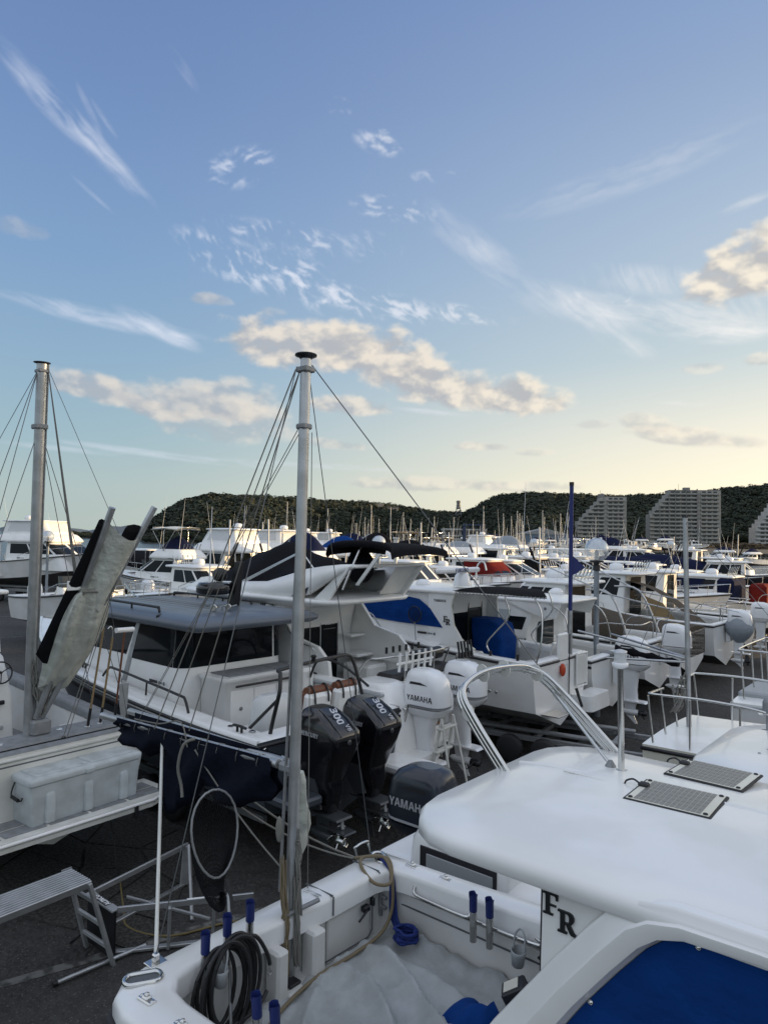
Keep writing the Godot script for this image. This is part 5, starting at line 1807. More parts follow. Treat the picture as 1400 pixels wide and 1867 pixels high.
	put("sail_bundle", MB.new().loft(rows), M.sail, A)
	put("sail_tie", MB.new().tube(smooth_path([Vector3(-0.27, 3.58, 0.12), Vector3(-0.32, 3.58, 0.25), Vector3(-0.26, 3.56, 0.40), Vector3(-0.12, 3.57, 0.30), Vector3(-0.15, 3.58, 0.14), Vector3(-0.28, 3.55, 0.13)]), 0.014, 6), M.rope, A)
	for k in 5: wire(A, "boom_line", ba[0].lerp(ba[1], 0.05) + Vector3(0, 0.06, 0.02 * k), ba[0].lerp(ba[1], 0.9 - 0.08 * k) + Vector3(0, 0.05, 0.04), 0.006, M.rope)
	for k in 3: wire(A, "boom_line", m0.lerp(m1, 0.02) + Vector3(-0.05, 0, 0.05 * k), ba[0].lerp(ba[1], 0.75 - 0.1 * k) + Vector3(0.03, -0.06, 0.03), 0.006, M.rope)
	for q in [Vector3(1.2, 1.9, -1.2), Vector3(0.4, 1.8, -1.2), Vector3(3.2, 2.0, -1.15)]: wire(A, "stay", m1 + Vector3(0, -0.1, -0.05), q, 0.005, M.wire)
	for q in [Vector3(0.3, 1.8, 1.15), Vector3(1.4, 1.85, 1.25)]: wire(A, "stay", m0.lerp(m1, 0.83), q, 0.005, M.wire)
	wire(A, "stay", m0.lerp(m1, 0.83), Vector3(0.6, 1.8, -1.2), 0.005, M.wire)
	for k in 3: wire(A, "halyard", m1 + Vector3(-0.05, -0.06, 0.05), ba[0].lerp(ba[1], 0.55 + 0.05 * k) + Vector3(0, 0.05, -0.05 * k), 0.007, M.rope)
	wire(A, "halyard", m1 + Vector3(-0.05, -0.06, 0.05), Vector3(-0.4, 3.9, 0.7), 0.004, M.wire)
	wire(A, "sheet", Vector3(-0.3, 3.9, 0.6), Vector3(0.12, 1.70, 0.12), 0.006, M.rope)
	wire(A, "sheet", Vector3(-0.32, 3.95, 0.62), Vector3(0.13, 1.70, 0.18), 0.006, M.rope)
	wire(A, "sheet", Vector3(-0.25, 3.7, 0.45), Vector3(0.14, 1.72, 1.05), 0.004, M.wire)
	put("sheet_block", MB.new().box(Vector3(0.12, 1.74, 0.15), Vector3(0.05, 0.08, 0.05), 0.015), M.darkmetal, A)
	put("rope_coil", knot_bundle(Vector3(0.45, 2.35, 0.0), Vector3(0.42, 2.0, 0.02), 0.05, 8, 3, 0.008), M.rope, A)
	put("rope_coil", knot_bundle(Vector3(0.40, 2.75, -0.1), Vector3(0.42, 2.2, -0.05), 0.04, 6, 5, 0.008), M.rope, A)
	trailer_for(at, 142, "galvanised trailer under the left fishing boat with the stern platform")
	# poles stood in the deck sockets
	var T := Transform3D(Basis(Vector3.UP, deg_to_rad(142)), at)
	for q in [[Vector3(0.36, 1.775, 0.60), Vector3(0.22, 3.05, 0.70), "deck_brush", "bamboo handled gaff stood in the aft deck socket nearest the hanging sail", M.tan_canvas, 0], [Vector3(0.40, 1.775, 0.80), Vector3(0.30, 2.90, 0.88), "boat_hook", "boat hook with a golden handle and curved metal tip", M.tan_canvas, 1], [Vector3(0.42, 1.775, 1.02), Vector3(0.40, 2.95, 1.12), "deck_mop", "deck mop with a white roller head and dark red handle", M.leather, 2]]:
		var o := thing(q[2], q[3], "pole", T.origin, 142)
		put("handle", MB.new().bar(q[0], q[1], 0.014, 7), q[4], o)
		put("grip", MB.new().bar(q[0] + Vector3(0, 0.01, 0), q[0].lerp(q[1], 0.18), 0.019, 7), M.black, o)
		if q[5] == 1: put("hook", MB.new().tube(smooth_path([q[1], q[1] + Vector3(0, 0.1, 0), q[1] + Vector3(0, 0.15, -0.03), q[1] + Vector3(0, 0.12, -0.07)]), 0.009, 6), M.steel, o)
		if q[5] == 2: put("roller", MB.new().bar(q[1] + Vector3(-0.05, 0.03, -0.16), q[1] + Vector3(0.05, 0.01, 0.16), 0.035, 10), M.white, o)
	var pd := thing("paddle", "weathered grey wooden paddle leaning at the corner of the aft deck", "paddle", T.origin, 142)
	put("blade", MB.new().prism(PackedVector2Array([Vector2(-0.06, 0.28), Vector2(0.06, 0.28), Vector2(0.05, 0.0), Vector2(0.02, -0.22), Vector2(-0.02, -0.22), Vector2(-0.05, 0.0)]), 0.022, Transform3D(Basis(Vector3.UP, 1.2), Vector3(0.22, 2.0, 1.02))), M.alu_dull, pd)
	# cool box on the platform
	var cb := thing("cool_box", "long pale grey cool box strapped on the stern platform of the left boat", "cool box", T * Vector3(-0.14, 0.993, 0.20), 142 + 2)
	cb.scale = Vector3(1.12, 1.10, 1.13)
	put("body", MB.new().loft([rrect(-0.21, 0.21, 0.60, 0.03, 0.03, 0.0), rrect(-0.225, 0.225, 0.625, 0.03, 0.03, 0.40)]), M.cool_box, cb)
	put("lid", MB.new().loft([rrect(-0.235, 0.23, 0.635, 0.03, 0.03, 0.408), rrect(-0.24, 0.235, 0.64, 0.03, 0.03, 0.45), rrect(-0.225, 0.22, 0.625, 0.03, 0.03, 0.475), rrect(-0.20, 0.20, 0.60, 0.03, 0.03, 0.480)]), M.cool_box, cb)
	for z in [-0.30, 0.30]: put("lid_panel", MB.new().box(Vector3(0.0, 0.483, z), Vector3(0.33, 0.016, 0.50), 0.008), M.cool_box, cb)
	for z in [-0.42, 0.0, 0.42]: put("rib", MB.new().loft([rrect(-0.246, -0.15, 0.055, 0.01, 0.03, 0.005, z), rrect(-0.250, -0.15, 0.055, 0.01, 0.03, 0.27, z), rrect(-0.232, -0.15, 0.045, 0.01, 0.03, 0.31, z)]), M.cool_box, cb)
	put("lid_catch", MB.new().box(Vector3(-0.242, 0.43, 0.0), Vector3(0.02, 0.05, 0.10), 0.008), M.cool_box, cb)
	put("lid_button", MB.new().box(Vector3(-0.12, 0.485, 0.0), Vector3(0.05, 0.016, 0.06), 0.006), M.cool_box, cb)
	var hd := MB.new()
	hd.tube(smooth_path([Vector3(0.08, 0.40, -0.635), Vector3(0.09, 0.27, -0.66), Vector3(-0.08, 0.25, -0.66), Vector3(-0.09, 0.28, -0.64)]), 0.008, 5)
	hd.bar(Vector3(0.07, 0.265, -0.665), Vector3(-0.06, 0.252, -0.665), 0.018, 7)
	put("handle", hd, M.black, cb)

func boat_b() -> void:
	var at := Vector3(-0.62, 0, -9.91)
	var B := thing("motor_cruiser", "grey hulled cruiser with black tinted cabin and two black outboards", "boat", at, 138)
	var h := Hull.new()
	h.L = 9.6
	h.B = 2.9
	h.yk = 0.45
	h.ya = 1.72
	h.yf = 2.35
	h.full = 2.2
	add_hull(B, h, M.darkhull, M.black, M.black, 14)
	# white topside band and deck
	var bd := MB.new()
	for s in [-1.0, 1.0]:
		var rows := []
		for t in stations(14):
			var r: PackedVector3Array = h.ring(t)
			var a: Vector3 = r[0] if s < 0 else r[6]
			var b: Vector3 = r[1] if s < 0 else r[5]
			rows.append(PackedVector3Array([a + Vector3(0, 0.03, -0.05 * s), a + Vector3(0, 0.02, 0.0), a.lerp(b, 0.10) + Vector3(0, 0, 0.012 * s), a.lerp(b, 0.26) + Vector3(0, 0, 0.012 * s)]))
		bd.grid(rows)
	put("topside_band", bd, M.white, B)
	var rs := MB.new()
	for s in [-1.0, 1.0]:
		var rows := []
		for t in stations(14):
			var r: PackedVector3Array = h.ring(t)
			var a: Vector3 = r[0] if s < 0 else r[6]
			var b: Vector3 = r[1] if s < 0 else r[5]
			rows.append(PackedVector3Array([a.lerp(b, 0.24) + Vector3(0, 0, 0.01 * s), a.lerp(b, 0.26) + Vector3(0, 0, 0.045 * s), a.lerp(b, 0.50) + Vector3(0, 0, 0.045 * s), a.lerp(b, 0.54) + Vector3(0, 0, 0.006 * s)]))
		rs.grid(rows)
	put("rubbing_strake", rs, M.black, B)
	add_deck(B, h, 0.60, M.white, 0.05)
	add_well(B, h, 0.60, 1.30, M.white, M.white_in, M.deckgrey, 0.34)
	# side deck sockets and cleats
	for s in [-1.0]:
		put("deck_socket", MB.new().lathe(Vector3(0.75, 1.775, s * 1.2), Vector3.UP, [[0.04, 0], [0.03, 0.006], [0.001, 0.004]], 10), M.ink, B)
		put("deck_socket", MB.new().lathe(Vector3(0.35, 1.77, s * 1.15), Vector3.UP, [[0.05, 0], [0.04, 0.006], [0.001, 0.004]], 10), M.steel, B)
	cleat(B, Vector3(0.45, 1.765, -1.28), 0, 1.5, M.black)
	cleat(B, Vector3(4.9, 1.98, -1.22), 0, 1.5, M.black)
	put("stern_corner_light", MB.new().lathe(Vector3(-0.005, 1.60, -1.22), Vector3(-1, 0, 0), [[0.05, 0], [0.045, 0.012], [0.03, 0.014], [0.001, 0.008]], 14), M.steel, B)
	# cabin
	var lv := [[1.35, 2.28, 6.9, 1.04, 0.7, 0.20], [2.25, 2.30, 6.5, 1.00, 0.7, 0.22], [2.90, 2.28, 5.75, 0.96, 0.6, 0.22]]
	put("cabin", cabin_mesh(lv), M.white, B)
	put("window_side", pane_mesh(lv, 13.9, 14.38, 1.04, 1.96), M.glass, B)
	put("window_side", pane_mesh(lv, 14.43, 14.92, 1.10, 1.96), M.glass, B)
	put("window_front", pane_mesh(lv, 15.2, 23.8, 1.12, 1.96), M.glass, B)
	put("window_side", pane_mesh(lv, 24.1, 24.56, 1.08, 1.96), M.glass, B)
	put("window_side", pane_mesh(lv, 24.6, 25.1, 1.04, 1.96), M.glass, B)
	put("window_aft", pane_mesh(lv, 9.02, 13.8, 1.04, 1.96), M.glass, B)
	put("window_aft_corner", pane_mesh(lv, 5.2, 8.98, 1.04, 1.96), M.glass, B)
	put("window_pillar", pane_mesh(lv, 14.385, 14.425, 0.6, 2.0, 0.012), M.alu_dull, B)
	# row of lamps under the roof aft
	for i in 6:
		put("deck_lamp", MB.new().ell(Vector3(2.20 - 0.02 * i, 2.84, 0.10 + 0.12 * i), Vector3(0.03, 0.025, 0.03), 8, 5), M.silver, B)
	# roof with ribs, racks, mast and radar
	var rf := [[2.88, 1.72, 5.55, 1.12, 0.5, 0.10], [2.93, 1.62, 5.72, 1.20, 0.5, 0.12], [2.99, 1.62, 5.75, 1.22, 0.5, 0.12], [3.05, 1.75, 5.65, 1.12, 0.45, 0.12], [3.085, 2.0, 5.5, 0.85, 0.4, 0.12], [3.095, 2.3, 5.3, 0.4, 0.3, 0.1]]
	put("roof", cabin_mesh(rf), M.bluegrey, B)
	for k in 9:
		put("roof_rib", MB.new().box(Vector3(4.05, 3.093 - 0.004 * absf(k - 4.0), -0.72 + 0.18 * k), Vector3(2.5, 0.022, 0.085), 0.008), M.roof_rib, B)
	put("roof_vent", MB.new().box(Vector3(2.75, 3.04, -1.10), Vector3(0.05, 0.05, 0.16), 0.01, Basis(Vector3.UP, 0.7)), M.black, B)
	put("roof_badge", MB.new().lathe(Vector3(1.75, 2.96, -1.212), Vector3(0, 0, -1), [[0.03, 0], [0.028, 0.008], [0.001, 0.009]], 12), M.ink, B)
	for z in [-0.98, 0.80]:
		var rk := MB.new()
		rk.tube(smooth_path([Vector3(2.95, 3.07, z), Vector3(2.98, 3.13, z), Vector3(3.2, 3.15, z), Vector3(5.2, 3.15, z), Vector3(5.4, 3.12, z), Vector3(5.42, 3.07, z)]), 0.022, 6)
		for x in [3.8, 4.6]: rk.bar(Vector3(x, 3.15, z), Vector3(x, 3.07, z), 0.018)
		put("roof_rack", rk, M.black, B)
	put("light_mast", MB.new().prism(PackedVector2Array([Vector2(0.10, 0), Vector2(-0.10, 0), Vector2(-0.22, 0.78), Vector2(-0.12, 0.78)]), 0.12, Transform3D(Basis(), Vector3(2.95, 3.06, 0.40))), M.black, B)
	put("mast_arm", MB.new().box(Vector3(2.98, 3.46, 0.14), Vector3(0.16, 0.05, 0.66), 0.02), M.black, B)
	put("radar_dome", MB.new().lathe(Vector3(3.05, 3.30, 0.08), Vector3.UP, [[0.24, 0], [0.29, 0.03], [0.29, 0.13], [0.25, 0.19], [0.01, 0.20]], 18), M.engine_black, B)
	put("search_light", MB.new().ell(Vector3(3.0, 3.62, 0.16), Vector3(0.12, 0.12, 0.13), 12, 8), M.black, B)
	antenna(B, Vector3(2.92, 3.5, -0.1), Vector3(0, 1.25, 0.02), 0.014)
	antenna(B, Vector3(2.9, 3.5, 0.5), Vector3(-0.1, 1.3, 0.0), 0.012)
	var hn := MB.new()
	hn.lathe(Vector3(2.35, 3.16, -0.30), Vector3(-0.6, 0, -1), [[0.012, -0.3], [0.012, 0], [0.02, 0.1], [0.06, 0.2], [0.05, 0.21]], 10)
	hn.lathe(Vector3(2.30, 3.16, -0.10), Vector3(-0.6, 0, -1), [[0.012, -0.2], [0.012, 0], [0.02, 0.06], [0.055, 0.13], [0.045, 0.14]], 10)
	hn.bar(Vector3(2.42, 3.08, -0.2), Vector3(2.4, 3.16, -0.2), 0.015)
	put("air_horn", hn, M.steel, B)
	# black hand rail on the side deck
	for s in [-1.0, 1.0]:
		var rl := MB.new()
		rl.tube(smooth_path([Vector3(4.15, 1.96, s * 1.26), Vector3(4.0, 2.10, s * 1.24), Vector3(3.8, 2.12, s * 1.24), Vector3(2.8, 2.06, s * 1.25), Vector3(1.9, 2.0, s * 1.26), Vector3(1.75, 1.97, s * 1.26), Vector3(1.62, 1.80, s * 1.28)], 3), 0.02, 7)
		rl.bar(Vector3(2.8, 2.05, s * 1.25), Vector3(2.8, 1.86, s * 1.26), 0.016)
		put("side_rail", rl, M.black, B)
	reg_plate(B, Vector3(2.95, 2.02, -1.055), Basis(Vector3(-1, 0, 0), Vector3(0, 1, 0), Vector3(0, 0, -1)), 0.42)
	# galley counter behind the cabin
	put("counter", MB.new().loft([rrect(1.62, 2.26, 0.72, 0.05, 0.05, 1.30, 0.05), rrect(1.62, 2.26, 0.72, 0.05, 0.05, 2.10, 0.05), rrect(1.57, 2.26, 0.76, 0.05, 0.05, 2.13, 0.05), rrect(1.57, 2.26, 0.76, 0.05, 0.05, 2.19, 0.05)]), M.white, B)
	put("counter_top", MB.new().box(Vector3(1.90, 2.197, -0.12), Vector3(0.50, 0.014, 0.90), 0.004), M.deckgrey, B)
	put("counter_top", MB.new().box(Vector3(1.90, 2.197, 0.56), Vector3(0.50, 0.014, 0.42), 0.004), M.deckgrey, B)
	put("grip_rail", MB.new().bar(Vector3(1.56, 2.06, -0.52), Vector3(1.56, 2.06, 0.70), 0.018, 7), M.black, B)
	for z in [-0.37, 0.06, 0.50]:
		put("counter_door", MB.new().box(Vector3(1.612, 1.68, z), Vector3(0.02, 0.62, 0.42), 0.006), M.white, B)
		put("door_lock", MB.new().lathe(Vector3(1.60, 1.72, z - 0.03), Vector3(-1, 0, 0), [[0.03, 0], [0.028, 0.01], [0.001, 0.012]], 12), M.galv, B)
	put("stbd_moulding", MB.new().box(Vector3(1.95, 1.72, 0.96), Vector3(0.65, 0.84, 0.30), 0.05), M.white, B)
	# aft seats, one still in its clear wrapping
	for z in [0.12, 0.68]:
		var st := group_part("seat", B)
		put("backrest", MB.new().box(Vector3(0.52, 1.82, z), Vector3(0.16, 0.50, 0.48), 0.05, Basis(Vector3(0, 0, 1), 0.15)), M.white, st)
		put("cushion", MB.new().box(Vector3(0.60, 1.95, z), Vector3(0.16, 0.32, 0.44), 0.06, Basis(Vector3(0, 0, 1), 0.15)), M.leather, st)
		put("roll_pad", MB.new().bar(Vector3(0.52, 2.075, z - 0.2), Vector3(0.52, 2.075, z + 0.2), 0.075, 10), M.leather, st)
		for dz in [-0.13, 0.13]:
			put("strap", MB.new().tube(smooth_path([Vector3(0.40, 1.92, z + dz), Vector3(0.42, 2.07, z + dz), Vector3(0.50, 2.165, z + dz), Vector3(0.60, 2.1, z + dz)]), 0.014, 5), M.black, st)
		put("seat_base", MB.new().box(Vector3(0.72, 1.48, z), Vector3(0.45, 0.36, 0.46), 0.04), M.white, st)
	var ws := group_part("seat", B)
	put("backrest", MB.new().box(Vector3(0.62, 1.78, -0.60), Vector3(0.20, 0.56, 0.50), 0.07, Basis(Vector3(0, 0, 1), 0.12)), M.white_in, ws)
	put("seat_base", MB.new().box(Vector3(0.80, 1.48, -0.60), Vector3(0.45, 0.36, 0.50), 0.05), M.white_in, ws)
	put("wrapping", MB.new().loft([rrect(0.46, 0.95, 0.30, 0.1, 0.1, 1.50, -0.60), rrect(0.45, 0.82, 0.29, 0.1, 0.1, 1.75, -0.60), rrect(0.46, 0.76, 0.29, 0.1, 0.1, 2.06, -0.60), rrect(0.55, 0.70, 0.20, 0.06, 0.06, 2.13, -0.60)]), M.film, B)
	# black hoop over the stern
	var ar := MB.new()
	ar.tube(smooth_path([Vector3(0.20, 1.35, -1.02), Vector3(0.15, 1.75, -1.02), Vector3(0.02, 2.18, -1.02), Vector3(0.0, 2.34, -1.0), Vector3(0.08, 2.52, -0.93), Vector3(0.2, 2.54, -0.8), Vector3(0.5, 2.52, 0.4), Vector3(0.58, 2.50, 0.78), Vector3(0.56, 2.40, 0.90), Vector3(0.45, 2.0, 0.96), Vector3(0.25, 1.40, 1.0)], 4), 0.026, 8)
	ar.tube(PackedVector3Array([Vector3(0.02, 2.2, -1.02), Vector3(0.55, 1.75, -1.04)]), 0.022, 7)
	ar.tube(smooth_path([Vector3(0.3, 2.05, 0.97), Vector3(0.9, 2.30, 0.97), Vector3(1.4, 2.30, 0.97), Vector3(1.6, 2.0, 0.97)]), 0.02, 7)
	put("stern_hoop", ar, M.black, B)
	put("hoop_knob", MB.new().lathe(Vector3(0.36, 2.54, -0.1), Vector3.UP, [[0.03, 0], [0.03, 0.05], [0.045, 0.06], [0.03, 0.09]], 8), M.black, B)
	put("stern_platform", MB.new().box(Vector3(-0.28, 1.02, -0.98), Vector3(0.56, 0.12, 0.5), 0.03), M.darkhull, B)
	put("stern_platform", MB.new().box(Vector3(-0.40, 1.02, 1.0), Vector3(0.80, 0.12, 0.60), 0.03), M.white, B)
	put("platform_end", MB.new().box(Vector3(-0.82, 1.00, 1.0), Vector3(0.10, 0.14, 0.56), 0.03), M.black, B)
	put("platform_seam", MB.new().tube(smooth_path([Vector3(0.25, 1.36, -1.0), Vector3(0.06, 1.30, -1.0), Vector3(0.02, 1.1, -1.0)]), 0.018, 6), M.black, B)
	put("side_step", MB.new().box(Vector3(0.06, 1.25, -0.55), Vector3(0.24, 0.10, 0.7), 0.03), M.deckgrey, B)
	for z in [-0.56, 0.24]: big_outboard(B, Vector3(-0.12, 1.38, z))
	trailer_for(at, 138, "trailer under the grey hulled cruiser with black outboards")

func big_outboard(root: Node3D, at: Vector3) -> void:
	var o := group_part("outboard_motor", root)
	o.position = at
	o.scale = Vector3.ONE * 0.90
	var lv := [[-0.16, -0.56, 0.0, 0.20, 0.08, 0.10], [0.05, -0.64, 0.02, 0.235, 0.08, 0.10], [0.20, -0.72, 0.04, 0.26, 0.10, 0.12], [0.42, -0.78, 0.05, 0.285, 0.10, 0.10], [0.52, -0.76, 0.05, 0.28, 0.10, 0.10], [0.66, -0.58, 0.04, 0.255, 0.10, 0.10], [0.76, -0.40, 0.0, 0.215, 0.10, 0.10], [0.80, -0.30, -0.06, 0.15, 0.08, 0.08]]
	put("cowling", cabin_mesh(lv), M.engine_black, o)
	var lw := [[-0.62, -0.50, -0.16, 0.10, 0.05, 0.06], [-0.34, -0.58, -0.10, 0.16, 0.06, 0.08], [-0.15, -0.54, -0.02, 0.19, 0.06, 0.08]]
	put("leg_shroud", cabin_mesh(lw), M.engine_black, o)
	for s in [-1.0, 1.0]:
		put("side_panel", MB.new().prism(PackedVector2Array([Vector2(-0.02, 0.10), Vector2(-0.22, 0.04), Vector2(-0.42, -0.55), Vector2(-0.20, -0.60), Vector2(-0.02, -0.35)]), 0.03, Transform3D(Basis(), Vector3(-0.02, 0, s * 0.185))), M.engine_grey, o)
	# bright ridges and lettering on the sloping back
	var d := Vector3(-0.72, -0.69, 0).normalized()
	var nrm := Vector3(-0.69, 0.72, 0)
	for s in [-1.0, 1.0]:
		put("ridge", MB.new().tube(PackedVector3Array([Vector3(-0.30, 0.795, s * 0.135), Vector3(-0.44, 0.752, s * 0.15), Vector3(-0.62, 0.655, s * 0.16), Vector3(-0.785, 0.50, s * 0.15)]), 0.010, 5), M.engine_grey, o)
	word(o, "lettering", "300", 0.125, Transform3D(Basis(d, Vector3(0, 0, 1), nrm), Vector3(-0.525, 0.717, 0.0)), M.silver)
	word(o, "lettering", "V8", 0.07, Transform3D(Basis(d, Vector3(0, 0, 1), nrm), Vector3(-0.71, 0.583, 0.05)), M.silver, false)
	word(o, "lettering", "MERCURY", 0.06, Transform3D(Basis(Vector3(-1, 0, 0), Vector3(0, 1, 0), Vector3(0, 0, -1)), Vector3(-0.26, 0.47, -0.288)), M.silver)
	put("badge", MB.new().lathe(Vector3(-0.782, 0.40, 0.0), Vector3(-1, 0, 0), [[0.04, 0], [0.035, 0.008], [0.001, 0.01]], 12), M.engine_grey, o)
	var low := MB.new()
	low.prism(PackedVector2Array([Vector2(-0.70, -0.645), Vector2(-0.10, -0.635), Vector2(-0.06, -0.65), Vector2(-0.12, -0.665), Vector2(-0.72, -0.67)]), 0.30)
	low.loft([rrect(-0.50, -0.14, 0.075, 0.05, 0.06, -0.60), rrect(-0.46, -0.17, 0.055, 0.05, 0.06, -0.84), rrect(-0.42, -0.18, 0.035, 0.04, 0.05, -0.92)])
	low.prism(PackedVector2Array([Vector2(-0.82, -0.815), Vector2(-0.30, -0.805), Vector2(-0.30, -0.825), Vector2(-0.84, -0.83)]), 0.22)
	low.lathe(Vector3(-0.02, -0.97, 0), Vector3(-1, 0, 0), [[0.005, 0], [0.05, 0.06], [0.08, 0.16], [0.082, 0.36], [0.06, 0.50]], 12)
	low.prism(PackedVector2Array([Vector2(-0.12, -1.0), Vector2(-0.40, -1.0), Vector2(-0.46, -1.22), Vector2(-0.40, -1.23), Vector2(-0.22, -1.08)]), 0.026)
	put("gearcase", low, M.engine_grey, o)
	put("trim_anode", MB.new().bar(Vector3(-0.66, -0.66, 0), Vector3(-0.68, -0.80, 0), 0.022, 7), M.silver, o)
	var pr := MB.new()
	pr.lathe(Vector3(-0.52, -0.97, 0), Vector3(-1, 0, 0), [[0.065, 0], [0.062, 0.2], [0.05, 0.22], [0.04, 0.16]], 12)
	for k in 4:
		var b := Basis(Vector3.RIGHT, TAU * k / 4.0 + 0.5) * Basis(Vector3.UP, 0.85)
		pr.prism(PackedVector2Array([Vector2(-0.06, 0.05), Vector2(0.05, 0.05), Vector2(0.095, 0.13), Vector2(0.06, 0.195), Vector2(-0.02, 0.20), Vector2(-0.08, 0.14)]), 0.009, Transform3D(b, Vector3(-0.61, -0.97, 0)))
	put("propeller", pr, M.steel, o)
	put("clamp_bracket", MB.new().box(Vector3(0.05, -0.12, 0), Vector3(0.16, 0.44, 0.26), 0.03), M.engine_black, o)

func boat_c() -> void:
	var at := Vector3(0.82, 0, -11.98)
	var C := thing("flybridge_cruiser", "white flybridge cruiser with black canvas upstairs and two white outboards", "boat", at, 140)
	var h := Hull.new()
	h.L = 9.6
	h.B = 2.75
	h.yk = 0.5
	h.ya = 1.92
	h.yf = 2.55
	add_hull(C, h, M.white, M.bottom, M.plastic_grey, 14, M.ink)
	add_deck(C, h, 0.29, M.white, 0.05)
	add_well(C, h, 0.29, 1.35, M.white, M.white_in, M.nonskid, 0.26)
	var lv := [[1.6, 2.75, 7.2, 1.10, 0.8, 0.10], [2.42, 2.75, 6.7, 1.06, 0.7, 0.10], [3.04, 2.55, 5.3, 0.98, 0.6, 0.10], [3.10, 2.55, 5.25, 0.98, 0.6, 0.10]]
	put("cabin", cabin_mesh(lv), M.white, C)
	for s in [[14.10, 14.50], [14.53, 14.97], [15.1, 19.4], [19.6, 23.9], [24.03, 24.47], [24.5, 24.90]]:
		put("window", pane_mesh(lv, s[0], s[1], 0.95, 1.9), M.glass, C)
	# wings that sweep aft from the cabin sides
	for s in [-1.0, 1.0]:
		put("cabin_wing", MB.new().prism(PackedVector2Array([Vector2(2.9, 3.05), Vector2(2.5, 2.95), Vector2(2.15, 2.55), Vector2(1.55, 2.42), Vector2(1.30, 2.2), Vector2(1.25, 1.9), Vector2(2.9, 1.9)]), 0.07, Transform3D(Basis(), Vector3(0, 0, s * 1.08))), M.white, C)
		put("hand_rail", MB.new().tube(smooth_path([Vector3(2.42, 2.78, s * 1.13), Vector3(2.3, 2.74, s * 1.16), Vector3(2.05, 2.5, s * 1.16), Vector3(1.7, 2.42, s * 1.15), Vector3(1.62, 2.36, s * 1.12)]), 0.014, 6), M.steel, C)
	# aft bulkhead with sliding door
	put("door_frame", MB.new().box(Vector3(2.735, 2.15, 0.10), Vector3(0.03, 1.56, 1.0), 0.01), M.white, C)
	put("sliding_door", MB.new().box(Vector3(2.715, 2.15, -0.15), Vector3(0.02, 1.5, 0.46), 0.004), M.glass, C)
	put("sliding_door", MB.new().box(Vector3(2.705, 2.15, 0.34), Vector3(0.02, 1.5, 0.46), 0.004), M.glass, C)
	for z in [-0.375, 0.095, 0.575]: put("door_stile", MB.new().box(Vector3(2.70, 2.15, z), Vector3(0.03, 1.5, 0.022), 0.004), M.alu, C)
	word(C, "lettering", "REIC", 0.085, Transform3D(Basis(Vector3(0, 0, 1), Vector3(0, 1, 0), Vector3(-1, 0, 0)), Vector3(2.688, 2.62, 0.34)), M.pen_white, false, "Droid Serif", 0.002)
	put("lettering_line", MB.new().box(Vector3(2.692, 2.50, 0.34), Vector3(0.003, 0.012, 0.34)), M.print_grey, C)
	put("door_handle", MB.new().box(Vector3(2.69, 2.1, 0.55), Vector3(0.03, 0.10, 0.03), 0.008), M.black, C)
	put("bulkhead_steps", MB.new().box(Vector3(2.55, 2.35, 0.84), Vector3(0.34, 0.05, 0.42), 0.02), M.white, C)
	put("bulkhead_steps", MB.new().box(Vector3(2.40, 2.0, 0.80), Vector3(0.50, 0.06, 0.46), 0.02), M.white, C)
	put("seat_locker", MB.new().box(Vector3(2.15, 1.60, 0.78), Vector3(0.70, 0.52, 0.56), 0.05), M.white, C)
	put("step_light", MB.new().box(Vector3(2.71, 2.72, 0.80), Vector3(0.02, 0.03, 0.06), 0.006), M.silver, C)
	# upper deck: overhang, coaming, lifted tail
	put("upper_deck", MB.new().loft([rrect(1.75, 5.6, 1.06, 0.6, 0.3, 3.06), rrect(1.22, 5.7, 1.18, 0.7, 0.45, 3.14), rrect(1.18, 5.75, 1.20, 0.7, 0.46, 3.19), rrect(1.3, 5.7, 1.14, 0.7, 0.45, 3.22), rrect(1.6, 5.2, 1.0, 0.6, 0.3, 3.23)]), M.white, C)
	for s in [-1.0, 1.0]:
		var rows := []
		for q in [[6.1, 3.12, 3.16, 0.75], [5.2, 3.12, 3.36, 0.92], [4.0, 3.14, 3.40, 1.06], [2.9, 3.16, 3.46, 1.10], [2.35, 3.18, 3.60, 1.12], [1.85, 3.28, 3.73, 1.12], [1.45, 3.50, 3.79, 1.12], [1.1, 3.69, 3.83, 1.08], [0.9, 3.78, 3.84, 1.0]]:
			var z: float = s * q[3]
			rows.append(PackedVector3Array([Vector3(q[0], q[1], z), Vector3(q[0], lerpf(q[1], q[2], 0.5), z * 1.01), Vector3(q[0], q[2], z * 0.985), Vector3(q[0], q[2], z * 0.93), Vector3(q[0], lerpf(q[1], q[2], 0.4), z * 0.91), Vector3(q[0], q[1], z * 0.90)]))
		put("flybridge_coaming", MB.new().loft(rows), M.white, C)
		put("tail_strut", MB.new().prism(PackedVector2Array([Vector2(1.05, 3.76), Vector2(0.92, 3.80), Vector2(1.40, 3.20), Vector2(1.75, 3.20)]), 0.05, Transform3D(Basis(), Vector3(0, 0, s * 1.02))), M.white, C)
		put("coaming_window", MB.new().prism(PackedVector2Array([Vector2(2.2, 3.24), Vector2(1.86, 3.25), Vector2(1.78, 3.42)]), 0.012, Transform3D(Basis(), Vector3(0, 0, s * 1.14))), M.ink, C)
	put("tail_bridge", MB.new().box(Vector3(0.98, 3.80, 0), Vector3(0.26, 0.05, 1.94), 0.02), M.white, C)
	put("tail_board", MB.new().flat(Vector3(1.45, 3.24, 0.35), Vector3(1.45, 3.24, 0.95), Vector3(1.05, 3.76, 0.95), Vector3(1.05, 3.76, 0.35)), M.white_in, C)
	put("flybridge_front", MB.new().loft([rrect(4.6, 6.1, 0.9, 0.7, 0.2, 3.14), rrect(4.6, 5.6, 0.86, 0.6, 0.2, 3.40)]), M.white, C)
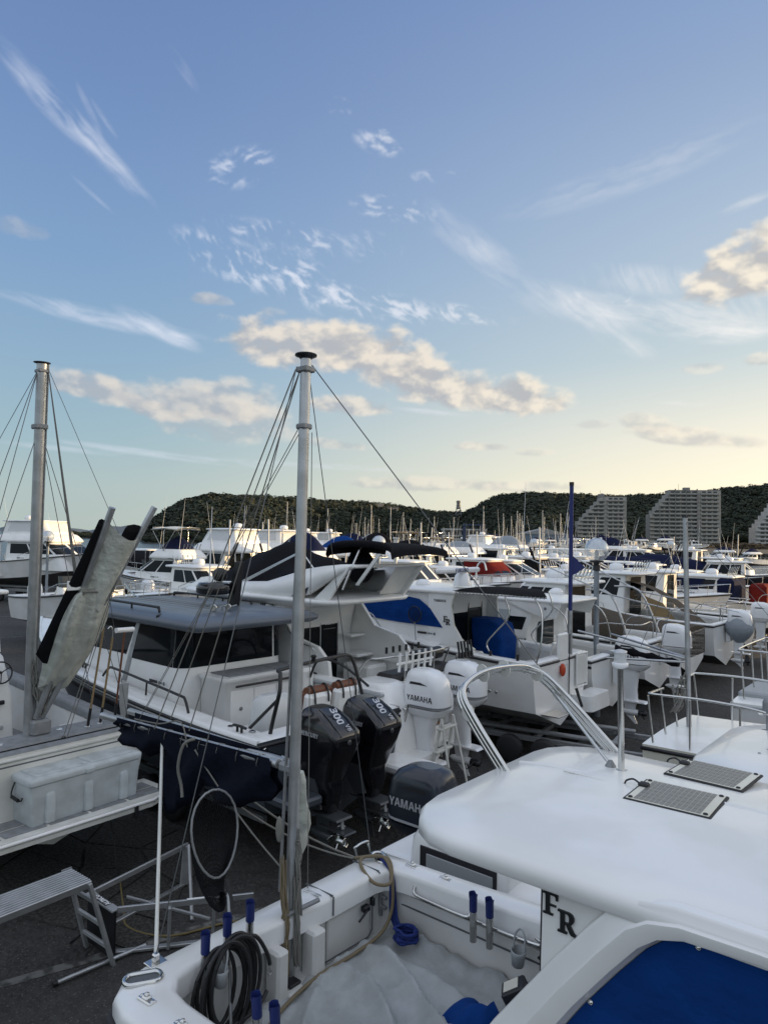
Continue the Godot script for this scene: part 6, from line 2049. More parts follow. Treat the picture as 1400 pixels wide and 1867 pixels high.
	put("nav_light", MB.new().box(Vector3(4.5, 3.30, -1.03), Vector3(0.10, 0.06, 0.05), 0.015), M.ink, C)
	var yw := word(C, "lettering", "YAMAHA", 0.065, Transform3D(Basis(Vector3(-1, 0, 0), Vector3(0, 1, 0), Vector3(0, 0, -1)), Vector3(3.05, 3.0, -1.005)), M.ink, true, "Droid Sans", 0.002)
	yw.position = Vector3(3.0, 3.02, -1.0)
	# black canvas, folded frame and long bimini roll
	var rows := []
	for i in 19:
		var u := i / 18.0
		var x := lerpf(5.3, 1.9, u)
		var pk := 0.06 + 0.80 * pow(sin(PI * pow(u, 0.9)), 1.3) * (0.88 + 0.12 * sin(u * 14))
		var row := PackedVector3Array()
		for j in 13:
			var f := j / 6.0 - 1
			row.append(Vector3(x, 3.36 + 0.28 * smoothstep(0.55, 0.9, u) + pk * (1 - pow(absf(f), 1.25)) - 0.02 * sin(i + j * 2.0), f * lerpf(0.75, 1.04, minf(u * 2.5, 1.0))))
		rows.append(row)
	put("flybridge_cover", MB.new().grid(rows), M.black_canvas, C)
	rows = []
	for i in 13:
		var a := lerpf(0.0, PI, i / 12.0)
		var row := PackedVector3Array()
		for j in 8:
			var b := TAU * j / 8
			row.append(Vector3(1.15 - 0.75 * cos(a) + 0.05 * cos(b), 3.98 + 0.20 * pow(sin(a), 0.5) + 0.06 * sin(b), -0.55 + 0.11 * cos(b)))
		rows.append(row)
	put("bimini_roll", MB.new().loft(rows), M.black_canvas, C)
	rows = []
	for i in 13:
		var a := lerpf(0.0, PI, i / 12.0)
		var row := PackedVector3Array()
		for j in 9:
			var f := j / 4.0 - 1
			row.append(Vector3(1.15 - 0.75 * cos(a), 4.0 + 0.20 * pow(sin(a), 0.5) - 0.05 * f * f, 0.25 + 0.8 * f))
		rows.append(row)
	put("bimini_cloth", MB.new().grid(rows), M.black_canvas, C)
	var ff := MB.new()
	for k in 3:
		ff.bar(Vector3(2.15 + 0.03 * k, 4.0, -0.98), Vector3(3.6 + 0.06 * k, 3.42, -1.0), 0.014, 5)
		ff.bar(Vector3(0.45 + 0.03 * k, 4.02, -0.80), Vector3(0.75 + 0.03 * k, 3.5, -1.0), 0.014, 5)
	ff.bar(Vector3(2.1, 4.0, -0.98), Vector3(1.5, 3.50, -1.05), 0.014, 5)
	ff.bar(Vector3(1.15, 4.15, -0.5), Vector3(1.2, 3.4, -0.9), 0.02, 5)
	put("bimini_frame", ff, M.steel, C)
	put("helm_seat_cover", MB.new().ell(Vector3(1.7, 3.75, 0.1), Vector3(0.25, 0.32, 0.3), 10, 6), M.black_canvas, C)
	# stern: rail, rod racks, bench, cleat, platform, motors
	var sr := MB.new()
	sr.tube(smooth_path([Vector3(0.75, 1.97, -1.05), Vector3(0.55, 2.30, -1.0), Vector3(0.3, 2.36, -0.9), Vector3(0.15, 2.36, 0.0), Vector3(0.2, 2.36, 0.7), Vector3(0.3, 2.30, 0.95), Vector3(0.5, 1.97, 1.02)]), 0.016, 6)
	sr.bar(Vector3(0.18, 2.36, -0.45), Vector3(0.2, 1.95, -0.45), 0.014)
	sr.bar(Vector3(0.18, 2.36, 0.35), Vector3(0.2, 1.95, 0.35), 0.014)
	put("stern_rail", sr, M.steel, C)
	for k in 6:
		put("rod_tube", MB.new().bar(Vector3(0.18, 2.12, -0.62 + 0.17 * k), Vector3(0.16, 2.42, -0.62 + 0.17 * k), 0.024, 8), M.white, C)
		put("rod_tube_cap", MB.new().bar(Vector3(0.30, 2.42, -0.80 + 0.17 * k), Vector3(0.30, 2.52, -0.80 + 0.17 * k), 0.022, 8), M.black, C)
	put("rack_bar", MB.new().box(Vector3(0.17, 2.25, -0.20), Vector3(0.02, 0.04, 1.0), 0.006), M.white, C)
	for z in [-0.35, 0.65]: put("bench_cushion", MB.new().box(Vector3(0.42, 2.0, z), Vector3(0.40, 0.14, 0.72), 0.05), M.black, C)
	put("back_cushion", MB.new().bar(Vector3(0.55, 2.22, 0.25), Vector3(0.55, 2.22, 1.0), 0.11, 10), M.black, C)
	put("stern_moulding", MB.new().loft([rrect(-0.30, 0.5, 0.34, 0.08, 0.12, 1.0, -0.95), rrect(-0.22, 0.6, 0.33, 0.08, 0.14, 1.6, -0.94), rrect(-0.05, 0.7, 0.30, 0.10, 0.16, 1.98, -0.94), rrect(0.05, 0.6, 0.22, 0.10, 0.16, 2.02, -0.94)]), M.white, C)
	cleat(C, Vector3(-0.19, 1.62, -0.98), 0, 1.6, M.steel, Basis(Vector3(0, 0, 1), PI / 2 + 0.25))
	put("swim_platform", MB.new().loft([rrect(-0.62, 0.1, 0.42, 0.1, 0.2, 0.88, -0.92), rrect(-0.66, 0.1, 0.45, 0.1, 0.22, 0.96, -0.92), rrect(-0.64, 0.1, 0.43, 0.1, 0.2, 1.02, -0.92)]), M.white, C)
	put("hatch_lid", MB.new().box(Vector3(-0.22, 1.34, -0.42), Vector3(0.36, 0.03, 0.40), 0.01), M.teak, C)
	put("stern_box", MB.new().loft([rrect(-0.42, 0.0, 0.27, 0.06, 0.12, 0.98, -0.42), rrect(-0.46, 0.0, 0.27, 0.06, 0.14, 1.22, -0.42), rrect(-0.42, 0.0, 0.24, 0.06, 0.12, 1.32, -0.42)]), M.white, C)
	put("gearbox_hatch", MB.new().tube(smooth_path([Vector3(0.0, 1.75, -0.6), Vector3(-0.06, 1.70, -0.3), Vector3(-0.06, 1.70, 0.3), Vector3(0.0, 1.75, 0.6)]), 0.03, 6), M.rubber, C)
	for z in [-0.68, 0.36]:
		outboard(C, Vector3(-0.10, 1.55, z), M.engine_white, M.engine_white, "YAMAHA", M.ink, 1.03, 0.08, M.print_grey)
		put("motor_bracket", MB.new().box(Vector3(-0.02, 1.42, z), Vector3(0.3, 0.5, 0.4), 0.05), M.white, C)
	outboard(C, Vector3(-0.10, 1.48, -0.16), M.engine_white, M.white_old, "", M.ink, 0.62)
	reg_plate(C, Vector3(3.4, 2.30, -1.10), Basis(Vector3(-1, 0, 0), Vector3(0, 1, 0), Vector3(0, 0, -1)), 0.42)
	add_bow_rail(C, h, 0.5, 0.5, 6)
	put("rod_rack_outboard", MB.new().box(Vector3(0.1, 2.2, 1.15), Vector3(0.05, 0.10, 0.50), 0.01), M.steel, C)
	for k in 5: put("rod_tube", MB.new().bar(Vector3(0.05, 2.15, 0.95 + 0.10 * k), Vector3(0.12, 2.45, 0.97 + 0.10 * k), 0.022, 7), M.darkmetal, C)
	trailer_for(at, 140, "trailer under the flybridge cruiser with white outboards")

func boat_d() -> void:
	var at := Vector3(3.56, 0, -14.28)
	var D := thing("pilothouse_boat", "white pilothouse boat with blue side window cover and black slatted awning and tall blue pole", "boat", at, 140)
	var h := Hull.new()
	h.L = 8.4
	h.B = 2.5
	h.yk = 0.62
	h.ya = 1.95
	h.yf = 2.75
	add_hull(D, h, M.white, M.white_old, M.ink, 14)
	add_deck(D, h, 0.27, M.white, 0.05)
	add_well(D, h, 0.27, 1.25, M.white, M.white_in, M.nonskid, 0.22)
	var lv := [[1.6, 2.28, 6.3, 0.93, 0.7, 0.05], [2.40, 2.28, 5.9, 0.91, 0.6, 0.05], [3.05, 2.2, 4.7, 0.86, 0.5, 0.05], [3.12, 2.2, 4.65, 0.86, 0.5, 0.05]]
	put("cabin", cabin_mesh(lv), M.white, D)
	for s in [-1.0, 1.0]:
		put("cabin_wing", MB.new().prism(PackedVector2Array([Vector2(2.6, 3.14), Vector2(1.95, 3.14), Vector2(2.02, 2.9), Vector2(1.95, 2.5), Vector2(1.75, 2.22), Vector2(1.45, 2.05), Vector2(1.42, 1.9), Vector2(2.6, 1.9)]), 0.05, Transform3D(Basis(), Vector3(0, 0, s * 0.90))), M.white, D)
		put("wing_trim", MB.new().tube(smooth_path([Vector3(1.95, 3.12, s * 0.9), Vector3(2.02, 2.9, s * 0.9), Vector3(1.95, 2.5, s * 0.9), Vector3(1.75, 2.22, s * 0.9), Vector3(1.43, 2.05, s * 0.9)]), 0.018, 6), M.cream, D)
		put("window_cover", MB.new().prism(PackedVector2Array([Vector2(4.95, 2.52), Vector2(4.6, 2.98), Vector2(3.2, 3.02), Vector2(2.85, 2.98), Vector2(2.55, 2.80), Vector2(2.22, 2.42), Vector2(3.4, 2.44)]), 0.02, Transform3D(Basis(), Vector3(0, 0, s * 0.925))), M.blue, D)
	put("windscreen", pane_mesh(lv, 15.2, 23.8, 1.1, 1.9), M.glass, D)
	put("roof", roof_mesh(1.85, 4.75, 0.96, 0.45, 0.15, 3.12, 0.09, 0.06), M.white, D)
	for q in [["F", Vector3(2.16, 2.60, -0.93)], ["R", Vector3(2.09, 2.545, -0.932)]]:
		word(D, "emblem_letter", q[0], 0.12, Transform3D(Basis(Vector3(-1, 0, 0), Vector3(0, 1, 0), Vector3(0, 0, -1)), q[1]), M.darkmetal, true, "Droid Serif", 0.01)
	word(D, "lettering", "YAMAHA", 0.055, Transform3D(Basis(Vector3(-1, 0, 0), Vector3(0, 1, 0), Vector3(0, 0, -1)), Vector3(2.3, 2.98, -0.928)), M.ink, true, "Droid Sans", 0.003)
	reg_plate(D, Vector3(2.75, 2.27, -0.935), Basis(Vector3(-1, 0, 0), Vector3(0, 1, 0), Vector3(0, 0, -1)), 0.45)
	# door and the covered seat beside it
	put("door", MB.new().box(Vector3(2.26, 2.25, -0.25), Vector3(0.03, 1.6, 0.60), 0.008), M.glass, D)
	put("door", MB.new().box(Vector3(2.25, 2.25, 0.33), Vector3(0.03, 1.6, 0.50), 0.008), M.glass_side, D)
	for z in [-0.56, 0.06, 0.60]: put("door_stile", MB.new().box(Vector3(2.235, 2.25, z), Vector3(0.03, 1.6, 0.03), 0.006), M.black, D)
	put("seat_cover", MB.new().loft([rrect(1.45, 2.15, 0.34, 0.06, 0.06, 1.55, 0.45), rrect(1.42, 2.18, 0.36, 0.08, 0.08, 2.1, 0.45), rrect(1.5, 2.2, 0.34, 0.08, 0.08, 2.45, 0.42), rrect(1.75, 2.2, 0.28, 0.06, 0.06, 2.55, 0.40)]), M.blue, D)
	put("side_locker", MB.new().box(Vector3(1.7, 1.62, -0.62), Vector3(0.5, 0.7, 0.3), 0.05), M.white_in, D)
	put("well_bench", MB.new().box(Vector3(0.8, 1.62, 0.55), Vector3(0.7, 0.12, 0.6), 0.03), M.white, D)
	put("folding_seat", MB.new().box(Vector3(0.45, 1.95, 0.65), Vector3(0.06, 0.45, 0.4), 0.02, Basis(Vector3(0, 0, 1), 0.25)), M.white, D)
	for k in 4: put("seat_slat", MB.new().box(Vector3(0.30, 1.78 + 0.09 * k, 0.65), Vector3(0.02, 0.05, 0.34), 0.006, Basis(Vector3(0, 0, 1), 0.25)), M.white_in, D)
	# slatted awning on a steel frame
	var fr := MB.new()
	for z in [-0.92, 0.92]:
		fr.bar(Vector3(2.1, 3.16, z), Vector3(-0.12 if z < 0 else 0.95, 3.19, z * 0.96), 0.018, 6)
		fr.tube(smooth_path([Vector3(0.75, 3.18, z), Vector3(0.65, 2.8, z), Vector3(0.95, 2.45, z), Vector3(1.15, 2.2, z), Vector3(1.0, 2.0, z * 1.05)]), 0.016, 6)
		if z < 0: fr.tube(smooth_path([Vector3(0.1, 3.18, z), Vector3(-0.05, 2.9, z), Vector3(-0.1, 2.4, z * 1.1), Vector3(-0.02, 1.98, z * 1.15)]), 0.016, 6)
	fr.bar(Vector3(-0.12, 3.19, -0.88), Vector3(0.95, 3.19, 0.88), 0.018, 6)
	fr.bar(Vector3(2.0, 3.17, -0.92), Vector3(2.0, 3.17, 0.92), 0.018, 6)
	put("awning_frame", fr, M.steel, D)
	for k in 16:
		put("awning_slat", MB.new().box(Vector3((2.0 - 0.10 + 0.07 * k) / 2, 3.205 + 0.03 * sin(PI * (k + 0.5) / 16), -0.86 + 0.1147 * k), Vector3(2.0 + 0.10 - 0.07 * k, 0.018, 0.104), 0.005), M.black_canvas, D)
	var lace := MB.new()
	for k in 26:
		lace.bar(Vector3(2.0 - 0.083 * k, 3.205, -0.92), Vector3(1.96 - 0.083 * k, 3.17, -0.945), 0.008, 4)
	put("awning_lacing", lace, M.rope, D)
	# long open radar bar on its arm, white dome
	var rd := group_part("radar_scanner", D)
	put("scanner_bar", MB.new().box(Vector3(2.05, 3.62, -0.62), Vector3(0.13, 0.11, 1.55), 0.035), M.engine_white, rd)
	put("scanner_foot", MB.new().lathe(Vector3(2.1, 3.28, -0.40), Vector3.UP, [[0.2, 0], [0.19, 0.06], [0.15, 0.22], [0.10, 0.28]], 14), M.engine_white, rd)
	word(rd, "lettering", "FURUNO", 0.085, Transform3D(Basis(Vector3(0, 0, 1), Vector3(0, 1, 0), Vector3(-1, 0, 0)), Vector3(1.983, 3.62, -0.58)), M.ink_blue, true, "Droid Sans", 0.004)
	put("horn_arm", MB.new().tube(smooth_path([Vector3(2.0, 3.24, 0.0), Vector3(2.1, 3.45, 0.15), Vector3(2.1, 3.72, 0.22), Vector3(2.0, 3.78, 0.3), Vector3(1.92, 3.6, 0.28)]), 0.02, 6), M.steel, D)
	put("gps_dome", MB.new().lathe(Vector3(3.1, 3.24, -0.45), Vector3.UP, [[0.16, 0], [0.17, 0.03], [0.13, 0.10], [0.08, 0.13], [0.01, 0.135]], 14), M.engine_white, D)
	# stern: raised door, open hatch, fittings
	put("transom_door", MB.new().box(Vector3(0.02, 2.10, 0.10), Vector3(0.08, 0.66, 0.42), 0.03), M.white, D)
	put("door_seal", MB.new().tube(PackedVector3Array([Vector3(-0.02, 0.95, 0.32), Vector3(-0.03, 2.4, 0.335)]), 0.012, 5), M.ink, D)
	put("stern_platform", MB.new().loft([rrect(-0.45, 0.0, 0.50, 0.05, 0.12, 0.86, 0.95), rrect(-0.42, 0.0, 0.50, 0.05, 0.12, 1.16, 0.95)]), M.white, D)
	put("stern_hatch", MB.new().box(Vector3(-0.03, 1.62, 0.86), Vector3(0.05, 0.62, 0.50), 0.03), M.white_in, D)
	put("hatch_rim", MB.new().tube(smooth_path([Vector3(-0.05, 1.32, 0.62), Vector3(-0.05, 1.92, 0.62), Vector3(-0.05, 1.95, 0.66), Vector3(-0.05, 1.95, 1.06), Vector3(-0.05, 1.92, 1.1), Vector3(-0.05, 1.32, 1.1), Vector3(-0.05, 1.29, 1.06), Vector3(-0.05, 1.29, 0.66), Vector3(-0.05, 1.32, 0.62)]), 0.018, 5), M.white, D)
	put("marker_float", MB.new().ell(Vector3(-0.05, 1.72, -0.02), Vector3(0.06, 0.13, 0.06), 10, 7), M.lamp_red, D)
	for p in [Vector3(0.9, 1.35, -1.215), Vector3(0.75, 1.35, -1.215)]: put("hull_outlet", MB.new().lathe(p, Vector3(0, 0, -1), [[0.035, 0], [0.03, 0.012], [0.012, 0.014], [0.001, 0.004]], 10), M.steel, D)
	for x in [0.35, 0.95, 1.5]: put("rod_socket", MB.new().bar(Vector3(x, 1.97, -1.1), Vector3(x, 2.1, -1.1), 0.03, 8), M.black, D)
	put("trim_tab", MB.new().box(Vector3(-0.2, 0.98, -0.6), Vector3(0.36, 0.02, 0.5), 0.004), M.steel, D)
	put("stern_leg", MB.new().bar(Vector3(-0.12, 1.3, 0.45), Vector3(-0.25, 0.95, 0.45), 0.03, 6), M.black, D)
	# pole wrapped in blue sleeve, with a small pennant
	var m0 := Vector3(0.05, 1.95, 0.50)
	var m1 := Vector3(0.03, 5.42, 0.50)
	put("pole_foot", MB.new().bar(m0, m0.lerp(m1, 0.26), 0.05, 10), M.alu, D)
	put("pole", MB.new().bar(m0.lerp(m1, 0.26), m1, 0.042, 10), M.sleeve_blue, D)
	put("pole_tip", MB.new().bar(m1, m1 + Vector3(0, 0.07, 0), 0.05, 8), M.black, D)
	var pn := m0.lerp(m1, 0.52)
	put("pennant", MB.new().prism(PackedVector2Array([Vector2(0.0, 0.26), Vector2(0.30, -0.02), Vector2(0.14, -0.13), Vector2(0.0, -0.20)]), 0.012, Transform3D(Basis(Vector3.UP, -2.4), pn)), M.sleeve_blue, D)
	add_bow_rail(D, h, 0.5, 0.5, 6)
	trailer_for(at, 140, "trailer under the pilothouse boat with the black awning")
	# landing net in front of the blue window
	var T := Transform3D(Basis(Vector3.UP, deg_to_rad(140)), at)
	var net := thing("landing_net", "round black landing net leaning against the blue window cover", "net", T.origin, 140)
	var hp := PackedVector3Array()
	for i in 19: hp.append(Vector3(2.85 + 0.17 * cos(TAU * i / 18), 2.66 + 0.17 * sin(TAU * i / 18), -1.07))
	put("hoop", MB.new().tube(hp, 0.012, 5), M.darkmetal, net)
	var ms := MB.new()
	for i in 12:
		var d := -0.15 + 0.027 * i
		var l := sqrt(maxf(0.0, 0.0289 - d * d))
		ms.bar(Vector3(2.85 + d, 2.66 - l, -1.07), Vector3(2.85 + d, 2.66 + l, -1.07), 0.003, 3)
		ms.bar(Vector3(2.85 - l, 2.66 + d, -1.07), Vector3(2.85 + l, 2.66 + d, -1.07), 0.003, 3)
	put("net_mesh", ms, M.netting, net).set_meta("kind", "stuff")
	put("handle", MB.new().bar(Vector3(2.85, 2.49, -1.07), Vector3(2.80, 2.05, -1.08), 0.012, 6), M.alu_dull, net)

func boat_e() -> void:
	var at := Vector3(5.23, 0, -16.27)
	var E := thing("sedan_boat", "white boat with grey curtained side windows and white roof fairing behind the slatted awning", "boat", at, 140)
	var h := Hull.new()
	h.L = 8.0
	h.B = 2.5
	h.yk = 0.55
	h.ya = 1.72
	h.yf = 2.4
	add_hull(E, h, M.white, M.bottom, M.ink, 12, M.ink)
	add_deck(E, h, 0.20, M.white, 0.05)
	add_well(E, h, 0.20, 1.15, M.white, M.white_in, M.nonskid, 0.22)
	var lv := [[1.6, 1.65, 6.0, 0.95, 0.7, 0.05], [2.20, 1.65, 5.4, 0.93, 0.6, 0.05], [2.72, 1.5, 4.3, 0.88, 0.5, 0.05], [2.85, 1.4, 4.2, 0.88, 0.5, 0.05]]
	put("cabin", cabin_mesh(lv), M.white, E)
	put("window_curtained", pane_mesh(lv, 14.22, 14.62, 1.02, 1.82), M.curtain, E)
	put("window_curtained", pane_mesh(lv, 14.64, 14.96, 1.06, 1.82), M.curtain, E)
	put("window_side", pane_mesh(lv, 14.03, 14.2, 0.98, 1.55), M.glass, E)
	put("window_curtained", pane_mesh(lv, 24.04, 24.80, 1.02, 1.86), M.curtain, E)
	put("windscreen", pane_mesh(lv, 15.2, 23.8, 1.06, 1.9), M.glass, E)
	put("roof", roof_mesh(0.75, 4.4, 0.97, 0.45, 0.12, 2.84, 0.08, 0.05), M.white, E)
	put("roof_fairing", MB.new().prism(PackedVector2Array([Vector2(2.4, 2.90), Vector2(0.8, 2.90), Vector2(0.95, 2.52), Vector2(1.4, 2.55), Vector2(1.8, 2.68)]), 0.05, Transform3D(Basis(), Vector3(0, 0, -0.92))), M.white, E)
	put("roof_fairing", MB.new().prism(PackedVector2Array([Vector2(2.4, 2.90), Vector2(0.8, 2.90), Vector2(0.95, 2.52), Vector2(1.4, 2.55), Vector2(1.8, 2.68)]), 0.05, Transform3D(Basis(), Vector3(0, 0, 0.92))), M.white, E)
	put("bulkhead_door", MB.new().box(Vector3(1.62, 1.95, -0.1), Vector3(0.03, 1.5, 0.8), 0.01), M.glass_side, E)
	put("fairing_badge", MB.new().lathe(Vector3(1.2, 2.72, -0.948), Vector3(0, 0, -1), [[0.035, 0], [0.03, 0.004], [0.001, 0.004]], 12), M.print_grey, E)
	reg_plate(E, Vector3(2.0, 1.98, -0.965), Basis(Vector3(-1, 0, 0), Vector3(0, 1, 0), Vector3(0, 0, -1)), 0.42)
	var rl := MB.new()
	for s in [-1.0, 1.0]: rl.tube(smooth_path([Vector3(1.1, 2.85, s * 0.95), Vector3(0.7, 2.6, s * 1.0), Vector3(0.55, 2.2, s * 1.1), Vector3(0.5, 1.75, s * 1.13)]), 0.016, 6)
	put("roof_strut", rl, M.steel, E)
	put("windscreen_hatch", MB.new().ell(Vector3(1.6, 3.0, 0.4), Vector3(0.18, 0.12, 0.18), 10, 6), M.engine_white, E)
	put("stern_mount", MB.new().box(Vector3(0.1, 1.72, 0.0), Vector3(0.3, 0.10, 0.3), 0.02), M.galv, E)
	add_bow_rail(E, h, 0.5, 0.5, 6)
	outboard(E, Vector3(-0.1, 1.45, 0), M.engine_white, M.engine_white, "YAMAHA", M.ink, 1.05)
	trailer_for(at, 140, "trailer under the boat with grey curtained windows")

func boat_h() -> void:
	var at := Vector3(0.75, -0.14, -7.3)
	var Hb := thing("cuddy_boat", "white boat just behind the nearest one, navy outboard and glossy cabin roof", "boat", at, -40)
	var h := Hull.new()
	h.L = 6.6
	h.B = 2.3
	h.yk = 0.5
	h.ya = 1.66
	h.yf = 2.1
	h.aft = 1.0
	add_hull(Hb, h, M.white, M.bottom_blue, M.plastic_grey, 12)
	add_deck(Hb, h, 0.4, M.white)
	add_well(Hb, h, 0.4, 1.1, M.white, M.white_in, M.nonskid, 0.26)
	put("transom_box", MB.new().loft([rrect(0.26, 1.3, 0.52, 0.08, 0.10, 1.2, 0.66), rrect(0.34, 1.3, 0.52, 0.08, 0.10, 1.88, 0.66), rrect(0.38, 1.27, 0.48, 0.08, 0.10, 1.96, 0.66)]), M.white, Hb)
	put("hatch_frame", MB.new().box(Vector3(0.84, 1.68, 1.186), Vector3(0.74, 0.36, 0.012), 0.004), M.ink, Hb)
	put("hatch", MB.new().box(Vector3(0.86, 1.67, 1.194), Vector3(0.64, 0.28, 0.012), 0.004), M.plastic_grey, Hb)
	cleat(Hb, Vector3(0.55, 1.96, 0.85), 60, 1.2)
	put("stern_ladder", MB.new().tube(smooth_path([Vector3(-0.05, 1.2, 0.98), Vector3(-0.25, 1.55, 1.0), Vector3(-0.27, 1.62, 1.0), Vector3(-0.27, 1.62, 1.16), Vector3(-0.25, 1.55, 1.18), Vector3(-0.05, 1.0, 1.18)]), 0.014, 6), M.steel, Hb)
	outboard(Hb, Vector3(-0.02, 1.37, 0.02), M.engine_navy, M.engine_navy, "YAMAHA", M.silver, 1.03, 0.082, M.silver, true)
	var lv := [[1.6, 2.7, 5.4, 0.85, 0.6, 0.1], [2.3, 2.7, 5.2, 0.83, 0.5, 0.1], [2.78, 2.65, 4.7, 0.78, 0.4, 0.1]]
	put("cabin", cabin_mesh(lv), M.white, Hb)
	for s in [[4.1, 4.9], [14.1, 14.9], [15.2, 23.8]]: put("window", pane_mesh(lv, s[0], s[1], 1.08, 1.9), M.glass, Hb)
	put("roof", roof_mesh(2.45, 5.0, 0.92, 0.5, 0.46, 2.74, 0.13, 0.06), M.white, Hb)
	put("hatch_seam", MB.new().tube(smooth_path([Vector3(3.05, 2.862, 0.86), Vector3(3.0, 2.90, 0.5), Vector3(2.95, 2.918, 0.1), Vector3(3.05, 2.922, -0.25), Vector3(3.6, 2.927, -0.4)]), 0.007, 5), M.groove, Hb)
	for k in 6: put("rivet", MB.new().lathe(Vector3(2.86 + 0.03 * k, 2.915, 0.3 - 0.14 * k), Vector3.UP, [[0.012, 0], [0.01, 0.004], [0.001, 0.005]], 6), M.plastic_grey, Hb)
	put("anchor_light", MB.new().lathe(Vector3(2.75, 2.885, -0.52), Vector3.UP, [[0.06, 0], [0.055, 0.01], [0.018, 0.015], [0.018, 0.16], [0.045, 0.17], [0.045, 0.24], [0.03, 0.27], [0.001, 0.275]], 12), M.galv, Hb)
	put("light_arm", MB.new().box(Vector3(2.81, 3.05, -0.44), Vector3(0.26, 0.012, 0.03), 0.003, Basis(Vector3.UP, 0.6)), M.steel, Hb)
	var an := group_part("antenna_mount", Hb)
	put("foot", MB.new().box(Vector3(2.95, 2.918, -0.26), Vector3(0.12, 0.014, 0.07), 0.004), M.steel, an)
	put("stem", MB.new().bar(Vector3(2.95, 2.92, -0.26), Vector3(2.95, 3.05, -0.26), 0.018, 8), M.darkmetal, an)
	put("whip", MB.new().bar(Vector3(2.95, 3.05, -0.26), Vector3(2.94, 4.1, -0.28), 0.012, 6, 0.003), M.pen_white, an)
	trailer_for(at, -40, "trailer under the white boat with the navy outboard")

func boat_i() -> void:
	# stern deck with rails and a thin mast, and one more stern at the edge
	var at := Vector3(4.2, 0, -10.5)
	var I := thing("fishing_boat", "white boat right of the globe lamp with railed stern deck and thin aluminium mast", "boat", at, -40)
	var h := Hull.new()
	h.L = 6.8
	h.B = 2.3
	h.yk = 0.5
	h.ya = 1.58
	h.yf = 2.0
	add_hull(I, h, M.cream, M.bottom, M.ink, 10)
	add_deck(I, h, 0.0, M.white, 0.04, 9, "deck")
	var sr := MB.new()
	for z in [-1.0, -0.5, 0.0, 0.5, 1.0]: sr.bar(Vector3(0.12, 1.6, z), Vector3(0.05, 2.22, z), 0.014, 6)
	for s in [-1.0, 1.0]:
		for x in [0.6, 1.2]: sr.bar(Vector3(x, 1.6, s * 1.02), Vector3(x, 2.24, s * 1.02), 0.014, 6)
		sr.tube(smooth_path([Vector3(0.05, 2.22, s * 0.4), Vector3(0.06, 2.24, s * 0.9), Vector3(0.15, 2.25, s * 1.02), Vector3(0.9, 2.27, s * 1.02), Vector3(1.6, 2.2, s * 1.02), Vector3(1.95, 1.9, s * 1.02), Vector3(2.1, 1.62, s * 1.02)]), 0.018, 6)
	put("stern_rail", sr, M.steel, I)
	var m0 := Vector3(0.25, 1.60, -0.1)
	var m1 := Vector3(0.18, 4.66, -0.14)
	put("mast", MB.new().bar(m0, m1, 0.036, 12), M.alu, I)
	mast_head(I, m1, Vector3.UP, 0.03)
	for q in [[Vector3(0.2, 2.62, -0.1), Vector3(-1.25, 2.74, -0.9)], [Vector3(0.2, 2.55, -0.1), Vector3(-0.9, 2.50, 0.1)], [Vector3(0.2, 2.60, -0.1), Vector3(-1.6, 2.80, -0.4)]]:
		put("boom", MB.new().bar(q[0], q[1], 0.018, 7), M.alu, I)
	var rows := []
	for i in 11:
		var u := i / 10.0
		var c := Vector3(0.1, 2.56, -0.12).lerp(Vector3(-1.0, 2.62, -0.5), u)
		var ring := PackedVector3Array()
		for j in 7: ring.append(c + Vector3(0, cos(TAU * j / 7) * (0.05 + 0.02 * sin(u * 20)) - 0.05, sin(TAU * j / 7) * 0.06))
		rows.append(ring)
	put("furled_sail", MB.new().loft(rows), M.black_canvas, I)
	for k in 4: wire(I, "line", Vector3(0.2, 4.4, -0.13), Vector3(-0.2 - 0.35 * k, 2.65, -0.2 - 0.15 * k), 0.004, M.wire)
	wire(I, "line", Vector3(0.2, 4.6, -0.13), Vector3(2.5, 2.2, -0.9), 0.004, M.wire)
	wire(I, "line", Vector3(0.2, 4.6, -0.13), Vector3(2.5, 2.2, 0.9), 0.004, M.wire)
	put("rope_coil", knot_bundle(Vector3(0.2, 2.4, -0.1), Vector3(0.12, 1.85, 0.1), 0.07, 8, 21, 0.008), M.rope, I)
	put("mast_winch", MB.new().lathe(Vector3(0.22, 2.2, -0.05), Vector3(-1, 0, 0.4), [[0.05, 0], [0.03, 0.05], [0.05, 0.1]], 10), M.steel, I)
	trailer_for(at, -40, "trailer under the boat with the railed stern deck")
	var aj := Vector3(6.55, 0, -12.9)
	var J := thing("fishing_boat", "white boat at the right edge with grey motor well and high steel rails", "boat", aj, -40)
	h = Hull.new()
	h.L = 6.8
	h.B = 2.3
	h.yk = 0.5
	h.ya = 1.62
	h.yf = 2.1
	add_hull(J, h, M.white, M.bottom_blue, M.plastic_grey, 10)
	add_deck(J, h, 0.0, M.white, 0.04, 9, "deck")
	put("motor_well", MB.new().box(Vector3(0.25, 1.66, 0), Vector3(0.5, 0.16, 1.2), 0.03), M.plastic_grey, J)
	sr = MB.new()
	for z in [-1.0, -0.55, 0.1, 0.8]: sr.bar(Vector3(0.15, 1.64, z), Vector3(0.1, 2.5, z), 0.016, 6)
	sr.tube(smooth_path([Vector3(1.6, 1.64, -1.0), Vector3(1.5, 2.3, -1.0), Vector3(1.2, 2.5, -1.0), Vector3(0.2, 2.5, -1.0), Vector3(0.1, 2.5, -0.8), Vector3(0.1, 2.5, 0.9), Vector3(0.3, 2.5, 1.0), Vector3(1.3, 2.5, 1.0)]), 0.018, 6)
	put("stern_rail", sr, M.steel, J)
	trailer_for(aj, -40, "trailer under the boat with high steel rails at the right edge")

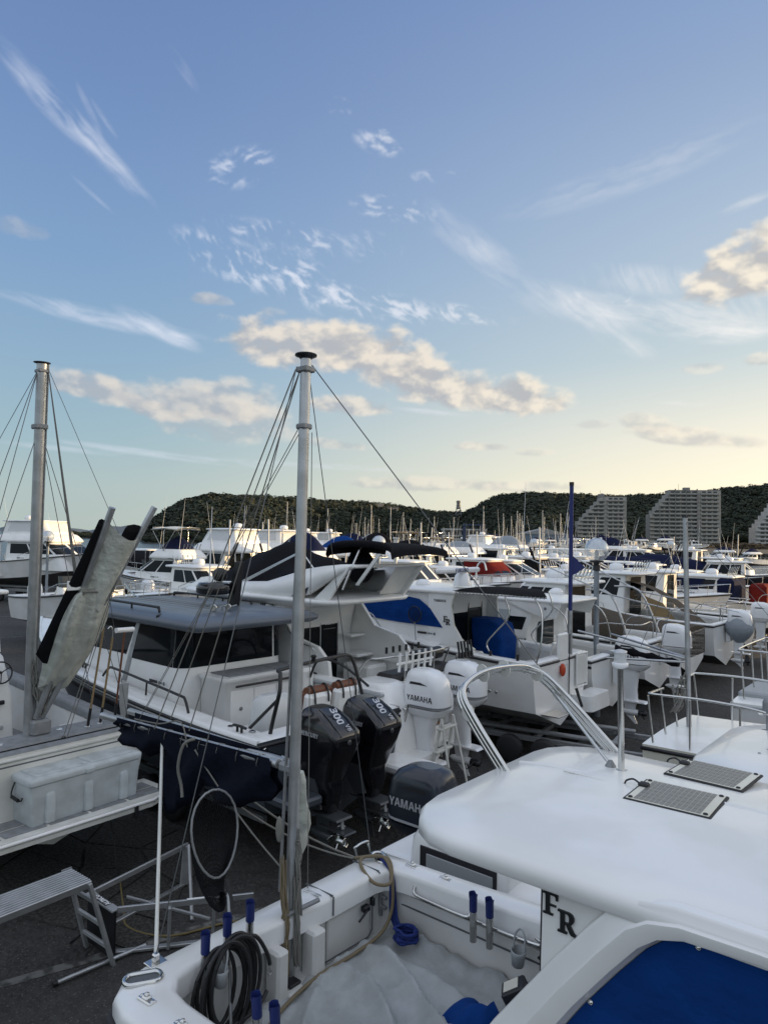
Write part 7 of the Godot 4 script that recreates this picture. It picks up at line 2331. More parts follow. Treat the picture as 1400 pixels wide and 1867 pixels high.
func yard_things() -> void:
	# aluminium work bench
	var d := Vector3(-0.616, 0, 0.788)
	var w := Vector3(-0.72, 0, -0.695)
	var b := thing("work_bench", "aluminium work platform with ribbed top and ladder legs at lower left", "work platform", Vector3(-3.11, 0, -7.35), 0)
	var yaw := atan2(-d.z, d.x)
	b.rotation.y = yaw
	# local: x along the bench, z across
	put("top", MB.new().box(Vector3(0.75, 0.86, -0.20), Vector3(1.5, 0.07, 0.40), 0.008), M.alu, b)
	for k in 9: put("tread_rib", MB.new().box(Vector3(0.75, 0.899, -0.365 + 0.0415 * k), Vector3(1.49, 0.010, 0.026), 0.004), M.alu, b)
	put("side_label", MB.new().box(Vector3(0.55, 0.865, 0.0025), Vector3(0.25, 0.03, 0.004)), M.white_old, b)
	for e in [0, 1]:
		var lg := group_part("leg_frame", b)
		var x0 := 0.03 if e == 0 else 1.47
		var x1 := -0.22 if e == 0 else 1.72
		for z in [0.0, -0.40]:
			var zz := 0.05 if z == 0.0 else -0.45
			put("leg", MB.new().box(Vector3((x0 + x1) / 2, 0.44, (z + zz) / 2), Vector3(0.035, 0.91, 0.055), 0.004, Basis(Vector3(0, 0, 1), (-0.28 if e == 0 else 0.28)) * Basis(Vector3(1, 0, 0), -0.055 if z == 0.0 else 0.055)), M.alu_dull, lg)
		for k in 3:
			var y := 0.20 + 0.24 * k
			put("rung", MB.new().box(Vector3(lerpf(x1, x0, y / 0.88), y, -0.20), Vector3(0.03, 0.04, 0.44), 0.004), M.alu_dull, lg)
		put("hinge_plate", MB.new().box(Vector3(x0, 0.84, 0.03), Vector3(0.11, 0.11, 0.012), 0.004), M.galv, lg)
	# step ladder lying on its side
	var s := thing("step_ladder", "aluminium step ladder lying on its side behind the nearest boat's stern", "ladder")
	var P := func(a: Vector3, c: Vector3, wd: float, th: float, up: Vector3) -> MB:
		var x := (c - a).normalized()
		var z := x.cross(up).normalized()
		return MB.new().box((a + c) / 2, Vector3(a.distance_to(c), th, wd), 0.005, Basis(x, z.cross(x), z))
	var pl := MB.new()
	var tl := Vector3(-3.04, 0.50, -7.66)
	var tr := Vector3(-2.63, 0.50, -7.31)
	var down := Vector3(-0.02, -0.49, -0.03)
	put("platform", P.call(tl + down / 2, tr + down / 2, 0.03, 0.49, Vector3.UP), M.darkmetal, s)
	put("platform_edge", P.call(tl, tr, 0.09, 0.025, Vector3.UP), M.alu_dull, s)
	put("rail", P.call(Vector3(-3.0, 0.50, -7.68), Vector3(-2.33, 0.50, -8.86), 0.03, 0.06, Vector3.UP), M.alu, s)
	put("rail", P.call(Vector3(-2.62, 0.50, -7.33), Vector3(-1.31, 0.50, -7.66), 0.03, 0.06, Vector3.UP), M.alu, s)
	put("rail", P.call(Vector3(-2.66, 0.03, -7.42), Vector3(-1.35, 0.03, -7.75), 0.06, 0.03, Vector3.UP), M.alu, s)
	put("rail", P.call(Vector3(-3.04, 0.03, -7.70), Vector3(-2.36, 0.03, -8.86), 0.06, 0.03, Vector3.UP), M.alu, s)
	put("tread", P.call(Vector3(-2.33, 0.50, -8.83), Vector3(-2.36, 0.03, -8.83), 0.10, 0.03, Vector3(0.5, 0, 0.8)), M.alu_dull, s)
	put("tread", P.call(Vector3(-2.13, 0.49, -7.46), Vector3(-2.16, 0.03, -7.54), 0.12, 0.03, Vector3(0.9, 0, -0.2)), M.alu_dull, s)
	put("tread", P.call(Vector3(-1.70, 0.49, -7.57), Vector3(-1.73, 0.03, -7.65), 0.12, 0.03, Vector3(0.9, 0, -0.2)), M.alu_dull, s)
	put("brace", P.call(Vector3(-2.78, 0.27, -8.05), Vector3(-1.75, 0.27, -7.62), 0.025, 0.03, Vector3.UP), M.alu_dull, s)
	put("leg", P.call(Vector3(-2.30, 0.52, -8.80), Vector3(-2.05, 0.02, -8.05), 0.05, 0.03, Vector3(1, 0, 0.3)), M.alu_dull, s)
	put("leg", P.call(Vector3(-2.38, 0.50, -8.86), Vector3(-2.35, 0.02, -8.95), 0.05, 0.03, Vector3(1, 0, 0.3)), M.alu_dull, s)
	var xd := (tr - tl).normalized()
	var bz := xd.cross(Vector3.UP).normalized()
	put("sticker", MB.new().box((tl + tr) / 2 + Vector3(0, 0.0145, 0), Vector3(0.26, 0.003, 0.075), 0, Basis(xd, Vector3.UP, bz)), M.ink, s)
	word(s, "lettering", "ALINCO", 0.05, Transform3D(Basis(-xd, bz, Vector3.UP), (tl + tr) / 2 + Vector3(0, 0.0175, 0)), M.pen_white, true, "Droid Sans", 0.002)
	put("label_strip", MB.new().box(Vector3(-1.86, 0.532, -7.52), Vector3(0.22, 0.003, 0.03), 0, Basis(Vector3.UP, atan2(0.33, 1.31))), M.white, s)
	var pole := MB.new()
	pole.bar(Vector3(-3.03, 0.03, -6.90), Vector3(-2.40, 0.03, -7.55), 0.022, 8)
	var po := put("loose_pole", pole, M.alu, self)
	tag(po, "short aluminium tube lying on the ground beside the lying step ladder", "tube")
	put("end_cap", MB.new().bar(Vector3(-3.05, 0.03, -6.88), Vector3(-3.02, 0.03, -6.91), 0.025, 8), M.black, po)
	var hs := put("yard_hose", MB.new().tube(smooth_path([Vector3(-3.2, 0.015, -9.0), Vector3(-2.9, 0.015, -8.3), Vector3(-2.7, 0.015, -7.9), Vector3(-2.2, 0.015, -7.75), Vector3(-1.6, 0.015, -8.05), Vector3(-1.1, 0.015, -8.0), Vector3(-0.85, 0.02, -7.6), Vector3(-1.05, 0.02, -7.3), Vector3(-1.4, 0.015, -7.5)]), 0.012, 6), M.rope_yellow, self)
	tag(hs, "thin yellow hose trailing over the ground under the lying step ladder", "hose")
	var cb := put("ground_cable", MB.new().tube(smooth_path([Vector3(-3.5, 0.9, -9.3), Vector3(-3.35, 0.3, -9.2), Vector3(-3.2, 0.012, -8.9), Vector3(-3.1, 0.012, -8.2), Vector3(-3.2, 0.012, -7.6)]), 0.010, 6), M.hose, self)
	tag(cb, "black cable hanging from the left boat's platform down to the ground", "cable")
	# slabs of broken concrete beneath the left boats
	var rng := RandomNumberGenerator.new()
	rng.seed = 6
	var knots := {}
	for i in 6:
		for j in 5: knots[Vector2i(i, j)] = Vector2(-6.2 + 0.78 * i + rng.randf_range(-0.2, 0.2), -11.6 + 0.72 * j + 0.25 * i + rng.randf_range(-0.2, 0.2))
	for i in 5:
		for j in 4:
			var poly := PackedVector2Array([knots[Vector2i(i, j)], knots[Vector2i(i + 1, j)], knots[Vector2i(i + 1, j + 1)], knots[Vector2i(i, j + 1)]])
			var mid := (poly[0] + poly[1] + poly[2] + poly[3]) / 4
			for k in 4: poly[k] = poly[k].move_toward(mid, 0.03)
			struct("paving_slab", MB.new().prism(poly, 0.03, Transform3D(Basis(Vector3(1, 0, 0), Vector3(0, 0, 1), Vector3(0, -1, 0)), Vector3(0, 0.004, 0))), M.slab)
	dup(trailer0, Vector3(5.0, 0, -13.6), 150, "empty galvanised trailer in the gap left of the railed stern deck", "boat trailers")
	# white step ladder beside the white outboards
	var l := thing("step_ladder", "white step ladder standing behind the white outboards", "ladder", Vector3(1.02, 0, -11.0), -35)
	l.scale = Vector3(1.0, 1.36, 1.0)
	for z in [-0.22, 0.22]:
		put("rail", MB.new().bar(Vector3(-0.28, 0, z * 1.2), Vector3(0, 1.15, z * 0.8), 0.022, 6), M.white_old, l)
		put("rail", MB.new().bar(Vector3(0.34, 0, z * 1.2), Vector3(0, 1.15, z * 0.8), 0.018, 6), M.white_old, l)
	for k in 4: put("tread", MB.new().box(Vector3(-0.28 + 0.07 * (k + 1) - 0.01, 0.26 * (k + 1), 0), Vector3(0.10, 0.025, 0.46), 0.005), M.white_old, l)
	# globe lamp posts
	var lamp := thing("globe_lamp", "large globe lamp on a grey post right of the tall blue pole", "street lamp", Vector3(5.25, 0, -17.6), 0, "globe lamps of the yard")
	put("post", MB.new().lathe(Vector3.ZERO, Vector3.UP, [[0.10, 0], [0.10, 1.0], [0.11, 1.02], [0.085, 1.10], [0.068, 1.12], [0.062, 3.55]], 14), M.lamp_pole, lamp)
	put("collar", MB.new().lathe(Vector3(0, 3.55, 0), Vector3.UP, [[0.085, 0], [0.085, 0.14], [0.06, 0.15], [0.06, 0.20], [0.17, 0.22], [0.17, 0.25], [0.05, 0.26]], 16), M.rubber, lamp)
	put("globe", MB.new().ell(Vector3(0, 4.06, 0), Vector3(0.29, 0.29, 0.29), 24, 12, -0.9, 0.12), M.clear, lamp)
	put("reflector_dome", MB.new().ell(Vector3(0, 4.06, 0), Vector3(0.292, 0.292, 0.292), 24, 8, 0.10, 1.0), M.dome_silver, lamp)
	put("lamp_holder", MB.new().lathe(Vector3(0, 3.80, 0), Vector3.UP, [[0.05, 0], [0.05, 0.2], [0.03, 0.26]], 10), M.white_old, lamp)
	for q in [[Vector3(-16.9, 0, -36), "globe lamp behind the left mast with a sunlit boat behind it"], [Vector3(-0.2, 0, -30), "globe lamp between the black bimini and the lantern pole"], [Vector3(9.9, 0, -47), "small globe lamp above the boats left of the blue pole"], [Vector3(20.5, 0, -51), "small globe lamp in front of the far quay at right"]]:
		dup(lamp, q[0], 0, q[1])
	var ln := thing("lantern_pole", "pale square lantern pole behind the white flybridge tail", "street lamp", Vector3(0.42, 0, -24.5))
	put("post", MB.new().bar(Vector3.ZERO, Vector3(0, 4.05, 0), 0.06, 10), M.white_old, ln)
	put("lantern", MB.new().box(Vector3(0, 4.14, 0), Vector3(0.16, 0.18, 0.16), 0.02), M.film, ln)
	put("lantern_cap", MB.new().box(Vector3(0, 4.26, 0), Vector3(0.22, 0.05, 0.22), 0.015), M.white_old, ln)


# ---------- the rows behind, and the far shore ----------
func build_rows() -> void:
	var list := [
		["cruiser", Vector3(7.2, 0, -18.6), 140, {"xa": 0.30, "xf": 0.6, "mast": 2.2}, "white pilothouse boat behind the boat with curtained windows"],
		["covered_boat", Vector3(8.83, 0, -20.4), 140, {"L": 8.5, "cover": M.brown_canvas, "rise": [0.1, 0.2, 0.45, 0.5, 0.35, 0.1], "drop": 0.75}, "white boat under a dark brown tarpaulin right of the globe lamp"],
		["cruiser", Vector3(10.92, 0, -22.8), 140, {"L": 7.0, "xa": 0.42, "xf": 0.72, "yk": 0.4}, "white pilothouse boat with a tan and olive awning behind its cabin"],
		["cruiser", Vector3(13.13, 0, -25.7), 140, {"L": 7.5, "xa": 0.36, "cover": M.black_canvas}, "white pilothouse boat with dark covered windows near the right edge"],
		["cruiser", Vector3(17.3, 0, -29.5), 140, {"L": 8.0, "cover": M.navy, "yk": 0.4, "roof": 2.75}, "boat at right edge with navy canvas and dark red awning"],
		["open_boat", Vector3(-12.26, 0, -28.49), -40, {"L": 6.2, "top": false}, "low white open boat behind the roof of the grey cruiser"],
		["open_boat", Vector3(-14.08, 0, -29.36), -40, {"L": 6, "top": false, "cowl": M.engine_white}, "low white open boat seen between the two raised booms"],
		["cruiser", Vector3(-10.38, 0, -32.32), -40, {"L": 7.5, "roof": 2.9}, "white cabin boat mostly hidden behind the flybridge cruiser"],
		["cruiser", Vector3(-7.04, 0, -33.32), -40, {"L": 7.5, "roof": 2.95, "cover": M.red}, "white boat with a red window cover under the black bimini"],
		["cruiser", Vector3(-5.34, 0, -33.64), -40, {"L": 8, "roof": 3.0}, "white cabin boat behind the blue covered pilothouse roof"],
		["cruiser", Vector3(-2.53, 0, -35.46), -40, {"L": 8.5, "roof": 3.15, "panes": M.glass_side}, "white cabin boat with framed side windows left of the white radar bar"],
		["cruiser", Vector3(2.13, 0, -40.84), -40, {"L": 8, "cover": M.red, "yf": 2.3, "roof": 3.15, "xf": 0.75}, "white cabin boat with red window cover"],
		["cruiser", Vector3(3.67, 0, -41.96), -40, {"L": 8.5, "panes": M.glass, "rake": 1.5, "roof": 3.05}, "sleek white boat just right of the red covered one"],
		["cruiser", Vector3(5.66, 0, -44.96), -40, {"L": 8.5, "cover": M.black_canvas, "roof": 3.2, "rake": 1.3}, "white boat with black covered windows left of the blue pole"],
		["cruiser", Vector3(7.63, 0, -46.46), -40, {"L": 8.5, "rake": 1.7, "roof": 3.1}, "sleek white boat with its bow under the small blue pennant"],
		["cruiser", Vector3(9.77, 0, -49.79), -40, {"L": 9, "rake": 1.7, "roof": 3.15, "stripe": M.print_grey}, "sleek white boat with its bow just right of the globe lamp"],
		["covered_boat", Vector3(10.55, 0, -53.57), -40, {"L": 11, "B": 3.2, "ya": 2.1, "yf": 2.8, "side": M.navyhull, "house": M.curtain, "rise": [0.3, 0.5, 0.7, 0.8, 0.6, 0.15], "drop": 1.0}, "long boat wrapped in navy canvas with a cream cabin top"],
		["covered_boat", Vector3(17.04, 0, -55.79), -40, {"L": 9, "B": 3.0, "ya": 2.0, "yf": 2.6, "side": M.navyhull, "rise": [0.5, 0.9, 1.2, 1.0, 0.5, 0.15], "drop": 0.9}, "boat under a peaked navy cover right of the thin mast"],
		["cruiser", Vector3(23.33, 0, -44), 172, {"L": 6.8, "xa": 0.18, "xf": 0.52, "rake": 0.5, "side": M.cream}, "small white fishing boat with a glassed wheelhouse and bow pointing left"],
		["cruiser", Vector3(17.45, 0, -60.79), -40, {"L": 9, "roof": 3.5, "ya": 2.1, "yf": 2.7, "rake": 1.5}, "white boat with a bluish wrapped windscreen behind the thin mast"],
		["open_boat", Vector3(10.96, 0, -40.18), -40, {"L": 6.5, "top_m": M.white}, "open boat with white hardtop in front of the peaked navy cover"],
		["open_boat", Vector3(11.02, 0, -37.18), -40, {"L": 6.5, "cowl": M.engine_white}, "open boat with white hardtop left of the wheelhouse boat"],
		["cruiser", Vector3(21.21, 0, -53.14), -40, {"L": 8, }, "white cabin boat cut by the right edge beside the wheelhouse boat"],
		["covered_boat", Vector3(16.19, 0, -45.14), -40, {"L": 8, "cover": M.black_canvas, "rise": [0.3, 0.5, 0.6, 0.5, 0.3, 0.1]}, "boat under a low black cover at the right edge"],
		["cruiser", Vector3(12.31, 0, -38.82), -40, {"L": 7.5, "roof": 2.75}, "low white cabin boat behind the navy and red boat at right edge"],
		["cruiser", Vector3(6.82, 0, -38.82), -40, {"L": 7.5, "roof": 2.7, "rail_t": 0.4}, "white cabin boat right of the globe lamp post, low roof"],
		["flybridge", Vector3(-26.12, 0, -46), -22, {"L": 11.5, "B": 3.6, "ya": 2.3, "yf": 3.3, "yk": 0.95, "house": M.film, "overhang": 1.0}, "big white sport fishing cruiser by the sea at left"],
		["open_boat", Vector3(-15.57, 0, -41), -28, {"L": 7.0, "ya": 2.0, "yf": 2.7, "yk": 0.8, "cowl": M.engine_black}, "open boat with tower top between the booms and the grey roof"],
		["flybridge", Vector3(-7.78, 0, -36), 152, {"L": 8.8, "ya": 1.75, "yf": 2.35, "xa": 0.30, "xf": 0.66, "canvas": M.navy, "peak": 0.8, "overhang": 0.5, "bimini": M.cream, "bim_h": 1.65, "stripe": M.print_grey, "mast": 2.8, "house_skip": 1}, "white boat with cream bimini, navy canvas and an orange ring"],
		["covered_boat", Vector3(-9.31, 0, -49), 140, {"L": 9.0, "cover": M.red, "rise": [0.6, 1.0, 1.1, 0.9, 0.4, 0.1], "ya": 2.2, "yf": 2.8}, "boat under a bright red cover behind the navy and cream bimini"],
		["covered_boat", Vector3(-14.75, 0, -52), 140, {"L": 9.5, "cover": M.black_canvas, "rise": [0.5, 0.7, 0.8, 0.7, 0.4, 0.1], "ya": 2.0, "yf": 2.6}, "boat under a long black cover in front of the water"],
		["flybridge", Vector3(-5.37, 0, -39), 140, {"L": 10.5, "B": 3.2, "ya": 2.0, "yf": 2.8, "house": M.film, "motor": 0}, "flybridge boat with rounded upper windows left of the tall mast"],
		["flybridge", Vector3(-3.69, 0, -44), 140, {"L": 10.5, "B": 3.3, "ya": 2.0, "yf": 2.8, "house": M.film, "canvas_skip": 1}, "flybridge boat with clear upper enclosure just behind the tall mast"],
		["flybridge", Vector3(-1.68, 0, -37), 140, {"L": 9.0, "canvas": M.navy, "peak": 1.15}, "flybridge boat with a peaked navy canvas right of the tall mast"],
		["flybridge", Vector3(0.19, 0, -42), 140, {"L": 9.5, "canvas": M.blue, "peak": 0.9, "ya": 1.85}, "flybridge boat with blue upper canvas behind the black bimini"],
		["flybridge", Vector3(2.42, 0, -44.5), 140, {"L": 9.5, "canvas": M.black_canvas, "peak": 1.15, "ya": 1.85}, "flybridge boat with peaked black canvas right of the lantern pole"],
		["flybridge", Vector3(4.65, 0, -47), 140, {"L": 9.5, "canvas": M.black_canvas, "peak": 0.7, "ya": 1.85}, "flybridge boat with low black canvas left of the long radar bar"],
		["flybridge", Vector3(6.38, 0, -51), 140, {"L": 9.5, "ya": 1.9, "bimini": M.tan_canvas, "bim_h": 1.2}, "flybridge boat with tan bimini above the white radar bar"],
		["flybridge", Vector3(8.79, 0, -53), 140, {"L": 9.5, "ya": 1.9, "canvas": M.grey_canvas, "peak": 0.6}, "flybridge boat with grey canvas above the red covered boat"],
		["cruiser", Vector3(11.03, 0, -54), 140, {"L": 9.0, "roof": 3.5, "ya": 2.0, "yf": 2.7, "cover": M.black_canvas, "xa": 0.2}, "boat with dark tent over its stern behind the sleek boats"],
		["covered_boat", Vector3(14.45, 0, -56), 140, {"L": 9.0, "house": M.glass, "cover": M.black_canvas, "rise": [0.9, 1.1, 0.8, 0.5, 0.3, 0.1], "ya": 2.0, "yf": 2.7}, "boat with black canvas house just left of the blue pole"],
		["cruiser", Vector3(17.2, 0, -58), 140, {"L": 9.0, "roof": 3.4, "ya": 2.0, "yf": 2.7}, "white boat with olive windows behind the blue pole"],
		["covered_boat", Vector3(19.89, 0, -63), 140, {"L": 9.0, "cover": M.red, "rise": [0.8, 1.1, 1.0, 0.6, 0.3, 0.1], "ya": 2.0}, "boat with dark red cover between the pole and the globe lamp"],
		["cruiser", Vector3(9.72, 0, -54.14), -40, {"L": 8, "roof": 3.1}, "white cabin boat behind the sleek boats left of the globe lamp"],
		["open_boat", Vector3(13.06, 0, -56.5), -40, {"L": 7, "ya": 2.0}, "open boat with hardtop behind the globe lamp"],
		["flybridge", Vector3(13.86, 0, -62), 140, {"L": 9.0, "canvas": M.grey_canvas, "ya": 2.0, "yf": 2.7}, "far flybridge boat with grey canvas left of the blue pole"],
		["flybridge", Vector3(24.39, 0, -66), 140, {"L": 9.5, "canvas": M.navy, "ya": 2.0, "yf": 2.7}, "far flybridge boat with navy canvas right of the globe lamp"],
		["cruiser", Vector3(25.3, 0, -62), 140, {"L": 9.0, "ya": 2.0, "yf": 2.7, "roof": 3.5}, "far white cabin boat above the long navy covered boat"],
		["cruiser", Vector3(30.78, 0, -62), 140, {"L": 9.0, "ya": 2.0, "yf": 2.7, "roof": 3.5, "cover": M.black_canvas}, "far white cabin boat above the wheelhouse boat"],
		["open_boat", Vector3(9.69, 0, -41.18), -40, {"L": 6.5, "cowl": M.engine_white}, "open boat with white hardtop left of the thin mast"],
		["cruiser", Vector3(0.49, 0, -37.5), -40, {"L": 7, "roof": 2.8}, "low white cabin boat in front of the red covered one"],
		["cruiser", Vector3(7.43, 0, -35), -40, {"L": 7, "roof": 2.65, "rake": 1.4}, "low white cabin boat just behind the thin mast"],
		["open_boat", Vector3(8.84, 0, -32.68), -40, {"L": 6.5, "top": false}, "open white boat with bow rail right of the thin mast"],
		["open_boat", Vector3(4.26, 0, -55), 140, {"L": 7.0, "ya": 2.0, "yf": 2.6}, "open boat with hardtop below the tan bimini"],
		["flybridge", Vector3(-6.2, 0, -58), 140, {"L": 9.5, "ya": 2.0, "yf": 2.7, "bimini": M.cream, "mast": 2.5}, "far flybridge boat with cream bimini right of the tall mast"],
		["flybridge", Vector3(-4.11, 0, -60), 140, {"L": 9.5, "ya": 2.0, "yf": 2.7, "house": M.film, "mast": 2.5}, "far flybridge boat with clear upper house right of the tall mast"],
		["flybridge", Vector3(-2.11, 0, -62), 140, {"L": 9.5, "ya": 2.0, "yf": 2.7, "house": M.curtain, "mast": 2.5}, "far flybridge boat with grey upper house above the black bimini"],
		["flybridge", Vector3(0.04, 0, -60), 140, {"L": 9.5, "ya": 2.0, "yf": 2.7, "canvas": M.navy, "mast": 2.5}, "far flybridge boat with navy canvas above the black bimini"],
		["flybridge", Vector3(1.76, 0, -64), 140, {"L": 9.5, "ya": 2.0, "yf": 2.7, "canvas": M.grey_canvas, "mast": 2.5}, "far flybridge boat with grey canvas beside the lantern pole"],
		["flybridge", Vector3(4.33, 0, -62), 140, {"L": 9.5, "ya": 2.0, "yf": 2.7, "bimini": M.tan_canvas, "mast": 2.5}, "far flybridge boat with a tan bimini right of the lantern pole"],
		["flybridge", Vector3(6.89, 0, -66), 140, {"L": 9.5, "ya": 2.0, "yf": 2.7, "bimini": M.black_canvas, "mast": 2.5}, "far flybridge boat with black bimini below the white harbour building"],
		["flybridge", Vector3(9.43, 0, -66), 140, {"L": 9.5, "ya": 2.0, "yf": 2.7, "bim_h": 1.0, "mast": 2.5}, "far flybridge boat with bare upper deck below the white harbour building"],
		["flybridge", Vector3(12.32, 0, -68), 140, {"L": 9.5, "ya": 2.0, "yf": 2.7, "house": M.film, "mast": 2.5}, "far flybridge boat with clear upper house left of the yacht masts"],
		["flybridge", Vector3(-10.11, 0, -60), 140, {"L": 9.5, "ya": 2.0, "yf": 2.7, "canvas": M.blue, "mast": 2.5}, "far flybridge boat with blue canvas left of the tall mast"],
	]
	var k := 0
	for r in list:
		var o: Dictionary = r[3]
		var kind: String = r[0]
		var t := thing({"cruiser": "cabin_cruiser", "flybridge": "flybridge_cruiser", "open_boat": "open_boat", "covered_boat": "covered_boat"}[kind], r[4], "boat", r[1], r[2] + 3.0 * sin(k * 2.7))
		if kind == "cruiser": cruiser(t, o)
		elif kind == "flybridge": flybridge(t, o)
		elif kind == "open_boat": open_boat(t, o)
		else: covered_boat(t, o)
		extras(t, r[4])
		if k < 5 or String(r[4]).contains("by the sea") or String(r[4]).contains("black sail"):
			var tl := dup(trailer0, r[1] + Basis(Vector3.UP, deg_to_rad(r[2])) * Vector3(0.8, 0, 0), r[2], "trailer beneath the " + " ".join(String(r[4]).split(" ").slice(0, 13)), "trailers of the rear rows")
			tl.scale = Vector3(1.1, 0.95 if not o.has("yk") or o.yk < 0.6 else o.yk / 0.56, 1.1)
		k += 1

func extras(t: Node3D, label: String) -> void:
	if label.contains("orange ring"):
		var p := PackedVector3Array()
		for i in 17: p.append(Vector3(2.45, 2.55 + 0.16 * cos(TAU * i / 16), 0.55 + 0.16 * sin(TAU * i / 16)))
		put("life_ring", MB.new().tube(p, 0.07, 6), M.lamp_red, t)
		var ld := MB.new()
		for z in [-0.55, -0.85]: ld.bar(Vector3(1.9, 1.6, z), Vector3(2.4, 3.3, z), 0.02)
		for i in 5: ld.bar(Vector3(1.98 + 0.09 * i, 1.9 + 0.28 * i, -0.55), Vector3(1.98 + 0.09 * i, 1.9 + 0.28 * i, -0.85), 0.02)
		put("boarding_ladder", ld, M.steel, t)
	if label.contains("olive awning"):
		# cloth stretched from the cabin roof down to the stern corner
		var rows := []
		for i in 9:
			var u := i / 8.0
			var row := PackedVector3Array()
			for j in 7:
				var f := j / 6.0
				row.append(Vector3(2.9 - 2.2 * u, 2.95 - 0.1 * u - 1.05 * u * u - (0.25 + 0.7 * u) * pow(f, 2.0) * (1 - u * 0.6), -1.0 + 1.9 * f))
			rows.append(row)
		put("awning", MB.new().grid(rows), M.brown_canvas, t)
		var side := MB.new()
		side.flat(Vector3(2.2, 2.5, -1.02), Vector3(1.6, 2.3, -1.02), Vector3(1.2, 1.8, -1.02), Vector3(1.9, 1.8, -1.02))
		put("awning_side", side, M.tan_canvas, t)
		var rows2 := []
		for i in 7:
			var ring := PackedVector3Array()
			for j in 12:
				var a := TAU * j / 12
				var w := 0.36 * sin(PI * clampf((i + 0.6) / 7.0, 0, 1)) * (1 + 0.06 * sin(a * 5 + i))
				ring.append(Vector3(-0.4 + cos(a) * w * 1.2, 1.15 + 0.16 * i, sin(a) * w))
			rows2.append(ring)
		put("motor_cover", MB.new().loft(rows2), M.grey_canvas, t)
	if label.contains("dark red awning"):
		put("awning", MB.new().box(Vector3(1.6, 2.1, 0.1), Vector3(0.7, 0.9, 1.2), 0.12), M.red, t)
		put("awning_front", MB.new().box(Vector3(2.7, 2.1, -0.2), Vector3(0.7, 1.3, 1.8), 0.12), M.navy, t)
	if label.contains("curtained windows") and label.contains("behind"):
		var fr := MB.new()
		for s in [-1.0, 1.0]:
			fr.tube(smooth_path([Vector3(0.4, 1.8, s * 1.1), Vector3(0.9, 2.9, s * 1.0), Vector3(1.6, 3.0, s * 0.95)]), 0.03, 6)
			fr.bar(Vector3(0.9, 2.9, s * 1.0), Vector3(3.6, 4.0, s * 1.5), 0.025, 6, 0.012)
			fr.bar(Vector3(0.9, 2.9, s * 1.0), Vector3(-1.6, 2.5, s * 1.2), 0.022, 6, 0.012)
		put("outrigger", fr, M.alu, t)

func ridge_at(az: float) -> Vector2:
	var p := [[-26.17, -0.8, 1448], [-24.92, 2.5, 992], [-23.64, 6.7, 873], [-22.07, 5.8, 820], [-19.64, 3.6, 680], [-18.58, 4.3, 570], [-17.50, 15.8, 571], [-16.31, 24.6, 573], [-15.30, 30.5, 575], [-13.86, 34.8, 577], [-11.77, 34.9, 582], [-9.63, 34.4, 588], [-7.04, 35.5, 625], [-4.42, 36.0, 652], [-2.22, 36.3, 681], [-0.01, 35.5, 700], [1.76, 34.0, 720], [3.08, 31.3, 731], [4.40, 29.6, 742], [6.59, 30.1, 745], [7.88, 37.5, 707], [8.95, 43.0, 678], [10.45, 45.2, 661], [12.99, 44.5, 657], [14.86, 44.5, 673], [17.11, 45.1, 701], [18.90, 46.7, 729], [20.66, 49.4, 748], [22.57, 49.2, 758], [24.43, 52.9, 769], [25.52, 55.7, 765], [26.59, 56.7, 760], [28.32, 58.4, 761], [31.64, 66.2, 763], [37.62, 78.2, 808], [45.07, 78.0, 906], [55.69, 73.1, 1064]]
	if az <= p[0][0]: return Vector2(p[0][1], p[0][2])
	for i in p.size() - 1:
		if az <= p[i + 1][0]:
			var t: float = (az - p[i][0]) / (p[i + 1][0] - p[i][0])
			return Vector2(lerpf(p[i][1], p[i + 1][1], t), lerpf(p[i][2], p[i + 1][2], t))
	return Vector2(p[-1][1], p[-1][2])

var hill_noise := FastNoiseLite.new()

# height of the far land at an azimuth and distance
func land_y(az: float, d: float) -> float:
	var r := ridge_at(az)
	var shore := r.y - 130.0
	if az > 1.0: shore = r.y - lerpf(130.0, 175.0, clampf((az - 1.0) / 8.0, 0, 1))
	var top := r.x - 5.5
	var t := clampf((d - shore) / (r.y - shore), 0.0, 1.0)
	var y := lerpf(-2.6 if az < -2 else -0.2, top, pow(t, 0.85))
	if d > r.y: y = top - (d - r.y) * 0.12
	var n := hill_noise.get_noise_2d(az * 60.0, d * 4.0) * 4.0 * t * (1.0 if d < r.y - 15.0 else 0.2)
	return y + n

func polar(az: float, d: float, y: float) -> Vector3:
	var a := deg_to_rad(az)
	return Vector3(sin(a) * d, y, -cos(a) * d)

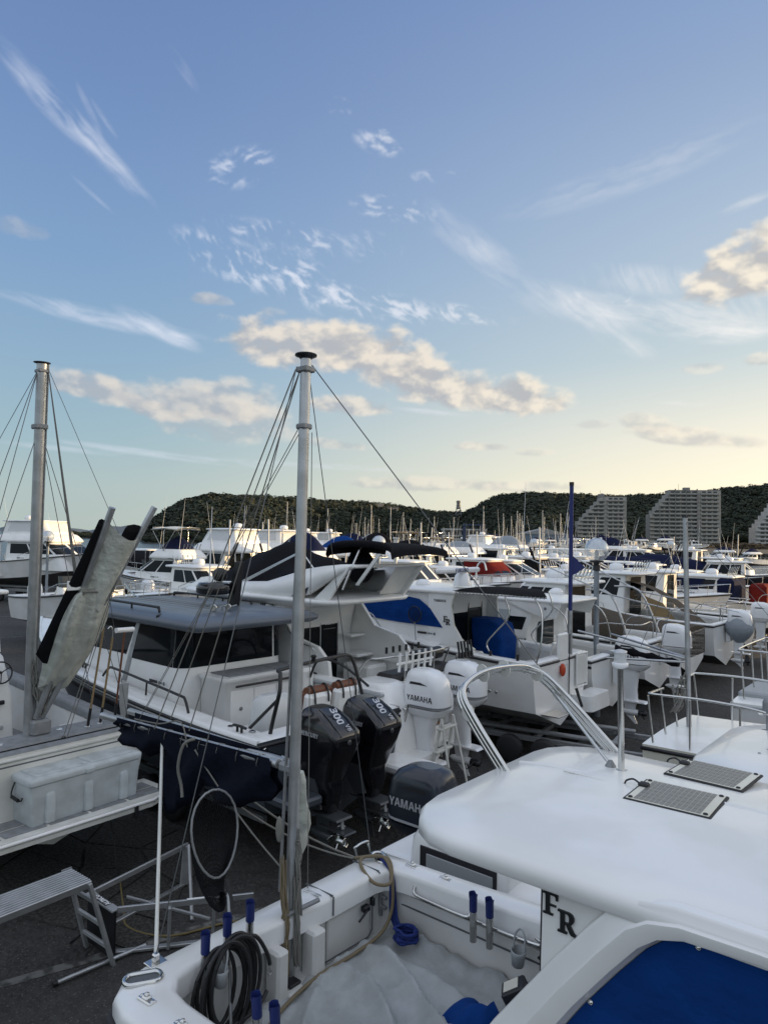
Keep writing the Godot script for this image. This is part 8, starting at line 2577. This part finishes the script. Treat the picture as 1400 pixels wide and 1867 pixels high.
func build_far_shore() -> void:
	hill_noise.seed = 12
	hill_noise.frequency = 0.006
	hill_noise.fractal_octaves = 4
	var green := skin(mt(0.035, 0.040, 0.022, 0.95), noise_tex(0.03, Color(0.5, 0.5, 0.45), Color(1, 1, 1), 44), null, 0.03)
	var rows := []
	var az := -29.0
	while az <= 62.0:
		var r := ridge_at(az)
		var row := PackedVector3Array()
		for k in 26:
			var d := r.y - 180.0 + k * 12.0
			row.append(polar(az, d, maxf(land_y(az, d), -3.2)))
		rows.append(row)
		az += 0.5
	struct("hill_terrain", MB.new().grid(rows), green)
	# wood: clumps of leaves on the slopes and ridge
	var rng := RandomNumberGenerator.new()
	rng.seed = 90
	for kind in 2:
		var cl := MB.new()
		for k in 120:
			var v := Vector3(rng.randfn(), rng.randfn(), rng.randfn()).normalized()
			v.y = absf(v.y) * (0.95 if v.y > 0 else 0.3) * (1.0 if v.y > 0 else -1.0)
			var rad := 0.62 + 0.42 * rng.randf() + 0.16 * sin(v.x * 6 + kind) * cos(v.z * 5)
			var c := Vector3(v.x, v.y * 0.85 + 0.1, v.z) * rad
			var s := 0.15 + 0.13 * rng.randf()
			var u := v.cross(Vector3(rng.randf() - 0.5, rng.randf() - 0.5, rng.randf() - 0.5)).normalized()
			var w := u.cross(v).normalized()
			u = (u + v * rng.randf_range(-0.6, 0.6)).normalized()
			cl.g += 1
			cl.tri(c - u * s - w * s * 0.6, c + u * s, c + w * s * 1.1)
			cl.g += 1
			cl.tri(c - u * s * 0.7 + w * s * 0.5, c - w * s, c + u * s * 1.2 + v * s * 0.3)
		cl.ell(Vector3.ZERO, Vector3(0.6, 0.6, 0.6), 7, 5)
		var lm := mt(1, 1, 1, 0.9)
		lm.vertex_color_use_as_albedo = true
		lm.backlight_enabled = true
		lm.backlight = Color(0.15, 0.17, 0.08)
		var mm := MultiMesh.new()
		mm.transform_format = MultiMesh.TRANSFORM_3D
		mm.use_colors = true
		mm.mesh = cl.done()
		var spots := []
		for k in 5200:
			var a := rng.randf_range(-28.6, 40.0)
			var r := ridge_at(a)
			var d := r.y + rng.randf_range(-165.0, 10.0)
			if rng.randf() < 0.22: d = r.y + rng.randf_range(-8.0, 6.0)
			var y := land_y(a, d)
			if y < -1.2: continue
			var gap := hill_noise.get_noise_2d(a * 170.0 + 900.0, d * 9.0)
			if gap < -0.42: continue
			# open slopes on the low middle ridge
			if a > -7.5 and a < 5.0 and hill_noise.get_noise_2d(a * 90.0 + 50.0, d * 3.0) < 0.0 and rng.randf() < 0.75 and d < r.y - 20.0: continue
			# roofs of the flats need their ground clear
			if y < 4.0 and a > 14.0: continue
			spots.append([polar(a, d, y), y])
		for k in 260:
			var a := rng.randf_range(14.0, 33.0)
			spots.append([polar(a, rng.randf_range(420.0, 470.0), -0.5), -99.0])
		mm.instance_count = spots.size()
		for k in spots.size():
			var s := rng.randf_range(2.6, 5.6)
			if spots[k][1] < 3.0: s *= 0.55
			var b := Basis(Vector3.UP, rng.randf() * TAU).scaled(Vector3(s * rng.randf_range(0.9, 1.25), s * rng.randf_range(0.8, 1.2), s))
			mm.set_instance_transform(k, Transform3D(b, spots[k][0] + Vector3(0, s * 0.55, 0)))
			var tone := rng.randf_range(0.8, 1.2)
			var c := Color(0.027, 0.036, 0.021)
			if rng.randf() < 0.18: c = Color(0.036, 0.040, 0.022)
			if rng.randf() < 0.15: c = Color(0.020, 0.033, 0.020)
			if spots[k][1] < -90.0: c = Color(0.075, 0.055, 0.03)
			mm.set_instance_color(k, Color(c.r * tone, c.g * tone, c.b * tone))
		var mi := MultiMeshInstance3D.new()
		mi.name = numbered("hillside_wood")
		mi.multimesh = mm
		mi.material_override = lm
		add_child(mi)
		mi.set_meta("kind", "stuff")
		tag(mi, ["dark evergreen wood covering the hills behind the harbour", "second layer of lighter crowns in the hillside wood"][kind], "wood")
	# far quay and its yard
	var quay_mat := skin(mt(0.075, 0.078, 0.07, 0.9), noise_tex(0.02, Color(0.5, 0.5, 0.48), Color(1, 1, 1), 16), null, 0.1)
	var q := MB.new()
	q.box(Vector3(165, -1.0, -223), Vector3(318, 3.8, 1.2), 0.1)
	struct("far_quay_wall", q, quay_mat)
	var y := MB.new()
	y.flat(Vector3(5, 0.9, -223), Vector3(520, 0.9, -223), Vector3(520, 0.9, -640), Vector3(5, 0.9, -640))
	struct("far_yard_ground", y, quay_mat)
	# far hazy coast beyond the sea
	var co := MB.new()
	var rr := []
	for i in 30:
		var a := lerpf(-34.0, -18.0, i / 29.0)
		var hgt := 55.0 + 26.0 * sin(i * 0.55) + 12.0 * sin(i * 1.7)
		rr.append(PackedVector3Array([polar(a, 7600, -3), polar(a, 7700, hgt), polar(a, 7900, -3)]))
	struct("distant_hills", co.grid(rr), mt(0.10, 0.13, 0.16, 0.95))
	# headland buildings
	var hb := thing("hilltop_building", "low beige building on the ridge between the hills", "building", polar(-0.15, 690, 27.0), 5)
	put("wall", MB.new().box(Vector3(0, 3.0, 0), Vector3(30, 6.0, 12), 0.1), M.beige, hb)
	put("wall_upper", MB.new().box(Vector3(-6, 7.6, 0), Vector3(14, 3.2, 10), 0.1), M.beige, hb)
	put("roof", MB.new().box(Vector3(0, 6.15, 0), Vector3(31, 0.3, 13), 0.05), M.concrete, hb)
	for i in 7: put("window", MB.new().box(Vector3(-12 + 4 * i, 3.4, 6.02), Vector3(2.4, 1.8, 0.1)), M.glass, hb)
	var tw := thing("lattice_tower", "lattice radio tower with a drum top on the low ridge", "tower", polar(5.95, 720, 25.5), 0)
	var legs := MB.new()
	for s in [[-1, -1], [-1, 1], [1, -1], [1, 1]]: legs.bar(Vector3(s[0] * 3.4, -4, s[1] * 3.4), Vector3(s[0] * 1.8, 9, s[1] * 1.8), 0.28, 5)
	for k in 4:
		var w := 3.2 - 0.4 * k
		for s in [-1, 1]:
			legs.bar(Vector3(-w, 3 * k - 2, s * w), Vector3(w - 0.4, 3 * k + 1, s * w), 0.16, 4)
			legs.bar(Vector3(s * w, 3 * k - 2, -w), Vector3(s * w, 3 * k + 1, w - 0.4), 0.16, 4)
	put("legs", legs, M.galv, tw)
	put("drum", MB.new().lathe(Vector3(0, 8, 0), Vector3.UP, [[1.9, 0], [2.2, 0.5], [2.2, 2.5], [1.8, 3.0], [1.8, 7.0], [2.2, 7.4], [2.2, 8.2], [0.5, 8.6]], 12), M.concrete, tw)
	for k in 3: put("gallery", MB.new().lathe(Vector3(0, 9.0 + 2.6 * k, 0), Vector3.UP, [[2.7, 0], [2.7, 0.35], [1.8, 0.35]], 12), M.galv, tw)
	flats()
	harbour()

# block of flats: floors with balconies, the left end stepping in as it rises
func block(at: Vector3, deg: float, floors: int, w_top: float, step: float, wing: float, label: String, m: Material, fins := true) -> void:
	var b := thing("apartment_block", label, "building", at, deg)
	var fh := 2.75
	for k in floors:
		var up := floors - 1 - k
		var ext := w_top + step * minf(up, 6.0)
		var y := k * fh
		var fl := group_part("storey", b)
		put("wall", MB.new().box(Vector3(-ext / 2, y + fh / 2, -6), Vector3(ext, fh, 12), 0.0), m, fl)
		put("balcony", MB.new().box(Vector3(-ext / 2 - 0.2, y + 0.55, 0.75), Vector3(ext + 0.3, 1.1, 1.5), 0.0), m, fl)
		put("slab", MB.new().box(Vector3(-ext / 2 - 0.3, y + 0.05, 0.8), Vector3(ext + 0.6, 0.22, 1.7), 0.0), M.concrete, fl)
		var n := int(ext / 3.6)
		for i in n:
			put("window", MB.new().box(Vector3(-1.9 - i * 3.6, y + 1.75, 0.02), Vector3(2.5, 1.15, 0.08)), M.far_glass, fl)
		if wing > 0:
			put("wing_wall", MB.new().box(Vector3(wing / 2 + 0.003, y + fh / 2, -5.6), Vector3(wing, fh, 12.4), 0.0), m, fl)
			put("wing_balcony", MB.new().box(Vector3(wing * 0.52, y + 0.55, 1.35), Vector3(wing * 0.78, 1.1, 1.5), 0.0), m, fl)
			for i in 3: put("window", MB.new().box(Vector3(wing * (0.28 + 0.24 * i), y + 1.75, 0.62), Vector3(wing * 0.16, 1.15, 0.08)), M.far_glass, fl)
	if fins:
		for i in int(w_top / 7.0) + 1:
			put("fin", MB.new().box(Vector3(-0.3 - i * 7.2, floors * fh / 2 + 0.6, 1.0), Vector3(0.45, floors * fh + 1.2, 1.3), 0.0), M.concrete, b)
		for i in int(step * 6.0 / 6.0):
			var x := w_top + 1.0 + i * 6.0
			var hh := (floors - 1 - floorf((x - w_top) / step)) * fh
			put("fin", MB.new().box(Vector3(-x, hh / 2, 1.0), Vector3(0.45, hh, 1.3), 0.0), M.concrete, b)
	put("roof", MB.new().box(Vector3(-w_top / 2 + wing / 2, floors * fh + 0.25, -6), Vector3(w_top + wing + 0.4, 0.5, 12.2), 0.0), M.concrete, b)
	put("roof_house", MB.new().box(Vector3(-w_top * 0.3, floors * fh + 1.5, -6), Vector3(4, 2.0, 4), 0.0), M.concrete, b)
	put("antenna", MB.new().bar(Vector3(-w_top * 0.6, floors * fh, -5), Vector3(-w_top * 0.6, floors * fh + 5, -5), 0.12, 4), M.galv, b)

func flats() -> void:
	block(Vector3(151, 0.9, -490), -6, 12, 2.5, 2.5, 15.0, "left tower of flats, stepped on its left side", M.flat_wall, false)
	block(Vector3(215, 0.9, -490), -6, 14, 18.0, 2.2, 15.5, "middle tower of flats with vertical fins, stepped on its left side", M.flat_wall)
	block(Vector3(268, 0.9, -480), -6, 11, 5.0, 2.0, 14.0, "white tower of flats cut by the right edge", M.flat_white, false)

func harbour() -> void:
	# travel hoist and its building
	var hb := thing("harbour_building", "white two storey harbour building with dark blue hoist frame", "building", Vector3(26.5, 0.9, -238), 0)
	for k in 2:
		put("storey", MB.new().box(Vector3(0, 1.7 + 3.2 * k, 0), Vector3(13.5, 2.0, 8), 0.05), M.flat_white, hb)
		put("slab", MB.new().box(Vector3(0, 3.0 + 3.2 * k, 0.5), Vector3(14.2, 0.5, 9.4), 0.05), M.flat_white, hb)
		for i in 5: put("window", MB.new().box(Vector3(-5.2 + 2.6 * i, 1.8 + 3.2 * k, 4.03), Vector3(1.9, 1.2, 0.1)), M.far_glass, hb)
	for x in [-6.9, 6.9]: put("column", MB.new().box(Vector3(x, 3.0, 4.9), Vector3(0.4, 6.0, 0.4)), M.flat_white, hb)
	var hoist := thing("boat_hoist", "dark blue travel hoist frame in front of the white harbour building", "crane", Vector3(29.0, 0.9, -230), 0)
	for x in [-3.0, 3.0]:
		for z in [-2.5, 2.5]: put("leg", MB.new().box(Vector3(x, 3.8, z), Vector3(0.55, 7.6, 0.55), 0.05), M.hoist_blue, hoist)
		put("beam", MB.new().box(Vector3(x, 7.7, 0), Vector3(0.6, 0.6, 6.0), 0.05), M.hoist_blue, hoist)
	put("cross_beam", MB.new().box(Vector3(0, 7.7, -2.5), Vector3(5.4, 0.5, 0.5), 0.05), M.hoist_blue, hoist)
	var shed := thing("boat_shed", "pale blue shed among the masts left of the left tower of flats", "shed", Vector3(58, 0.9, -262), 0)
	put("wall", MB.new().box(Vector3(0, 2.6, 0), Vector3(17, 5.2, 10), 0.05), M.shed_blue, shed)
	put("roof", MB.new().prism(PackedVector2Array([Vector2(-9, 5.2), Vector2(9, 5.2), Vector2(0, 7.4)]), 10.6), M.galv, shed)
	put("door", MB.new().box(Vector3(0, 2.1, 5.03), Vector3(6, 4.2, 0.1)), M.galv, shed)
	# yachts afloat and ashore: one built, the others copied
	var yt := thing("sailing_yacht", "", "sailing yacht", Vector3(40, -2, -200), 0, "yachts moored along the far quay")
	var h := Hull.new()
	h.L = 9.0
	h.B = 2.9
	h.yk = -0.5
	h.ya = 1.0
	h.yf = 1.35
	add_hull(yt, h, M.white, M.bottom_blue, M.navyhull, 7)
	add_deck(yt, h, 0.0, M.white, 0.1, 7, "deck")
	put("coachroof", cabin_mesh([[1.0, 2.6, 6.4, 0.9, 0.4, 0.2], [1.5, 2.7, 6.0, 0.75, 0.4, 0.2]]), M.white, yt)
	put("mast", MB.new().bar(Vector3(5.0, 1.2, 0), Vector3(5.0, 12.6, 0), 0.10, 6, 0.07), M.alu_far, yt)
	put("boom", MB.new().bar(Vector3(4.9, 2.4, 0), Vector3(1.2, 2.5, 0), 0.15, 6), M.navy, yt)
	var rg := MB.new()
	rg.bar(Vector3(5, 12.5, 0), Vector3(8.9, 1.4, 0), 0.018, 3)
	rg.bar(Vector3(5, 12.5, 0), Vector3(0.1, 1.1, 0), 0.018, 3)
	for s in [-1, 1]: rg.bar(Vector3(5, 12.2, 0), Vector3(4.8, 1.2, s * 1.4), 0.018, 3)
	rg.bar(Vector3(5, 8.0, -0.9), Vector3(5, 8.0, 0.9), 0.04, 4)
	put("rigging", rg, M.wire, yt)
	var rng := RandomNumberGenerator.new()
	rng.seed = 55
	var ylab := "sailing yacht with a bare mast lying at the far quay before the wooded hill"
	yt.set_meta("label", ylab)
	for k in 46:
		var d := rng.randf_range(150.0, 219.0)
		var px := rng.randf_range(-95.0, 350.0) if k < 36 else rng.randf_range(-180.0, 480.0)
		dup(yt, Vector3(px / 1300.0 * d, -2, -d), rng.randf_range(-12, 12) + (90 if k % 2 else -90), ylab, "", rng.randf_range(0.62, 1.12))
	# motor boats ashore on the far yard
	var mb := thing("far_motor_boat", "", "boat", Vector3(60, 0.95, -240), 20, "motor boats ashore on the far yard")
	cruiser(mb, {"L": 8.0, "n": 6, "yk": 0.3, "ya": 1.6, "yf": 2.2, "motor": 0})
	var mlab := "small white motor boat parked ashore on the far yard below the flats"
	mb.set_meta("label", mlab)
	var mc := thing("far_flybridge_boat", "", "boat", Vector3(70, 0.95, -245), 20, "flybridge boats ashore on the far yard")
	flybridge(mc, {"L": 10.0, "n": 6, "yk": 0.3, "ya": 1.8, "yf": 2.5, "canvas": M.navy})
	var clab := "white flybridge boat with navy canvas parked ashore on the far yard"
	mc.set_meta("label", clab)
	for k in 54:
		var d := rng.randf_range(228.0, 285.0)
		var px := rng.randf_range(60.0, 560.0)
		var p := Vector3(px / 1300.0 * d, 0.95, -d)
		if p.distance_to(Vector3(28, 0.95, -235)) < 13.0: continue
		if k % 3: dup(mb, p, rng.randf() * 360.0, mlab, "", rng.randf_range(0.8, 1.25))
		else: dup(mc, p, rng.randf() * 360.0, clab, "", rng.randf_range(0.8, 1.2))
	# motor boats afloat on the right
	for q in [[1355, 205, 175, 1.3], [1395, 200, 200, 1.2], [1240, 212, 180, 1.0], [1290, 214, 0, 1.0], [1120, 214, 10, 0.9], [960, 214, 170, 1.0], [700, 205, 0, 1.0], [760, 212, 180, 1.0]]:
		var d: float = q[1]
		dup(mc if q[0] % 2 else mb, Vector3((q[0] - 700) / 1300.0 * d, -2.6, -d), q[2], "motor boat afloat in front of the far quay wall", "motor boats afloat at the far quay", q[3])
